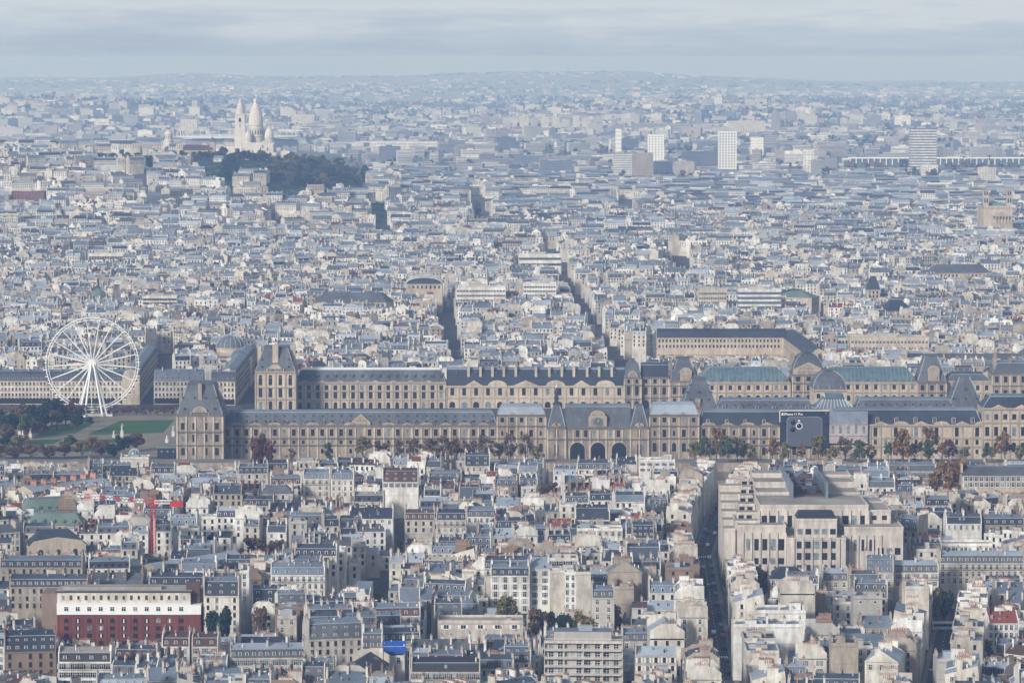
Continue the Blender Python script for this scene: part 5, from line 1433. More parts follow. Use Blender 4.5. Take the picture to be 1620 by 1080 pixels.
# kerbside cars and markings in the two streets
g = Geo(); kb = Geo()
def along(P, ys):
    for (a, b) in zip(P[:-1], P[1:]):
        if a[1] <= ys <= b[1]:
            q = (ys-a[1])/(b[1]-a[1]); return a[0]+q*(b[0]-a[0]), math.atan2(b[1]-a[1], b[0]-a[0])
rnd = random.Random(31)
for P, nm, y0, y1 in ((ST_A, "deep", 1290, 1950), (ST_B, "slanting", 1260, 1760)):
    for a, b in zip(P[:-1], P[1:]):
        d = Vector((b[0]-a[0], b[1]-a[1])).normalized(); q = Vector((-d.y, d.x))
        for s0, s1 in ((3.7, 5.5), (-5.5, -3.7)):
            kb.poly([(a[0]+q.x*s0, a[1]+q.y*s0, .15), (a[0]+q.x*s1, a[1]+q.y*s1, .15), (b[0]+q.x*s1, b[1]+q.y*s1, .15), (b[0]+q.x*s0, b[1]+q.y*s0, .15)][::-1], "pavement")
    y = y0
    while y < y1:
        x, an = along(P, y); c, s = math.cos(an), math.sin(an)
        g.poly([(x-.08, y, .06), (x+.08, y, .06), (x+.08+c*3, y+3, .06), (x-.08+c*3, y+3, .06)], "white_paint"); y += 9
    for yz in (y0+130, y0+330, y0+420):
        x, an = along(P, yz)
        for k in range(7): xx = x-3+k; g.poly([(xx-.25, yz, .061), (xx+.25, yz, .061), (xx+.25, yz+4, .061), (xx-.25, yz+4, .061)], "white_paint")
    if nm == "deep":
        n = {1: 0, -1: 0}
        for k in range(44):
            ys = y0 + 20 + k*14.6 + rnd.uniform(-2, 2); sd = 1 if k % 2 else -1
            if ys > y1 or rnd.random() < .15: continue
            x, an = along(P, ys); n[sd] += 1
            vehicle("car", f"small car parked at the {'left' if sd < 0 else 'right'} kerb of the deep street, {['first','second','third','fourth','fifth','sixth','seventh','eighth','ninth','tenth','eleventh','twelfth','thirteenth','fourteenth','fifteenth','sixteenth','seventeenth','eighteenth','nineteenth','twentieth','twenty-first','twenty-second'][n[sd]-1]} from the viewer", x + sd*2.6*math.sin(an), ys - sd*2.6*math.cos(an), an, rnd.choice(["white_paint", "iron_dark", "zinc_light", "tower_dark", "iron_dark", "zinc", "red_paint"]), group="cars parked along the deep street")
structure("road_markings", g, "white lane dashes and zebra crossings on the asphalt"); structure("pavements", kb, "grey pavements along the two straight streets")
# ------------------------------------------------------------------ gardens and the wheel
g = Geo(); rect_px(g, [(-420, 722), (278, 722), (300, 648), (-420, 648)], .05, "sand_path"); structure("garden_paths", g, "pale sandy paths of the formal gardens")
LAWNS = [[(138, 688), (258, 684), (276, 664), (190, 665)], [(100, 703), (200, 699), (206, 693), (118, 696)], [(55, 690), (122, 684), (150, 668), (80, 672)], [(-40, 706), (85, 702), (100, 694), (-40, 698)], [(-40, 716), (190, 713), (200, 704), (-40, 710)]]
g = Geo()
for L in LAWNS: rect_px(g, L, .09, "lawn")
structure("lawns", g, "dark green lawns of the formal gardens")
take((on(110, 690, 0)[0], 2300, 125, 165, 0))

def ferris_wheel():
    Y = 2400; xc, zc = at(146, 575, Y); rad = 73 * Y / FOC
    r = thing("ferris_wheel", "giant white ferris wheel standing at the edge of the gardens, left", "ferris wheel", (xc, Y, 0), R(7))
    n = 42; W = "white_paint"
    rim = Geo()
    for sy in (-1.3, 1.3):
        for rr, t in ((rad, .40), (rad-1.6, .22)):
            for k in range(84):
                a, b = 2*math.pi*k/84, 2*math.pi*(k+1)/84
                rim.tube((rr*math.cos(a), sy, zc+rr*math.sin(a)), (rr*math.cos(b), sy, zc+rr*math.sin(b)), t, W, 4)
    for k in range(84):
        a = 2*math.pi*k/84; c, s = math.cos(a), math.sin(a)
        rim.tube((rad*c, -1.3, zc+rad*s), (rad*c, 1.3, zc+rad*s), .12, W, 3); 
        b = a + math.pi/84; rim.tube((rad*c, -1.3, zc+rad*s), ((rad-1.6)*math.cos(b), -1.3, zc+(rad-1.6)*math.sin(b)), .1, W, 3)
    part("rim", rim, r)
    g = Geo()
    for sy in (-1.0, 1.0):
        g.tube((0, sy*2.6, 0), (rad-1.2, sy*1.2, 0), .44, W, 4, .28)
        for q in range(6): g.tube((3+q*4, sy*2.4-sy*.2*q, 0), (3+(q+.5)*4, -sy*2.2+sy*.2*q, 0), .09, W, 3)
    me = g.mesh("spoke")
    for k in range(21):
        o = link("spoke", me, r, (0, 0, zc)); o.rotation_euler = (0, -2*math.pi*k/21 + .1, 0)
    g = Geo(); g.lathe(0, 0, [(2.6, -3.4), (2.6, 3.4), (2.0, 3.5)], 20, W); me = g.mesh("hub"); me.transform(Matrix.Rotation(R(90), 4, 'X')); link("hub", me, r, (0, 0, zc))
    for sx, q in ((-1, 9.5), (1, 9.5), (-1, 5.5), (1, 6.5)):
        for sy in (-1, 1):
            g = Geo(); g.tube((sx*q, sy*(8 if q > 7 else 11), 0), (sx*.8, sy*3.6, zc), .75, W, 6, .55); part("leg", g, r)
    g = Geo(); g.prism_y([(-1, -1.6), (1, -1.6), (1.05, -.3), (.7, .3), (-.7, .3), (-1.05, -.3)], -1, 1, "frame_white", "pane"); g.box(-1.07, 1.07, -1.02, 1.02, -1.7, -1.0, "white_paint", bottom=True); g.box(-.75, .75, -1.02, 1.02, .15, .4, "white_paint", bottom=True); me = g.mesh("gondola")
    for k in range(n):
        a = 2*math.pi*(k+.5)/n; link("gondola", me, r, ((rad+.2)*math.cos(a), 0, zc+(rad+.2)*math.sin(a)), 0)
    g = Geo(); g.box(-13, 13, -9, 9, .1, 1.4, "frame_white"); part("platform", g, r)
ferris_wheel()
def statue(u, v, lab, h=4.0):
    x, y = on(u, v, 0); r = thing("statue", lab, "statue", (x, y, 0))
    g = Geo(); g.box(-.9, .9, -.9, .9, .05, h*.45, "stone_white"); g.box(-1.1, 1.1, -1.1, 1.1, h*.45, h*.5, "stone_white", bottom=True); part("plinth", g, r)
    g = Geo(); g.lathe(0, 0, [(.55, h*.5), (.6, h*.62), (.42, h*.74), (.6, h*.86), (.5, h*.95), (.2, h), (.28, h*1.06), (.26, h*1.12), (.05, h*1.16)], 8, "stone_white"); g.tube((.4, 0, h*.92), (1.0, -.2, h*1.05), .16, "stone_white", 5); part("figure", g, r)
for u, v, lab, h in ((31, 692, "pale statue group on a tall plinth in the gardens, leftmost", 8), (48, 694, "pale statue on a plinth, third from left in the gardens", 7), (36, 693, "low pale statue between two taller ones in the gardens", 5), (193, 691, "pale statue on a plinth in the middle of the lawns", 7.5), (180, 692, "small pale statue left of the one in the middle of the lawns", 4), (274, 690, "pale statue on the sandy path beside the corner pavilion", 6), (264, 700, "small pale statue on the slanting path near the corner pavilion", 4)): statue(u, v, lab, h)
x, y = on(265, 727, 0); r = thing("event_tent", "black fronted event tent beside the corner pavilion of the palace", "tent", (x, y, 0))
g = Geo(); g.box(-6, 6, 0, 8, 0, 7, "board_black", "iron_dark"); part("walls", g, r)
g = Geo(); g.box(-6.3, 6.3, -.3, 8.2, 7, 7.8, "copper_green"); part("canopy", g, r)
for q in (-3.5, 0, 3.5): link("spotlight", win_mesh(.7, .7, False, "pane_pale", "white_paint", True), r, (q, 0, 5))

# ------------------------------------------------------------------ right bank: arcaded street front
def arcade_row(u0, u1, v_e, Y, label, cols, dorm, rot=0, d=16, roofm="zinc_dark", v_top=572):
    um = (u0+u1)/2; xm, h = at(um, v_e, Y); k = Y/FOC; w = (u1-u0)*k
    r = thing("arcaded_building", label, "arcaded building", (xm, Y, 0), R(rot))
    g = Geo(); g.box(-w/2, w/2, 0, d, 0, h, "wall_ivory"); g.box(-w/2-.1, w/2+.1, -.5, d, h-.5, h+.05, "stone_trim", bottom=True)
    for z in (5.6, 9.6, 13.4): g.box(-w/2, w/2, -.35, 0, z, z+.3, "stone_trim", bottom=True)
    part("wall", g, r)
    g = Geo(); g.prism_x([(0, h+.06), (1.8, h+4.6), (3.6, h+6.2), (d/2, h+7.4), (d-3, h+6), (d, h+.06)], -w/2, w/2, [roofm, roofm, "zinc", "zinc", roofm], "stone_clean"); part("roof", g, r)
    grid_windows(r, lin(-w/2+.4, w/2-.4, cols), [h-2.2, h-6.0, h-9.8], 1.2, 2.1, "stone_trim", 0, False, .2, cols)
    for x in lin(-w/2+.4, w/2-.4, cols):
        link("arch", win_mesh(2.6, 4.2, True, "pane", "stone_trim", True), r, (x, 0, 2.6))
    for x in lin(-w/2, w/2, dorm): link("dormer", dormer_mesh("stone_clean", roofm, 1.4, 1.8, 2.5, 1), r, (x, .4, h+.6))
    for x in lin(-w/2, w/2, dorm)[::2]: link("dormer", dormer_mesh(roofm, roofm, 1.2, 1.4, 2.5, 1), r, (x, 1.6, h+3.4))
    for x in lin(-w/2, w/2, max(2, cols//4)): link("chimney", chimney_mesh("wall_cream", 4, 4), r, (x, d*.4, h+4.5))
    take((xm, Y+d/2, w/2+1, d/2+1, R(rot)))
arcade_row(-40, 80, 602, 2478, "long arcaded cream street front with slate dormers at the left edge behind the gardens", 21, 20)
arcade_row(81, 219, 602, 2478, "arcaded cream street front directly behind the ferris wheel", 22, 20)
arcade_row(243, 321, 602, 2478, "arcaded cream corner building with blue zinc roof right of the ferris wheel", 13, 9, roofm="zinc")
arcade_row(334, 372, 603, 2470, "arcaded corner building at the mouth of the dark street beside the tall corner pavilion", 6, 5)
def side_front(u0, v0, u1, v1, label, h=19):
    a, b = on(u0, v0, 0), on(u1, v1, 0); L = math.hypot(b[0]-a[0], b[1]-a[1]); an = math.atan2(b[1]-a[1], b[0]-a[0])
    r = thing("street_facade_building", label, "building", (a[0], a[1], 0), an)
    g = Geo(); g.box(0, L, 0, 12, 0, h, "stone_clean"); g.box(0, L, -.5, 12, h-.5, h, "stone_trim", bottom=True); part("wall", g, r)
    g = Geo(); g.prism_x([(0, h), (1.6, h+4.2), (6, h+6), (10.4, h+4.2), (12, h)], 0, L, ["zinc_dark", "zinc", "zinc", "zinc_dark"], "wall_cream"); part("roof", g, r)
    grid_windows(r, lin(.5, L-.5, int(L/3)), [h-2.2, h-5.8, h-9.4, h-13], 1.2, 2.1, "stone_trim", 0, False, .2)
    for q in lin(1, L-1, int(L/5)): link("dormer", dormer_mesh("stone_clean", "zinc_dark", 1.3, 1.6, 2.2), r, (q, .3, h+.5))
    c, s = math.cos(an), math.sin(an); take((a[0]+L/2*c-6*s, a[1]+L/2*s+6*c, L/2+.5, 6.5, an))
side_front(374, 640, 404, 598, "building with a long receding stone front on the dark street beside the tall corner pavilion")
side_front(221, 640, 250, 597, "building with a receding stone front just right of the ferris wheel")

def palais_court():
    Y = 2790; k = Y/FOC
    r = thing("palace_court_building", "long cream court building with dark slate roof and receding wing, beyond the palace", "palace building", ((1150-810)*k, Y, 0))
    X = lambda u: (u-1150)*k
    h = at(1150, 534, Y)[1]
    g = Geo(); g.box(X(1040), X(1245), 0, 14, 0, h, "stone_clean"); g.box(X(1040), X(1245), -.5, 0, h-.6, h, "stone_trim", bottom=True); g.box(X(1040), X(1245), -.3, 0, 8.5, 9, "stone_trim", bottom=True); part("wall", g, r)
    g = Geo(); g.prism_x([(-.4, h), (2, h+4.6), (7, h+6.6), (12, h+4.6), (14.4, h)], X(1040), X(1245), ["slate", "slate", "slate", "slate"], "stone_clean"); part("roof", g, r)
    n = 34
    grid_windows(r, lin(X(1041), X(1236), n), [h-2.4, h-6.6], 1.3, 2.0, "stone_trim", 0, False, .1)
    for x in lin(X(1041), X(1236), n): link("arch", win_mesh(1.7, 5.0, True, "pane", "stone_trim", True), r, (x, 0, 3.6))
    g = Geo(); an = R(-88.5)
    g.place(X(1243)-1, 4, 0, an); L = 190
    g.box(0, L, 0, 13, 0, h-.1, "stone_clean"); g.prism_x([(-.4, h-.1), (2, h+4.4), (6.5, h+6.4), (11, h+4.4), (13.4, h-.1)], 0, L, "slate", "stone_clean"); part("receding_wing", g, r)
    for q in lin(1, L-2, 34):
        for z in (h-2.4, h-6.6): link("window", win_mesh(1.3, 2.0, False, "pane", "stone_trim"), r, (X(1243)-1 + q*math.cos(an), 4 + q*math.sin(an), z), an)
    take(((1143-810)*k, Y+6, 54, 16, 0)); take(((1243-810)*k + 9, Y-92, 98, 10, an))
    g = Geo(); 
    x0 = (1055-810)*2700/FOC
    rnd = random.Random(8)
    take((x0+35, 2735, 50, 40, 0))
palais_court()
# ------------------------------------------------------------------ right bank and far landmarks
def reserve_thing(x, y, hw, hd, rot=0.0): take((x, y, hw, hd, rot))

def basilica():
    Y = 5150; k = Y/FOC*1.0; uc = 408
    xc, zb = at(uc, 251, Y); r = thing("white_basilica", "white domed basilica with a tall bell tower crowning the wooded hill", "basilica", (xc, Y, 0))
    X = lambda u: (u-uc)*k
    Z = lambda v: at(uc, v, Y)[1]
    S = "stone_white"
    g = Geo()
    g.box(X(388), X(434), 0, 46, zb-25, Z(226), S)
    g.box(X(407), X(433), -7, 0, zb-25, Z(228), S)          # porch front
    g.prism_y([(X(409), Z(228)), (X(431), Z(228)), (X(420), Z(220.5))], -6, 10, S)
    for a, b in ((406, 411), (429, 438)): g.box(X(a), X(b), -10, -7.01, zb-25, Z(241), S)
    g.box(X(385), X(394), 4, 14, zb-25, Z(230), S)
    part("body", g, r)
    for u in (413.5, 419.5, 425.5):
        link("arch", win_mesh(3.0, 7.0, True, "pane", S, True), r, (X(u), -7, Z(247)))
    for u, v in ((416.5, 232), (413, 236), (424, 236)): link("window", win_mesh(1.3, 4.5, True, "pane", "stone_trim", True), r, (X(u), -7, Z(v)))
    def dome(u, y, v0, vd, vt, rpx, name="small_dome"):
        g = Geo(); rr = rpx*k; z0, z1, z2 = Z(v0), Z(vd), Z(vt)
        P = [(rr, z0-12), (rr, z1), (rr*1.12, z1+.2), (rr*1.12, z1+1), (rr*1.02, z1+1.2)]
        H = z2-z1
        P += [(rr*1.02*f, z1+1.2+H*t) for f, t in ((1.0, .05), (.99, .15), (.95, .28), (.87, .42), (.74, .54), (.58, .64), (.40, .72), (.24, .78), (.13, .82), (.11, .86), (.16, .88), (.14, .94), (.04, 1.0))]
        g.lathe(0, 0, P, 16, S); return part(name, g, r, (X(u), y, 0))
    dm = dome(403, 26, 222, 199, 157, 11.3, "great_dome")
    for q in range(16):
        a = 2*math.pi*q/16
        link("window", win_mesh(1.6, 6.0, True, "pane", S, True), r, (X(403)+11.3*k*math.sin(a), 26-11.3*k*math.cos(a), Z(210)), a)
    g = Geo(); g.lathe(0, 0, [(11.4*k, Z(217)), (12.4*k, Z(216.5)), (12.4*k, Z(215)), (11.4*k, Z(214.9))], 24, S); g.lathe(0, 0, [(11.4*k, Z(205)), (12.4*k, Z(204.5)), (12.4*k, Z(202.5)), (11.4*k, Z(202.4))], 24, S); part("cornice_ring", g, r, (X(403), 26, 0))
    for u, y, v0, vd, vt, rp in ((392, 8, 226, 222, 205, 5.4), (425.5, 8, 226, 219, 199, 7.0), (413, 44, 224, 217, 204, 4.6)): dome(u, y, v0, vd, vt, rp)
    # bell tower
    g = Geo(); bx = X(378); a = 7.6*k
    for k2, (h0, h1, aa) in enumerate(((zb-20, Z(205), 1.15), (Z(205), Z(182), 1.0))): g.box(-a*aa, a*aa, 30-a*aa, 30+a*aa, h0, h1, S)
    g.box(-a*1.2, a*1.2, 30-a*1.2, 30+a*1.2, Z(206), Z(204.5), S); g.box(-a*1.1, a*1.1, 30-a*1.1, 30+a*1.1, Z(182.5), Z(180.5), S, bottom=True)
    g.lathe(0, 30, [(a*.98, Z(180.5)), (a*.95, Z(178.5)), (a*.86, Z(174)), (a*.55, Z(167)), (a*.32, Z(163.5)), (a*.3, Z(162)), (a*.4, Z(161.5)), (a*.15, Z(159)), (.2, Z(155.5))], 12, S)
    bt = part("bell_tower", g, r, (bx, 0, 0))
    link("window", win_mesh(3.4, 6.0, True, "pane", "stone_trim", True), bt, (0, 30-a, Z(190.5)))
    link("window", win_mesh(3.0, 6.5, True, "print_mauve", "stone_trim", True), bt, (0, 30-a, Z(199)))
    for u, v in ((371, 240), (382, 236), (397, 243)):
        g = Geo(); g.lathe(0, 0, [(2.2, zb-15), (2.2, Z(v)), (2.6, Z(v)+.4), (1.2, Z(v)+4), (.2, Z(v)+8)], 8, S); part("turret", g, r, (X(u), -4, 0))
    g = Geo(); g.lathe(0, 0, [(1.6, Z(163)-2), (1.6, Z(160)), (.9, Z(158)), (.3, Z(155))], 8, S); part("lantern", g, r, (X(401), 26, 0))
    reserve_thing(xc, Y+20, 34, 40)
basilica()
PROTECT += [(366, 440, 250, 5140), (256, 278, 238, 5300), (286, 345, 246, 5220), (1545, 1605, 350, 4320), (640, 702, 460, 3330), (340, 392, 566, 2750), (1040, 1250, 566, 2780), (400, 470, 645, 2400)]
NOBUILD += [[(284, 236), (368, 236), (368, 256), (290, 254)], [(352, 250), (374, 250), (376, 296), (352, 290)], [(362, 230), (446, 226), (490, 238), (590, 262), (592, 294), (470, 286), (440, 286), (414, 264), (372, 256)], [(146, 250), (240, 250), (240, 268), (148, 268)], [(428, 340), (448, 340), (450, 382), (430, 378)]]
def simple(name, label, cat, u0, u1, v0, v1, Y, d, wall, roof, cols=0, rows=0, ww=1.6, wh=1.8, rot=0.0, ribs=None, frame="wall_white", base=-12, pane="pane", bands=0, top=None, grow=1.0):
    """a block-shaped building with window grid, bands or ribs, parapet and roof plant"""
    um = (u0+u1)/2; xm, h = at(um, v0, Y); zb = ground_z(xm, Y) if Y > 2500 else 0
    k = Y/FOC; w = (u1-u0)*k; lo = at(um, v1, Y)[1]
    zb = min(zb, lo)
    r = thing(name, label, cat, (xm, Y, 0), rot)
    g = Geo(); g.box(-w/2, w/2, 0, d, zb+base, h, wall, roof)
    for a in ((-w/2, w/2, 0, .5), (-w/2, w/2, d-.5, d), (-w/2, -w/2+.5, .5, d-.5), (w/2-.5, w/2, .5, d-.5)): g.box(*a, h, h+1.1, wall)
    if ribs:
        for c in range(ribs+1): x = -w/2+c*w/ribs; g.box(x-w*.012-.15, x+w*.012+.15, -.9, 0, zb+base, h+.5, top or wall)
    if bands:
        for c in range(bands): z = lo + (h-lo)*(c+.25)/bands; g.box(-w/2-.3, w/2+.3, -.35, d+.3, z, z+(h-lo)/bands*.5, top or wall, bottom=True)
    part("wall", g, r)
    g = Geo(); g.box(-w*.25, w*.1, d*.3, d*.7, h+.003, h+3.2, "wall_grey"); g.box(w*.18, w*.3, d*.3, d*.6, h+.003, h+2.0, "zinc_light"); part("roof_plant", g, r)
    if cols and rows:
        me = win_mesh(ww, wh, False, pane, frame, True)
        n = 0
        for j in range(rows):
            z = h - (h-lo)*(j+.6)/rows
            for x in lin(-w/2+.4, w/2-.4, cols):
                n += 1
                if n <= 100: link("window", me, r, (x, 0, z))
    reserve_thing(xm, Y+d/2, w/2+2, d/2+2, rot)
    if Y < 8000: PROTECT.append((u0, u1, v1 - 2, Y))
    return r
def water_tower():
    Y = 5320; x, z = at(267, 240, Y); k = Y/FOC; r = thing("water_tower", "round white water tower with a small dome on the hill left of the basilica", "water tower", (x, Y, 0))
    Z = lambda v: at(267, v, Y)[1]; a = 7*k
    g = Geo(); g.lathe(0, 0, [(a*.95, z-30), (a*.95, Z(224)), (a*1.1, Z(223)), (a*1.1, Z(221)), (a*.8, Z(220.5)), (a*.8, Z(214)), (a*.95, Z(213)), (a*.95, Z(211)), (a*.75, Z(209)), (a*.4, Z(206.5)), (.5, Z(205))], 16, "stone_white"); part("body", g, r)
    for q in range(10):
        t = 2*math.pi*q/10; link("window", win_mesh(1.4, 5, True, "print_blue", "stone_white", True), r, (a*.8*math.sin(t), -a*.8*math.cos(t), Z(217.5)), t)
    reserve_thing(x, Y, 10, 10)
water_tower()
r = simple("old_church", "low old church with a brown tiled roof and short tower left of the basilica", "church", 289, 340, 239, 248, 5230, 16, "stone_trim", "tile_brown", 8, 1, 1.8, 4)
k_ = root_w = (340-289)*5230/FOC; hz = at(315, 239, 5230)[1]
g = Geo(); g.prism_x([(-.3, hz+1.2), (8, hz+8.5), (16.3, hz+1.2)], -k_/2, k_/2-4, "tile_brown", "stone_trim"); part("roof", g, r)
g = Geo(); g.box(k_/2-8, k_/2, 4, 12, hz, hz+13, "stone_trim"); g.lathe(k_/2-4, 8, [(4.5, hz+13), (3.5, hz+17), (.4, hz+20)], 8, "slate_grey"); part("tower", g, r)

def stadium():
    Y = 9600; x, z = at(378, 216, Y); r = thing("stadium", "wide flat stadium with a floating white disc roof on the plain behind the basilica", "stadium", (x, Y, 0))
    a = 98*Y/FOC; zg = ground_z(x, Y)
    g = Geo(); g.lathe(0, 0, [(a*.9, zg-5), (a*.95, z-10), (a*.9, z-9)], 40, "suburb_grey", sy=.8); part("stands", g, r)
    g = Geo(); g.lathe(0, 0, [(a*.99, z-2.5), (a, z), (a*.98, z+1.5), (a*.55, z+5)], 48, "white_paint", sy=.8); part("roof", g, r)
    for q in range(18):
        t = math.pi + math.pi*q/17; g = Geo(); g.tube((a*.93*math.cos(t), a*.75*math.sin(t), z+2), (a*.98*math.cos(t), a*.79*math.sin(t), z+34), .9, "white_paint", 5, .3); part("mast", g, r)
    reserve_thing(x, Y, a, a*.8)
stadium()

TOWERS = [
 (1137, 1165, 209, 270, 7100, 24, "white_paint", "bright white slab tower with dark vertical stripes and square top, right of centre", dict(ribs=6, cols=6, rows=14, ww=3, wh=3, pane="tower_dark")),
 (1441, 1482, 204, 277, 6900, 30, "tower_dark", "broad dark tower striped with pale horizontal floors, far right", dict(bands=17, top="wall_white")),
 (1271, 1288, 238, 274, 6700, 16, "wall_white", "narrow white tower block between the slab tower and the broad striped tower", dict(cols=3, rows=8, ww=2, wh=1.8)),
 (1025, 1050, 214, 272, 7000, 22, "white_paint", "pair-like pale tower with bright right half, centre right skyline", dict(ribs=5, cols=5, rows=14, ww=2.2, wh=2)),
 (974, 983, 205, 262, 7300, 14, "white_paint", "very slim white tower left of the pale pair-like tower", dict(cols=2, rows=9, ww=2, wh=2)),
 (970, 999, 243, 280, 6550, 18, "tower_dark", "pale gridded housing block below the very slim tower", dict(ribs=9, bands=10, top="wall_white")),
 (1000.5, 1033, 243, 280, 6560, 18, "suburb_grey", "cream brown gridded housing block beside the pale gridded one", dict(ribs=10, bands=10, top="wall_tan")),
 (1034, 1064, 256, 278, 6500, 18, "tower_dark", "dark blue glass office block right of the gridded housing blocks", dict(bands=6, top="zinc_dark")),
 (1068, 1098, 256, 280, 6400, 18, "suburb_grey", "dull cream housing block left of the white slab tower", dict(ribs=9, bands=7, top="wall_cream")),
 (1155, 1210, 192, 214, 8600, 20, "wall_ivory", "long pale high-rise slab on the skyline above the white slab tower", dict(ribs=14, cols=14, rows=7, ww=3, wh=2.2, pane="tower_dark")),
 (1100, 1110, 178, 212, 8800, 16, "suburb_grey", "slim grey tower on the skyline left of the long pale slab", dict(cols=3, rows=10, ww=2.4, wh=2.2)),
 (1221, 1234, 178, 210, 8900, 16, "suburb_pink", "slim pinkish tower on the skyline right of the long pale slab", dict(bands=9, top="suburb_grey")),
 (1209, 1230, 213, 236, 7700, 22, "tower_dark", "dark blue office cube with a white checker of windows, right of the white slab tower", dict(cols=7, rows=8, ww=3.0, wh=1.7, pane="white_paint", frame="tower_dark")),
 (1188, 1208, 218, 246, 7500, 20, "wall_white", "white stepped office with strong horizontal floors beside the dark office cube", dict(bands=6, top="white_paint")),
 (999, 1092, 196, 214, 9200, 18, "suburb_grey", "very long pale housing slab on the skyline, centre right", dict(cols=22, rows=4, ww=4, wh=2.6)),
 (855, 905, 255, 272, 6300, 40, "tower_dark", "long low dark blue office building with white edge lines, centre skyline", dict(bands=4, top="zinc")),
 (1080, 1136, 240, 262, 7250, 30, "tower_dark", "long dark office bar behind and left of the white slab tower", dict(bands=4, top="slate_grey")),
 (585, 692, 225, 240, 7700, 30, "wall_white", "long white glass office bar, centre left skyline", dict(cols=20, rows=3, ww=6, wh=2.6, pane="pane_pale")),
 (713, 775, 226, 238, 7650, 26, "wall_white", "long white office bar with a blue middle, centre skyline", dict(cols=12, rows=3, ww=6, wh=2.6, pane="pane_pale")),
 (795, 807, 187, 207, 9000, 20, "suburb_pale", "tall housing slab, first from left in the pale row on the centre skyline", dict(ribs=3, cols=4, rows=6, ww=3, wh=2.4, pane="suburb_grey")),
 (810, 818, 190, 207, 9060, 20, "wall_ivory", "tall housing slab, second from left in the pale row on the centre skyline", dict(ribs=3, cols=4, rows=6, ww=3, wh=2.4, pane="suburb_grey")),
 (822, 836, 185, 207, 9120, 20, "wall_ivory", "tall housing slab, third from left in the pale row on the centre skyline", dict(ribs=3, cols=4, rows=6, ww=3, wh=2.4, pane="suburb_grey")),
 (840, 850, 189, 207, 9000, 20, "suburb_pale", "tall housing slab, fourth from left in the pale row on the centre skyline", dict(ribs=3, cols=4, rows=6, ww=3, wh=2.4, pane="suburb_grey")),
 (856, 868, 186, 207, 9060, 20, "wall_ivory", "tall housing slab, fifth from left in the pale row on the centre skyline", dict(ribs=3, cols=4, rows=6, ww=3, wh=2.4, pane="suburb_grey")),
 (873, 885, 186, 207, 9120, 20, "wall_ivory", "tall housing slab, sixth from left in the pale row on the centre skyline", dict(ribs=3, cols=4, rows=6, ww=3, wh=2.4, pane="suburb_grey")),
 (889, 900, 190, 207, 9000, 20, "suburb_pale", "tall housing slab, seventh from left in the pale row on the centre skyline", dict(ribs=3, cols=4, rows=6, ww=3, wh=2.4, pane="suburb_grey")),
 (906, 916, 184, 207, 9060, 20, "wall_ivory", "tall housing slab, eighth from left in the pale row on the centre skyline", dict(ribs=3, cols=4, rows=6, ww=3, wh=2.4, pane="suburb_grey")),
 (921, 934, 187, 207, 9120, 20, "wall_ivory", "tall housing slab, ninth from left in the pale row on the centre skyline", dict(ribs=3, cols=4, rows=6, ww=3, wh=2.4, pane="suburb_grey")),
 (939, 953, 185, 207, 9000, 20, "suburb_pale", "tall housing slab, tenth from left in the pale row on the centre skyline", dict(ribs=3, cols=4, rows=6, ww=3, wh=2.4, pane="suburb_grey")),
 (1458, 1484, 262, 280, 6250, 20, "wall_white", "small bright white block at the foot of the broad striped tower", dict(cols=6, rows=4, ww=2, wh=1.8)),
 (1548, 1576, 266, 288, 6050, 18, "wall_ivory", "cream and grey housing block near the right edge below the long colonnaded hall", dict(cols=6, rows=6, ww=2, wh=1.8)),
 (1284, 1312, 254, 278, 6350, 16, "suburb_grey", "grey blue pair of flats below the narrow white tower block", dict(cols=7, rows=6, ww=1.8, wh=1.8)),
 (149, 173, 189, 206, 8200, 30, "wall_white", "plain white cube-like works building on the plain, left of the water tower", dict(cols=5, rows=2, ww=3, wh=2)),
 (285, 312, 190, 212, 8800, 18, "wall_ivory", "pale stepped high-rise on the plain between water tower and basilica", dict(cols=6, rows=7, ww=2.6, wh=2)),
 (304, 312, 160, 176, 11500, 18, "wall_ivory", "slim pale tower far on the plain left of the bell tower", dict(cols=2, rows=6, ww=4, wh=3)),
 (462, 497, 182, 200, 9300, 20, "wall_ivory", "pair of pale high-rise slabs on the plain right of the basilica", dict(cols=8, rows=6, ww=3, wh=2.4)),
 (820, 888, 404, 422, 3800, 18, "wall_white", "white building with two strong rows of dark windows, upper middle of the city", dict(cols=20, rows=2, ww=2.2, wh=2.4)),
 (722, 800, 456, 478, 3240, 22, "wall_white", "white stepped office with terraces and long window rows, middle of the city", dict(cols=16, rows=3, ww=2.2, wh=1.6)),
 (828, 880, 450, 470, 3300, 22, "wall_white", "white modern block with long window bands left of the diagonal street", dict(cols=12, rows=3, ww=2.0, wh=1.6)),
 (1168, 1236, 460, 490, 3150, 20, "wall_white", "white office with four continuous window bands, right middle of the city", dict(bands=4, top="tower_dark")),
 (1105, 1150, 460, 482, 3180, 20, "stone_clean", "cream office with two neat window rows beside the white banded office", dict(cols=12, rows=3, ww=1.6, wh=2)),
 (1345, 1470, 535, 555, 2760, 20, "stone_clean", "long cream building with a row of square dark windows, right of the court building", dict(cols=22, rows=2, ww=1.8, wh=1.8)),
 (140, 194, 402, 414, 3900, 16, "wall_white", "white building with a row of dark arched openings, left middle of the city", dict(cols=13, rows=1, ww=2.4, wh=5)),
 (18, 70, 304, 318, 4700, 20, "brick_red", "dark pink brick building at the left edge of the city below the hill", dict(cols=9, rows=3, ww=2, wh=2)),
 (225, 280, 470, 482, 3200, 18, "wall_ivory", "ivory building with a long window row left of centre", dict(cols=13, rows=2, ww=2.4, wh=2)),
]
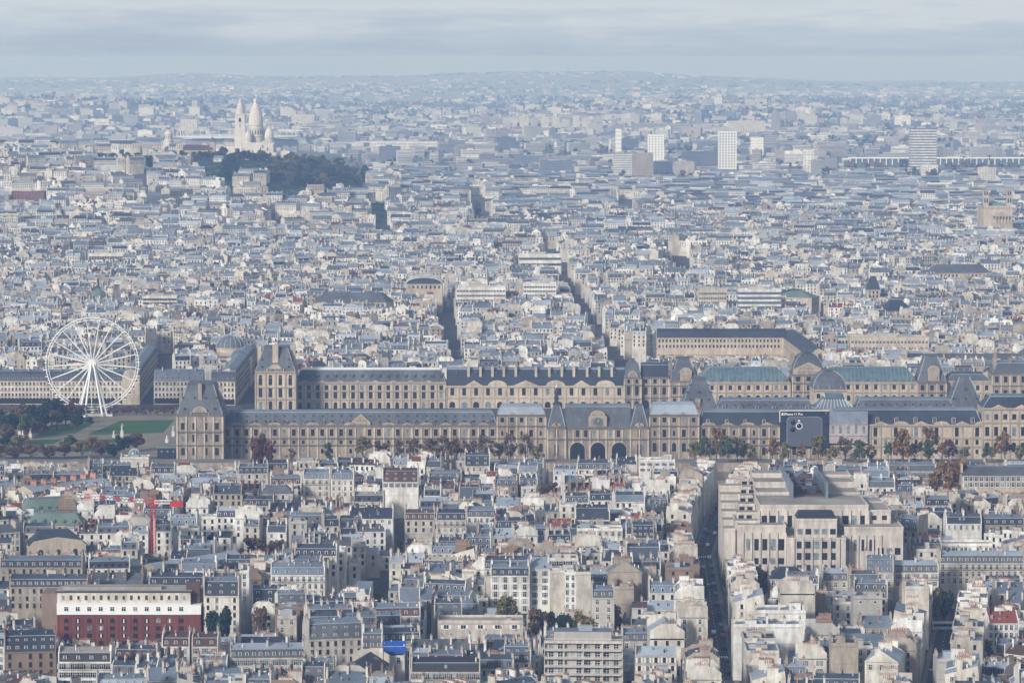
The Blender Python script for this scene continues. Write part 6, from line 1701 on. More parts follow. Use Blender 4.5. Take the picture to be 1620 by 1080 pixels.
for (a, b, v0, v1, Y, d, wl_, lab, kw) in TOWERS:
    if Y > 6000:      # stand it where its foot meets the plain
        um = (a + b) / 2; Y = 5600
        while Y < 16000:
            x_, z_ = at(um, v1, Y)
            if z_ <= ground_z(x_, Y): break
            Y += 25
    simple("tower_block" if v1-v0 > 20 and Y > 6000 else "office_block", lab, "tower block" if v1-v0 > 20 and Y > 6000 else "office building", a, b, v0, v1, Y, d, wl_, "zinc_light", **kw)

simple("hill_chapel", "small pale chapel with an arched window just right of the basilica", "chapel", 444, 458, 240, 255, 5150, 14, "stone_white", "zinc_light", 1, 1, 4, 7)
simple("arcade_wall", "pale terrace wall with arches among the trees below the basilica", "terrace wall", 450, 483, 273, 279, 4960, 8, "stone_white", "gravel_roof", 3, 1, 5, 6)
g = Geo(); N = 24
for i in range(N):
    for j in range(N):
        P = [(-470 + 300*a/N, 4650 + 560*b/N) for a, b in ((i, j), (i+1, j), (i+1, j+1), (i, j+1))]
        g.poly([(x, y, ground_z(x, y) + .5) for x, y in P], "leaf_dark" if (i*7+j*5) % 3 else "lawn")
structure("hillside_grass", g, "green grassy slope below the basilica")
def colonnade_hall():
    Y = 7900; k = Y/FOC; x0, zt = at(1345, 249, Y); x1 = (1640-810)*k; zb = at(1480, 263, Y)[1]
    r = thing("colonnaded_hall", "very long low white framed hall with open columns along the right skyline", "hall", ((x0+x1)/2, Y, 0)); w = x1-x0
    g = Geo(); g.box(-w/2, w/2, 3, 30, zb-20, zt-3, "tower_dark"); part("wall", g, r)
    g = Geo(); g.box(-w/2-2, w/2, -2, 32, zt-3, zt, "white_paint", bottom=True); g.box(-w/2-40, -w/2-2, -2, 20, zt-5, zt-2, "white_paint", bottom=True); part("roof_slab", g, r)
    g = Geo(); g.box(-w/2, w/2, -.5, 3, zb-2, zb+1, "white_paint"); part("deck", g, r)
    for c in range(32):
        g = Geo(); x = -w/2+w*c/31; g.box(-1.1, 1.1, -.8, 1, zb-20, zt-3, "white_paint"); part("column", g, r, (x, 0, 0))
    reserve_thing((x0+x1)/2, Y+14, w/2+5, 22)
colonnade_hall()
PROTECT.append((1335, 1640, 262, 7880))
def twin_tower_church():
    Y = 4330; k = Y/FOC; uc = 1577; x, h = at(uc, 324, Y); X = lambda u: (u-uc)*k; Z = lambda v: at(uc, v, Y)[1]
    r = thing("twin_towered_church", "stone church with two square towers and a columned pediment, upper right edge", "church", (x, Y, 0))
    g = Geo(); g.box(X(1556), X(1602), 0, 60, -10, Z(326), "stone_clean"); g.prism_y([(X(1568), Z(342)), (X(1601), Z(342)), (X(1585), Z(335))], -8, -.01, "stone_trim"); g.box(X(1568), X(1601), -8, -.02, -10, Z(353), "stone_trim"); g.box(X(1556)-.5, X(1602)+.5, -.6, 60, Z(330), Z(328), "stone_trim", bottom=True); part("body", g, r)
    for u in (1560, 1597):
        g = Geo(); g.box(X(u-4), X(u+4), 1, 9, Z(328), Z(302), "stone_clean"); g.box(X(u-4.6), X(u+4.6), .5, 9.5, Z(313), Z(312), "stone_trim", bottom=True); g.box(X(u-4.6), X(u+4.6), .5, 9.5, Z(302), Z(300.5), "stone_trim", bottom=True); t = part("tower", g, r)
        for q in (-1.8, 1.8): link("window", win_mesh(1.6, 5, True, "pane", "stone_trim", True), t, (X(u+q), 1, Z(306))); link("window", win_mesh(1.6, 5, True, "pane", "stone_trim", True), t, (X(u+q), 1, Z(317.5)))
    g = Geo()
    for u in np.linspace(1570, 1599, 7): g.tube((X(u), -7.5, Z(353)), (X(u), -7.5, Z(342)), .8, "stone_clean", 8)
    part("columns", g, r)
    g = Geo(); g.prism_y([(X(1556), Z(326)), (X(1602), Z(326)), (X(1579), Z(320))], 9.6, 60, "copper_green"); part("roof", g, r)
    reserve_thing(x, Y+26, 22, 36)
twin_tower_church()
def dome_church():
    Y = 2760; k = Y/FOC; x, h = at(366, 560, Y); Z = lambda v: at(366, v, Y)[1]
    r = thing("domed_church", "church with a round ribbed dome and long dark nave roof, behind the palace", "church", (x, Y, 0))
    g = Geo(); g.box(-16, 16, -12, 14, 0, Z(556), "stone_clean"); g.lathe(0, 0, [(11.5, Z(556)), (11.5, Z(550)), (12.2, Z(549.8)), (12.2, Z(548.6))], 24, "stone_clean"); g.box(-44, -16.01, -6, 8, 0, Z(560), "stone_clean"); part("wall", g, r)
    zt, zb = Z(530), Z(549)
    g = Geo(); g.lathe(0, 0, [(11.6*math.cos(t), zb + (zt-zb)*math.sin(t)) for t in np.linspace(0, R(82), 9)], 24, "slate_grey"); part("dome", g, r)
    g = Geo()
    for q in range(16):
        a = 2*math.pi*q/16; P = [(11.7*math.cos(t), zb + (zt-zb)*math.sin(t)+.1) for t in np.linspace(0, R(80), 7)]
        for (p, z), (p2, z2) in zip(P[:-1], P[1:]): g.tube((p*math.cos(a), p*math.sin(a), z), (p2*math.cos(a), p2*math.sin(a), z2), .28, "zinc_light", 4)
    part("ribs", g, r)
    g = Geo(); g.lathe(0, 0, [(1.6, zt-.3), (1.6, zt+1.5), (.5, zt+2.6), (.1, zt+5)], 8, "zinc_light"); part("lantern", g, r)
    g = Geo(); g.prism_x([(-6.5, Z(560)), (1, Z(545)), (8.5, Z(560))], -44, -12, "slate", "stone_clean"); part("nave_roof", g, r)
    reserve_thing(x-12, Y, 34, 16)
dome_church()
def small_dome():
    Y = 2620; x, h = at(378, 566, Y); r = thing("glass_domed_house", "house with a low grey glass dome in front of the round ribbed dome", "house", (x, Y, 0)); z = h
    g = Geo(); g.box(-9, 9, -7, 9, 0, z, "wall_ivory"); part("wall", g, r)
    g = Geo(); g.lathe(0, 0, [(6, z), (6, z+1), (5.4, z+3), (3.6, z+5), (1.2, z+5.8)], 14, "glass_roof"); part("dome", g, r); reserve_thing(x, Y, 10, 10)
small_dome()
def vault_hall(u0, u1, v_e, v_t, Y, d, label, roof, wall="stone_clean"):
    um = (u0+u1)/2; k = Y/FOC; x, h = at(um, v_e, Y); w = (u1-u0)*k; z1 = at(um, v_t, Y+d/2)[1]
    r = thing("vaulted_hall", label, "hall", (x, Y, 0))
    g = Geo(); g.box(-w/2, w/2, 0, d, 0, h, wall); g.box(-w/2-.3, w/2+.3, -.5, d+.3, h-.6, h, "stone_trim", bottom=True); part("wall", g, r)
    g = Geo(); P = [(w/2*math.cos(t), h + (z1-h)*math.sin(t)) for t in np.linspace(0, math.pi, 13)]; g.prism_y(P, .2, d, roof); part("roof", g, r)
    g = Geo()
    for y in (.1, d*.5, d-.1):
        for a, b in zip(P[:-1], P[1:]): g.tube((a[0], y, a[1]+.1), (b[0], y, b[1]+.1), .4, "white_paint", 4)
    part("ribs", g, r)
    grid_windows(r, lin(-w/2+1, w/2-1, int(w/4)), [h-3], 1.6, 2.6, "stone_trim")
    reserve_thing(x, Y+d/2, w/2+1, d/2+1)
vault_hall(642, 700, 449, 437, 3330, 34, "hall under a wide dark vaulted roof edged with white ribs, middle of the city", "slate")
vault_hall(240, 268, 414, 402, 3900, 22, "hall with a round pinkish arched gable, left middle of the city", "slate_grey", "suburb_pink")
def big_slate(u, v, w, d, h, rise, rot, label, roofm="slate_grey", name="slate_roofed_hall", cat="hall"):
    x, y = on(u, v, h); z0 = ground_z(x, y); x, y = on(u, v, h+z0); r = thing(name, label, cat, (x, y, z0), R(rot))
    g = Geo(); g.box(-w/2, w/2, 0, d, -10, h, "stone_clean"); g.box(-w/2-.2, w/2+.2, -.5, d, h-.6, h, "stone_trim", bottom=True); part("wall", g, r)
    g = Geo(); i = d*.3; g.frustum(-w/2-.3, w/2+.3, -.3, d+.3, h, -w/2+i, w/2-i, d*.42, d*.58, h+rise, roofm, "zinc_dark"); part("roof", g, r)
    grid_windows(r, lin(-w/2+1, w/2-1, int(w/4)), [h-2.5, h-6], 1.5, 2.4, "stone_trim")
    c, s = math.cos(R(rot)), math.sin(R(rot)); take((x-d/2*s, y+d/2*c, w/2+1, d/2+1, R(rot)))
    return r
big_slate(548, 480, 62, 26, 20, 9, -14, "big slate roofed theatre with long hipped roof, upper left of the middle")
big_slate(585, 478, 30, 24, 24, 8, -14, "taller slate block rising behind the big slate roofed theatre")
big_slate(1425, 492, 24, 22, 18, 9, 20, "dark steep roofed church-like hall, right middle of the city", "slate")
big_slate(1560, 572, 84, 22, 19, 5, 0, "long slate hall with pale dormers behind the right end of the court", "slate_grey")
big_slate(1290, 470, 20, 40, 18, 7, 65, "hall with a sloping dark green roof, right middle of the city", "copper_green")
big_slate(1520, 432, 60, 26, 19, 8, 4, "large slate roofed station-like hall at upper right of the city", "slate_grey")
r = big_slate(1382, 458, 12, 12, 24, 12, 0, "small dark pointed belfry tower, right middle of the city", "slate", "belfry", "tower")
x, y = on(155, 462, 26); r = thing("copper_dome_turret", "green copper roof turret with a statue, left of the middle above the wheel", "turret", (x, y, 0))
g = Geo(); g.box(-9, 9, -4, 10, 0, 20, "stone_clean"); part("wall", g, r)
g = Geo(); g.lathe(0, 3, [(8, 20), (7.6, 23), (5.5, 26.5), (2.6, 28.5), (1.6, 29)], 8, "copper_green"); part("roof", g, r)
g = Geo(); g.lathe(0, 3, [(1.6, 29), (1.2, 31), (.8, 34), (1.2, 36.5), (.5, 38), (.1, 39)], 8, "slate"); part("statue", g, r); take((x, y+3, 11, 9, 0))
def dome_pair():
    for u, v, lab in ((905, 240, None),): pass
# white tent roofs
for u, v, w, d, h, lab in ((1058, 508, 34, 30, 17, "large white tent roof, left of two in the middle right of the city"), (1092, 500, 40, 34, 20, "large white wavy canopy roof, right of two in the middle right of the city"), (1105, 517, 30, 16, 14, "low white canopy roof in front of the two larger ones, beyond the court building")):
    x, y = on(u, v, h); r = thing("canopy_hall", lab, "hall", (x, y, 0), R(-18))
    g = Geo(); g.box(-w/2, w/2, 0, d, 0, h-4, "wall_grey"); part("wall", g, r)
    g = Geo(); n = 3
    for q in range(n):
        x0, x1 = -w/2+w*q/n, -w/2+w*(q+1)/n; g.prism_y([(x0, h-4), (x1, h-4), ((x0+x1)/2+1, h), ((x0+x1)/2-1, h)], -.8, d+.8, "white_paint")
    part("roof", g, r); take((x, y+d/2, w/2+2, d/2+2, R(-18)))
# ------------------------------------------------------------------ trees
def leaf_crown(seed, R0, H, m, n, leaf, bare=False, cz=0.0):
    """leaf clumps through a lumpy crown volume; origin at crown centre"""
    rnd = np.random.RandomState(seed)
    nl = 15
    lob = rnd.normal(size=(nl, 3)); lob /= np.linalg.norm(lob, axis=1)[:, None]; lob *= rnd.uniform(.25, .88, (nl, 1)); lob[:, 2] = lob[:, 2] * .95 + .05
    rad = rnd.uniform(.16, .42, nl)
    pick = rnd.randint(0, nl, n)
    d = rnd.normal(size=(n, 3)); d /= np.linalg.norm(d, axis=1)[:, None]
    p = lob[pick] + d * (rad[pick] * rnd.uniform(.55 if not bare else .1, 1.05, n))[:, None]
    p *= np.array([R0, R0 * rnd.uniform(.8, 1.0), H/2])
    nrm = d + rnd.normal(size=(n, 3))*.7; nrm /= np.linalg.norm(nrm, axis=1)[:, None]
    a = np.cross(nrm, rnd.normal(size=(n, 3))); a /= np.linalg.norm(a, axis=1)[:, None]; b = np.cross(nrm, a)
    s = leaf * rnd.uniform(.6, 1.4, n)[:, None]
    V = np.stack([p - a*s - b*s*.6, p + a*s*.3 - b*s*.8, p + a*s + b*s*.5, p - a*s*.2 + b*s*.8], 1).reshape(-1, 3)
    me = bpy.data.meshes.new("crown")
    me.from_pydata(V.tolist(), [], np.arange(n*4).reshape(-1, 4).tolist())
    me.materials.append(MATS[MI[m]])
    return me
def limbs(seed, R0, H, hc, fine=1):
    rnd = random.Random(seed); g = Geo()
    g.tube((0, 0, 0), (0, 0, hc*.55), H*.028, "bark", 7, H*.02)
    for k in range(7):
        a = 2*math.pi*k/7 + rnd.uniform(-.3, .3); rr = R0*rnd.uniform(.45, .8); z0 = hc*rnd.uniform(.35, .55); z1 = hc + H*rnd.uniform(-.2, .3)
        mid = (rr*.45*math.cos(a), rr*.45*math.sin(a), (z0+z1)/2)
        g.tube((0, 0, z0), mid, H*.014, "bark", 5, H*.009); g.tube(mid, (rr*math.cos(a), rr*math.sin(a), z1), H*.009, "bark", 4, H*.003)
        for q in range(2*fine):
            b = a + rnd.uniform(-.9, .9); t = rnd.uniform(.2, .9)
            g.tube(mid, (mid[0]+rr*.5*math.cos(b), mid[1]+rr*.5*math.sin(b), z1 + H*rnd.uniform(-.1, .15)), H*.005, "bark", 3, H*.002)
    g.tube((0, 0, hc*.5), (0, 0, hc+H*.3), H*.016, "bark", 5, H*.004)
    return g.mesh("trunk")
CROWNS = {}
TREES = []
def tree(x, y, h, w, m, label, group, seed=0, z=None, dens=1.0, name="tree", leaf=None, cat="tree"):
    z = (ground_z(x, y) if y > 2500 else 0.0) if z is None else z
    big = y < 2600
    key = (m, seed % 4, big, round(dens, 1))
    if key not in CROWNS:
        n = int((1500 if big else 420) * dens)
        CROWNS[key] = (leaf_crown(seed % 4 + 11, 5.0, 10.0, m, n, .42 if big else .75, dens < .6), limbs(seed % 4 + 3, 5.0, 10.0, 4.2, 2 if dens < .6 else 1))
    cm, tm = CROWNS[key]
    rnd = random.Random(seed*7+1)
    r = thing(name, label, cat, (x, y, z), rnd.uniform(0, 6.28), group)
    ch = h * .9
    link("crown", cm, r, (0, 0, h - ch/2), 0, (w/10, w/10, ch/10))
    link("trunk", tm, r, (0, 0, 0), 0, (w/10, w/10, h/10))
    TREES.append(r)
    return r
def tree_px(u, v_top, v_base, wpx, m, label, group=None, z0=0.0, seed=0, dens=1.0, name="tree"):
    x, y = on(u, v_base, z0); k = y/FOC
    if y < 2000: PROTECT.append((u - wpx*.45, u + wpx*.45, v_base - (v_base-v_top)*.35, y))
    return tree(x, y, (v_base-v_top)*k*1.0, wpx*k, m, label, group, seed, z0, dens, name)
ORD = ["first", "second", "third", "fourth", "fifth", "sixth", "seventh", "eighth", "ninth", "tenth", "eleventh", "twelfth", "thirteenth", "fourteenth", "fifteenth", "sixteenth", "seventeenth", "eighteenth", "nineteenth", "twentieth"] + ["twenty-" + q for q in ("first", "second", "third", "fourth", "fifth", "sixth", "seventh", "eighth", "ninth")] + ["thirtieth"] + ["thirty-" + q for q in ("first", "second", "third", "fourth", "fifth", "sixth", "seventh", "eighth", "ninth")] + ["fortieth"] + ["forty-" + q for q in ("first", "second", "third", "fourth", "fifth", "sixth", "seventh", "eighth", "ninth")] + ["fiftieth"] + ["fifty-" + q for q in ("first", "second", "third", "fourth", "fifth", "sixth", "seventh", "eighth", "ninth")] + ["sixtieth"]
CT = {"leaf_green": "green", "leaf_olive": "olive yellow", "leaf_rust": "rust orange", "leaf_brown": "dull brown", "leaf_crimson": "crimson brown", "leaf_dark": "dark green"}
# single trees one can tell apart
tree_px(346, 953, 1033, 50, "leaf_dark", "round dark green tree beside the red brick building", seed=1, dens=1.4)
tree_px(412, 955, 1028, 36, "leaf_brown", "dark brown tree right of the round dark green one", seed=2)
tree_px(800, 936, 1003, 46, "leaf_olive", "rounded olive tree in front of the tall white house", seed=3, dens=1.4)
for u, vt, vb, w, m, l in ((852, 962, 1022, 52, "leaf_brown", "dark brown tree left of the autumn courtyard trees"), (885, 960, 1020, 44, "leaf_dark", "dark green tree between brown courtyard trees below the blank beige walls"), (925, 962, 1020, 52, "leaf_olive", "wide golden olive tree below the blank beige walls"), (972, 955, 1010, 34, "leaf_brown", "thin brown tree beside the rough beige party wall"),
    (1165, 890, 962, 54, "leaf_olive", "olive tree at the street corner below the terraced block, left of a pair"), (1200, 895, 962, 46, "leaf_olive", "olive tree at the street corner below the terraced block, right of a pair"), (1108, 905, 960, 22, "leaf_olive", "narrow olive tree at the edge of the deep street"),
    (1493, 922, 988, 34, "leaf_dark", "tall dark green tree beside the parked coach"), (1480, 930, 990, 24, "leaf_olive", "olive tree just left of the tall tree by the coach"), (1560, 1010, 1065, 26, "leaf_olive", "thin olive tree near the bottom right corner"),
    (398, 848, 886, 44, "leaf_brown", "dark brown tree in a courtyard right of the long tan hall"), (438, 852, 886, 36, "leaf_brown", "bare brown tree right of the dark courtyard tree"), (335, 842, 872, 26, "leaf_dark", "dark green tree right of the red crane"),
    (870, 762, 795, 40, "leaf_brown", "brown tree among roofs below the clock pavilion"), (45, 955, 985, 26, "leaf_brown", "small brown tree left of the red brick building"), (180, 1008, 1040, 22, "leaf_olive", "small olive tree in front of the red brick building"),
    (632, 852, 880, 14, "leaf_olive", "small olive tree among centre left roofs"), (600, 935, 962, 20, "leaf_green", "small green roof-garden tree left of the wide blank hall")):
    tree_px(u, vt, vb, w, m, l, seed=int(u), dens=1.2)
tree_px(411, 677, 762, 44, "leaf_crimson", "big crimson brown tree standing in front of the long palace wing", seed=5, dens=1.6)
tree_px(1505, 725, 806, 66, "leaf_rust", "big round rust brown tree beside the beige school", seed=6, dens=1.9)
# quay trees in front of the palace
rnd = random.Random(21)
QT = []
for u, m, vt, w in ((462, "leaf_brown", 708, 20), (575, "leaf_olive", 688, 28), (520, "leaf_green", 703, 18), (605, "leaf_brown", 697, 26), (632, "leaf_brown", 695, 26), (655, "leaf_brown", 690, 26), (678, "leaf_brown", 690, 28), (700, "leaf_brown", 692, 28), (722, "leaf_rust", 690, 26), (745, "leaf_brown", 692, 26), (768, "leaf_brown", 688, 28), (790, "leaf_olive", 700, 24), (808, "leaf_brown", 688, 30), (832, "leaf_brown", 690, 28), (850, "leaf_olive", 704, 24),
      (1100, "leaf_olive", 700, 26), (1116, "leaf_green", 694, 24), (1134, "leaf_rust", 674, 34), (1150, "leaf_green", 690, 30), (1166, "leaf_olive", 692, 28), (1184, "leaf_olive", 704, 24), (1222, "leaf_rust", 694, 26), (1240, "leaf_olive", 700, 22), (1270, "leaf_rust", 700, 20), (1296, "leaf_olive", 690, 34), (1318, "leaf_olive", 704, 26), (1338, "leaf_brown", 692, 30), (1356, "leaf_green", 700, 26), (1376, "leaf_rust", 705, 22), (1403, "leaf_green", 698, 16), (1424, "leaf_rust", 680, 32), (1430, "leaf_olive", 700, 32), (1447, "leaf_olive", 702, 22), (1470, "leaf_rust", 675, 30), (1468, "leaf_green", 700, 26), (1487, "leaf_rust", 702, 18), (1500, "leaf_crimson", 697, 20), (1555, "leaf_green", 705, 16), (1590, "leaf_rust", 680, 34), (1612, "leaf_olive", 706, 22), (1570, "leaf_olive", 708, 18), (1530, "leaf_olive", 707, 14)):
    QT.append((u, m, vt, w))
QT.sort()
cnt = {}
for side, cond, ref in (("left", lambda u: u < 900, "left of the clock pavilion"), ("right", lambda u: u >= 900, "right of the clock pavilion")):
    for m in CT:
        sel = [q for q in QT if cond(q[0]) and q[1] == m]
        for j, (u, _, vt, w) in enumerate(sel):
            x = (u-810)*2095/FOC*1.004; y = 2076 + rnd.uniform(0, 22); z1 = at(u, vt - rnd.uniform(0, 5), y)[1]; w *= rnd.uniform(.95, 1.35)
            pos = "" if len(sel) == 1 else (", " + ORD[j] + " from left")
            tree(x, y, z1 - 4.0, w*y/FOC, m, f"{CT[m]} quay tree {ref}{pos}", "autumn trees along the quay", int(u), 4.0, .4 if m in ("leaf_brown",) else .7)
# garden trees
GT = [(8, 652, 690, 34, "leaf_dark"), (30, 640, 682, 36, "leaf_brown"), (60, 636, 684, 40, "leaf_dark"), (82, 632, 674, 40, "leaf_dark"), (104, 636, 672, 34, "leaf_crimson"), (118, 650, 686, 30, "leaf_dark"), (42, 655, 694, 30, "leaf_green"), (14, 672, 706, 30, "leaf_brown"), (66, 672, 692, 24, "leaf_brown"), (214, 688, 714, 34, "leaf_crimson"), (196, 690, 716, 26, "leaf_dark"), (160, 698, 724, 26, "leaf_brown"), (130, 700, 724, 28, "leaf_olive"), (102, 702, 726, 28, "leaf_brown"), (76, 704, 728, 28, "leaf_brown"), (50, 704, 728, 30, "leaf_rust"), (24, 706, 728, 28, "leaf_brown"), (2, 704, 728, 30, "leaf_olive"), (180, 702, 726, 24, "leaf_dark"), (142, 662, 676, 14, "leaf_dark"), (-4, 650, 676, 34, "leaf_green"), (20, 656, 686, 34, "leaf_dark"), (48, 662, 690, 30, "leaf_brown"), (90, 652, 680, 34, "leaf_olive"), (72, 650, 676, 34, "leaf_green"), (124, 640, 664, 30, "leaf_brown"), (0, 690, 716, 34, "leaf_dark"), (34, 690, 714, 34, "leaf_olive"), (110, 690, 714, 24, "leaf_green"), (146, 692, 718, 26, "leaf_rust")]
for m in CT:
    sel = sorted(q for q in GT if q[4] == m)
    for j, (u, vt, vb, w, _) in enumerate(sel):
        pos = "" if len(sel) == 1 else (", " + ORD[j] + " from left")
        tree_px(u, vt-5, vb, w*1.25, m, f"{CT[m]} bushy tree in the formal gardens left of the palace{pos}", "trees of the formal gardens", seed=int(u)+1, dens=.9)
j = 0
for u in range(-4, 280, 11):
    j += 1
    tree_px(u, 640 + (u*7 % 5), 657, 15, "leaf_crimson" if u % 3 else "leaf_brown", f"bare plum brown tree in the clipped row below the arcaded front, {ORD[j-1]} from left", "row of bare trees below the arcades", seed=u+9, dens=.5)
# hill trees
HT = []
rnd = random.Random(77)
def hill(u0, u1, v0, v1, n, mats_):
    for _ in range(n):
        u, v = rnd.uniform(u0, u1), rnd.uniform(v0, v1)
        # march to the terrain
        y = 3000
        while y < 5600 and at(u, v, y)[1] > ground_z(at(u, v, y)[0], y): y += 10
        if y >= 5590: continue
        HT.append((u, y, rnd.choice(mats_)))
hill(288, 366, 243, 256, 30, ["leaf_dark", "leaf_green", "leaf_brown"])
hill(352, 374, 260, 292, 18, ["leaf_dark"])
hill(372, 425, 248, 258, 22, ["leaf_dark", "leaf_green"])
hill(418, 456, 260, 288, 34, ["leaf_dark", "leaf_green", "leaf_olive"])
hill(455, 588, 256, 297, 110, ["leaf_dark", "leaf_green", "leaf_olive", "leaf_brown", "leaf_green", "leaf_dark"])
hill(150, 240, 254, 268, 26, ["leaf_dark", "leaf_green"])
hill(0, 60, 248, 256, 5, ["leaf_dark"])
hill(430, 446, 345, 380, 7, ["leaf_brown", "leaf_rust"])
HT.sort()
seen = {}
for u, y, m in HT:
    x = (u-810)/FOC*y
    zone = ("far right of the basilica" if u > 545 else ("well right of the basilica" if u > 500 else "right of the basilica")) if u > 440 else ("in front of the basilica" if u > 370 else ("left of the basilica" if u > 280 else "at the left end of the hill"))
    kx = (m, zone); seen.setdefault(kx, []).append((x, y, u))
for (m, zone), L in seen.items():
    for j, (x, y, u) in enumerate(L):
        pos = "" if len(L) == 1 else (", " + ORD[j] + " from left")
        tree(x, y, rnd.uniform(11, 17), rnd.uniform(12, 19), m, f"{CT[m]} tree on the hillside {zone}{pos}", "trees on the hill", int(u)+j)
        take((x, y, 6, 6, 0))
for k, (u, v) in enumerate(((755, 330), (756, 340), (757, 350), (759, 360), (761, 372), (763, 384), (990, 340), (990, 350), (990, 360), (608, 392), (603, 385), (1215, 378), (1225, 380), (1235, 378), (1180, 280), (1190, 282), (1172, 284), (612, 395), (697, 318), (705, 320))):
    x, y = on(u, v, 15); tree(x, y, 13, 12, ["leaf_brown", "leaf_dark", "leaf_rust"][k % 3], f"{['dull brown', 'dark green', 'rust orange'][k % 3]} boulevard tree between distant roofs, {ORD[k]} from the start of its scattered group", "scattered boulevard trees", k, ground_z(x, y))
# ------------------------------------------------------------------ fill the rest of the city
rnd = random.Random(4)
for t in TREES:
    if t.location.y < 1990: q_ = max(3, t.children[0].scale[0]*3.6); take((t.location.x, t.location.y, q_, q_, 0))
NEAR = []
fill((1238, 1966), lambda y: 0.1425*y + 22, ((36, 80), (34, 66)), rnd, (7.5, 19), (8.5, 12), (1.5, 7), (12.5, 18.5), None, R(6), NEAR, pturn=.33)
INFILL = []
COURT = []
for _ in range(9000):
    y = rnd.uniform(1240, 1968); x = rnd.uniform(-1, 1)*(0.1425*y+15)
    w, d = rnd.uniform(5, 11), rnd.uniform(5, 9); th = rnd.gauss(0, R(8))
    b = (x, y, w/2, d/2, th)
    if free(b):
        if rnd.random() < .035 and len(COURT) < 46 and limit_height(x, y, 4, 0, 9) > 8: COURT.append((x, y)); take((x, y, 3.5, 3.5, 0)); continue
        hh = limit_height(x, y, w/2, 0, rnd.uniform(6, 15))
        if hh < 3.5: continue
        take(b); st = random_style(rnd, True)
        INFILL.append(dict(x=x, y=y, rot=th, w=w, d=d, h=hh, seed=rnd.randint(0, 10**6), dorm=0, chim=rnd.choice([0, 1, 1, 2]), rows=2, **st))

# captions for the individual houses
REFS = [("the red brick building", 190, 980), ("the blue tarpaulin", 623, 1027), ("the blank beige hall", 760, 1000), ("the balcony block", 925, 1040), ("the red crane", 243, 850),
        ("the terraced block", 1300, 850), ("the parked coach", 1494, 992), ("the olive tree", 800, 955), ("the slate chapel", 85, 860), ("the blank beige walls", 905, 940), ("the red tiled house", 1588, 985),
        ("the crimson tree", 411, 720), ("the bottom left black mansard", 134, 1050), ("the golden courtyard tree", 925, 985), ("the brown roofs", 300, 1015), ("the round green tree", 346, 975),
        ("the streaked white walls", 1230, 975), ("the dormered tan hall", 310, 880), ("the tall white house", 806, 930), ("the cream balconied house", 1550, 900), ("the dark red roof", 885, 825), ("the art deco block", 888, 890),
        ("the long slate dormers", 76, 915), ("the narrow olive tree", 1108, 930), ("the planted terrace", 705, 1060), ("the bottom right gable", 1510, 1055)]
def caption(sp):
    u, v = proj(sp["x"], sp["y"] , sp["h"])
    best = sorted(REFS, key=lambda r: (r[1]-u)**2 + ((r[2]-v)*1.6)**2)[0]
    du, dv = u - best[1], v - best[2]
    if abs(du) > abs(dv)*1.6: rel = "right of" if du > 0 else "left of"
    else: rel = "in front of" if dv > 0 else "behind"
    k = sp["roof"]
    rw = {"mansard": f"{ROOFW[sp['rl']]} mansard", "tall": f"tall {ROOFW[sp['rl']]} mansard", "gable": f"{ROOFW[sp['rt']]} gabled roof", "shed": f"sloping {ROOFW[sp['rt']]} roof", "hip": f"hipped {ROOFW[sp['rl']]} roof", "flat": f"flat {ROOFW[sp['rt']].replace(' roof','')} roof"}[k]
    return f"{WALLW[sp['wall']]} house with {rw}", f"{rel} {best[0]}", u, v
ct = {}
for j, (x, y) in enumerate(COURT):
    u, v = proj(x, y, 12)
    if not (5 < u < 1615 and v < 1075): continue
    b = sorted(REFS, key=lambda r: (r[1]-u)**2 + ((r[2]-v)*1.6)**2)[0]
    m = ["leaf_olive", "leaf_green", "leaf_rust", "leaf_olive", "leaf_dark"][j % 5]
    ct.setdefault((m, ("left of " if u < b[1] else "right of ") + b[0]), []).append((u, x, y, j))
for (m, ph), L in ct.items():
    L.sort()
    for k, (u, x, y, j) in enumerate(L):
        tree(x, y, 12 + j % 5, 8 + j % 4, m, f"small {CT[m]} courtyard tree among roofs {ph}" + ("" if len(L) == 1 else f", {ORD[k]} from left"), "courtyard trees between the houses", j, 0.0)
all_near = STREET_HOUSES + NEAR
def visible(s):
    u, v = proj(s["x"], s["y"], s["h"] + 5); return -30 < u < 1650 and v < 1100
all_near = [s for s in all_near if visible(s)]
all_near.sort(key=lambda s: s["y"])
SINGLE = all_near[:240]
REST = all_near[240:]
groups = {}
for s in SINGLE:
    a, b, u, v = caption(s); s["cap"] = (a, b); s["u"] = u; s["v"] = v
    groups.setdefault((a, b), []).append(s)
labels_used = set()
def words(n): return NUM[n] if n <= 20 else str(n)
for (a, b), L in groups.items():
    if len(L) == 1: L[0]["label"] = f"{a}, {b}"; continue
    # tell them apart by dormers first, then by order
    sub = {}
    for s in L:
        dn = s.get("dorm", 0) if s["roof"] in ("mansard", "tall") else 0
        sub.setdefault(dn, []).append(s)
    for dn, M in sub.items():
        extra = f" and {NUM[min(dn,20)]} dormers" if dn > 1 else ""
        if len(M) == 1 and extra: M[0]["label"] = f"{a}{extra}, {b}"; continue
        M.sort(key=lambda s: s["u"])
        for j, s in enumerate(M):
            pos = ("leftmost" if j == 0 else ("rightmost" if j == len(M)-1 else ORD[j] + " from left")) if len(M) > 1 else ""
            if len(M) == 1: s["label"] = f"{a}, {b}, without dormers" if len(sub) > 1 else f"{a}, {b}"
            else: s["label"] = f"{a}{extra}, {b}, {pos}"
for s in SINGLE:
    if len(s['label'].split()) > 16: s['label'] = s['label'].replace(' house with ', ' house, ')
    if len(s['label'].split()) > 16: s['label'] = s['label'].replace(' and ', ' ')
NEAR_ROOTS = []
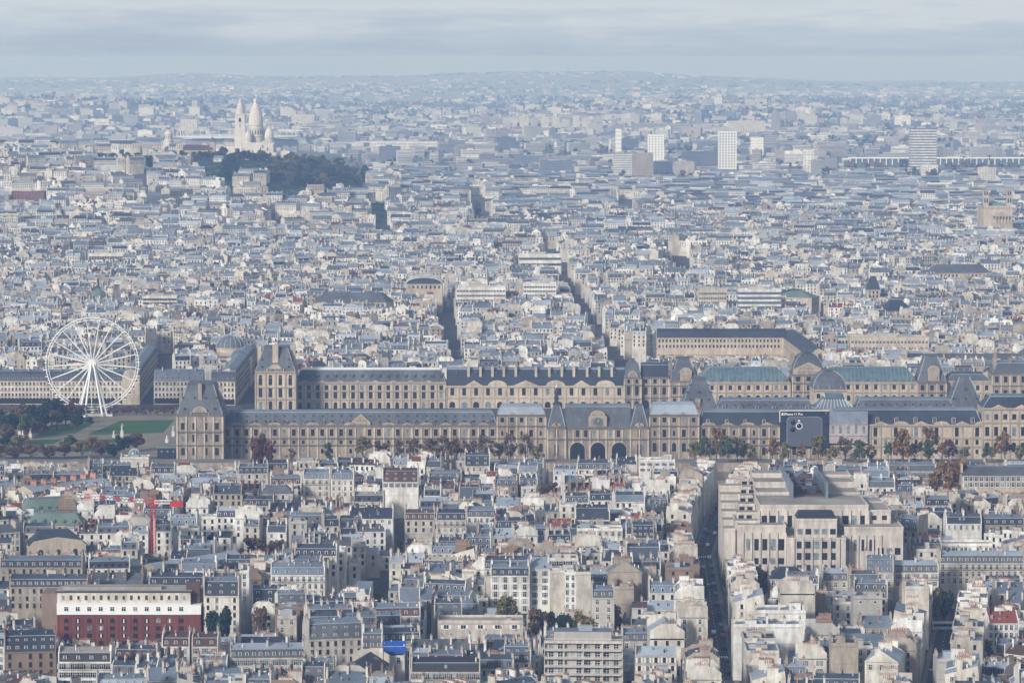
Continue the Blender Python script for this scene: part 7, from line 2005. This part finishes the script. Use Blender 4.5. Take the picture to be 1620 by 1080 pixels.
for s in ANCHORS + SINGLE:
    nm = "apartment_building"
    grp = "old apartment houses of the near city"
    root = thing(nm, s["label"], "apartment house", (s["x"], s["y"], s.get("z0", 0)), s["rot"], grp)
    house(s, root)
    NEAR_ROOTS.append((root, s))
# low rear wings in the gaps belong to the nearest house
STUFF = Geo()
pos = np.array([(s["x"], s["y"]) for _, s in NEAR_ROOTS])
ymax = SINGLE[-1]["y"] + 5
for s in INFILL:
    u, v = proj(s["x"], s["y"], s["h"])
    if not (-20 < u < 1640): continue
    if s["y"] < ymax:
        k = int(np.argmin((pos[:, 0]-s["x"])**2 + (pos[:, 1]-s["y"])**2)); root, hs = NEAR_ROOTS[k]
        g = Geo(); house(s, None, g, 1)
        c, n = math.cos(-hs["rot"]), math.sin(-hs["rot"])
        g.v = [((x-hs["x"])*c - (y-hs["y"])*n, (x-hs["x"])*n + (y-hs["y"])*c, z) for x, y, z in g.v]
        part("rear_wing", g, root)
    else: house(s, None, STUFF, 1)
for s in REST: house(s, None, STUFF, 0)

MID = []
fill((2500, 4150), lambda y: 0.1425*y + 26, ((45, 110), (45, 90)), rnd, (8, 20), (8.5, 12), (3, 11), (14, 21), None, R(13), MID, pturn=.4)
fill((4150, 5250), lambda y: 0.1425*y + 30, ((70, 150), (60, 110)), rnd, (14, 32), (11, 15), (9, 20), (14, 22), None, R(14), MID, pturn=.4)
fill((5250, 6700), lambda y: 0.1425*y + 30, ((80, 160), (60, 120)), rnd, (18, 40), (12, 18), (14, 30), (12, 24), None, R(14), MID, pturn=.35)
SIDE = []
fill((1238, 1966), lambda y: 0.1425*y + 170, ((36, 80), (34, 66)), rnd, (9, 22), (9, 13), (2, 8), (12.5, 18.5), None, R(6), SIDE, x_lim=lambda y: 0.1425*y + 20)
fill((2080, 2500), lambda y: 0.1425*y + 170, ((45, 100), (45, 90)), rnd, (10, 24), (9, 13), (3, 11), (14, 20), None, R(10), SIDE, x_lim=lambda y: 0.1425*y + 45)
fill((2500, 6700), lambda y: 0.1425*y + 190, ((60, 130), (50, 100)), rnd, (11, 28), (9, 14), (5, 15), (14, 20), None, R(13), SIDE, x_lim=lambda y: 0.1425*y + 24)
for s in SIDE: house(s, None, STUFF, 2 if s["y"] < 2600 else 3)
for s in MID:
    u, v = proj(s["x"], s["y"], s["z0"] + s["h"] + 5)
    if not (-25 < u < 1645): continue
    if 4350 < s["y"] < 5300 and False: continue
    house(s, None, STUFF, 1 if s["y"] < 3500 else (2 if s["y"] < 5000 else 3))
STUFF.T = None
tag(link("apartment_blocks", STUFF.mesh("apartment_blocks")), "dense mass of cream and grey zinc-roofed apartment blocks filling the city", "apartment houses", None, "stuff")

for o in bpy.data.objects:
    if o.parent is None and "label" in o and not 4 <= len(o["label"].split()) <= 16: print("LABEL", len(o["label"].split()), o.name, o["label"])
# suburbs on the plain
SUB = Geo(); rnd = random.Random(9)
cl = [(rnd.uniform(-.15, .15), rnd.uniform(6600, 13500), rnd.choice([0, 0, 0, 1])) for _ in range(95)]
sm = ["suburb_pale", "suburb_pale", "suburb_pale", "suburb_grey", "suburb_pink", "wall_white", "tower_dark", "suburb_grey"]
def sub_box(x, y, w, d, h, m, rot):
    z = ground_z(x, y); h = limit_height(x, y, w/2, z, h) if y < 9000 else h
    if h < 3.5: return
    SUB.place(x, y, z, rot); m2 = rnd.choice(["zinc_light", "zinc", "gravel_roof", "suburb_pale"])
    SUB.box(-w/2, w/2, -d/2, d/2, -6, h, m, m2)
    if y < 10500:
        n = max(1, int(h/3.2))
        for k in range(n):
            zz = 1.2 + k*3.2
            if zz + 1.5 < h and rnd.random() < .85: SUB.box(-w/2+.6, w/2-.6, -d/2-.12, -d/2, zz, zz+1.4, "tower_dark" if m != "tower_dark" else "zinc")
    if h > 20: SUB.box(-w*.2, w*.1, -d*.2, d*.2, h, h+3, m)
for cu, cy, kind in cl:
    th = rnd.uniform(-.6, .6)
    for _ in range(rnd.randint(5, 16)):
        y = cy + rnd.gauss(0, 130); x = cu*cy + rnd.gauss(0, 150)
        if kind: w, d, h = rnd.uniform(16, 60), 13, rnd.uniform(18, 38)
        else: w, d, h = rnd.uniform(20, 90), rnd.uniform(12, 40), rnd.uniform(7, 20)
        if free((x, y, w/2, d/2, th), False): take((x, y, w/2, d/2, th)); sub_box(x, y, w, d, h, rnd.choice(sm), th)
for _ in range(5200):
    y = 6500 + 9500*rnd.random()**1.35; x = rnd.uniform(-1, 1)*(.145*y)
    w, d, h = rnd.uniform(9, 34), rnd.uniform(8, 18), rnd.uniform(5, 15)
    th = rnd.uniform(-.7, .7)
    if free((x, y, w/2, d/2, th), False): take((x, y, w/2, d/2, th)); sub_box(x, y, w, d, h, rnd.choice(sm), th)
for _ in range(4200):
    y = 11000 + 11500*rnd.random()**1.4; x = rnd.uniform(-1, 1)*(.146*y)
    if math.sin(x*.0021+2)*math.sin(y*.0011) + rnd.random() < .35: continue
    sub_box(x, y, rnd.uniform(14, 70), 14, rnd.uniform(6, 15), rnd.choice(sm), rnd.uniform(-.7, .7))
for _ in range(160):
    y = rnd.uniform(12500, 16500); x = rnd.uniform(-1, 1)*(.145*y); sub_box(x, y, rnd.uniform(14, 60), 14, rnd.uniform(14, 34), rnd.choice(sm[:4]), rnd.uniform(-.4, .4))
for _ in range(2600):
    y = 14000 + 8000*rnd.random(); x = rnd.uniform(-1, 1)*(.146*y); q = math.sin(x*.0017+.6)*math.sin(y*.0013+1) + rnd.random()*.9
    if q > .55: sub_box(x, y, rnd.uniform(12, 55), 14, rnd.uniform(5, 11) if rnd.random() < .93 else rnd.uniform(16, 30), rnd.choice(sm[:4]), rnd.uniform(-.6, .6))
for _ in range(1500):
    y = 17500 + 7900*rnd.random(); x = rnd.uniform(-1, 1)*(.146*y)
    if math.sin(x*.0019+.3)*math.sin(y*.0021+1) + rnd.random()*.8 > .45: sub_box(x, y, rnd.uniform(14, 60), 14, rnd.uniform(5, 10), rnd.choice(sm[:5]), rnd.uniform(-.6, .6))
SUB.T = None
tag(link("suburb_blocks", SUB.mesh("suburb_blocks")), "hazy pale suburb of slabs and low roofs scattered over the far plain", "suburb", None, "stuff")

# woods and street greenery of the plain
rs = np.random.RandomState(3)
V = []; 
def clump(x, y, z, r, n):
    for _ in range(n):
        p = rs.normal(size=3)*np.array([r*.5, r*.5, r*.28]) + np.array([x, y, z + r*.35])
        a = rs.normal(size=3); a /= np.linalg.norm(a); b = np.cross(a, rs.normal(size=3)); b /= np.linalg.norm(b); s = r*.35
        V.extend([p-a*s, p+b*s, p+a*s, p-b*s])
for _ in range(5200):
    y = 6400 + 13500*rs.rand()**1.1; x = (rs.rand()*2-1)*.146*y
    f = math.sin(x*.004+1)*math.sin(y*.0023) + rs.rand()*.9
    if f < .55 or not free((x, y, 4, 4, 0), False): continue
    clump(x, y, ground_z(x, y), rs.uniform(9, 20)*max(1, y/11000), 9)
for _ in range(2600):
    y = 14000 + 7500*rs.rand(); x = (rs.rand()*2-1)*.146*y
    if math.sin(x*.0011+2)*math.sin(y*.0015) + rs.rand()*.8 < .45: continue
    clump(x, y, ground_z(x, y) - 5, rs.uniform(12, 26), 9)
for _ in range(2400):
    y = 17500 + 7800*rs.rand(); x = (rs.rand()*2-1)*.146*y
    if math.sin(x*.0013+2)*math.sin(y*.0018) + rs.rand()*.8 < .4: continue
    clump(x, y, ground_z(x, y) - 4, rs.uniform(9, 18), 9)
me = bpy.data.meshes.new("distant_woods"); V = np.array(V); me.from_pydata(V.tolist(), [], np.arange(len(V)).reshape(-1, 4).tolist())
for m in ("leaf_dark", "leaf_green", "leaf_brown"): me.materials.append(MATS[MI[m]])
me.polygons.foreach_set("material_index", np.repeat(rs.randint(0, 3, len(me.polygons)//9 + 1), 9)[:len(me.polygons)].astype(np.int32))
tag(link("distant_woods", me), "dark blue green belts of trees across the far plain", "woods", None, "stuff")

# ------------------------------------------------------------------ the air
g = Geo(); g.box(-6800, 6800, -400, 33500, -150, 262, "water", bottom=True)
me = g.mesh("haze"); me.materials.clear()
hz = bpy.data.materials.new("haze"); hz.use_nodes = True
n, l = hz.node_tree.nodes, hz.node_tree.links
n.clear()
o = n.new("ShaderNodeOutputMaterial"); pv = n.new("ShaderNodeVolumePrincipled")
pv.inputs["Color"].default_value = (0.40, 0.585, 1.0, 1)
pv.inputs["Density"].default_value = HAZE_DENSITY
pv.inputs["Absorption Color"].default_value = (0.80, 0.84, 0.88, 1)
pv.inputs["Anisotropy"].default_value = 0.0
l.new(pv.outputs["Volume"], o.inputs["Volume"])
me.materials.append(hz)
tag(link("haze", me), "pale blue autumn haze over the whole city", "haze", None, "stuff")
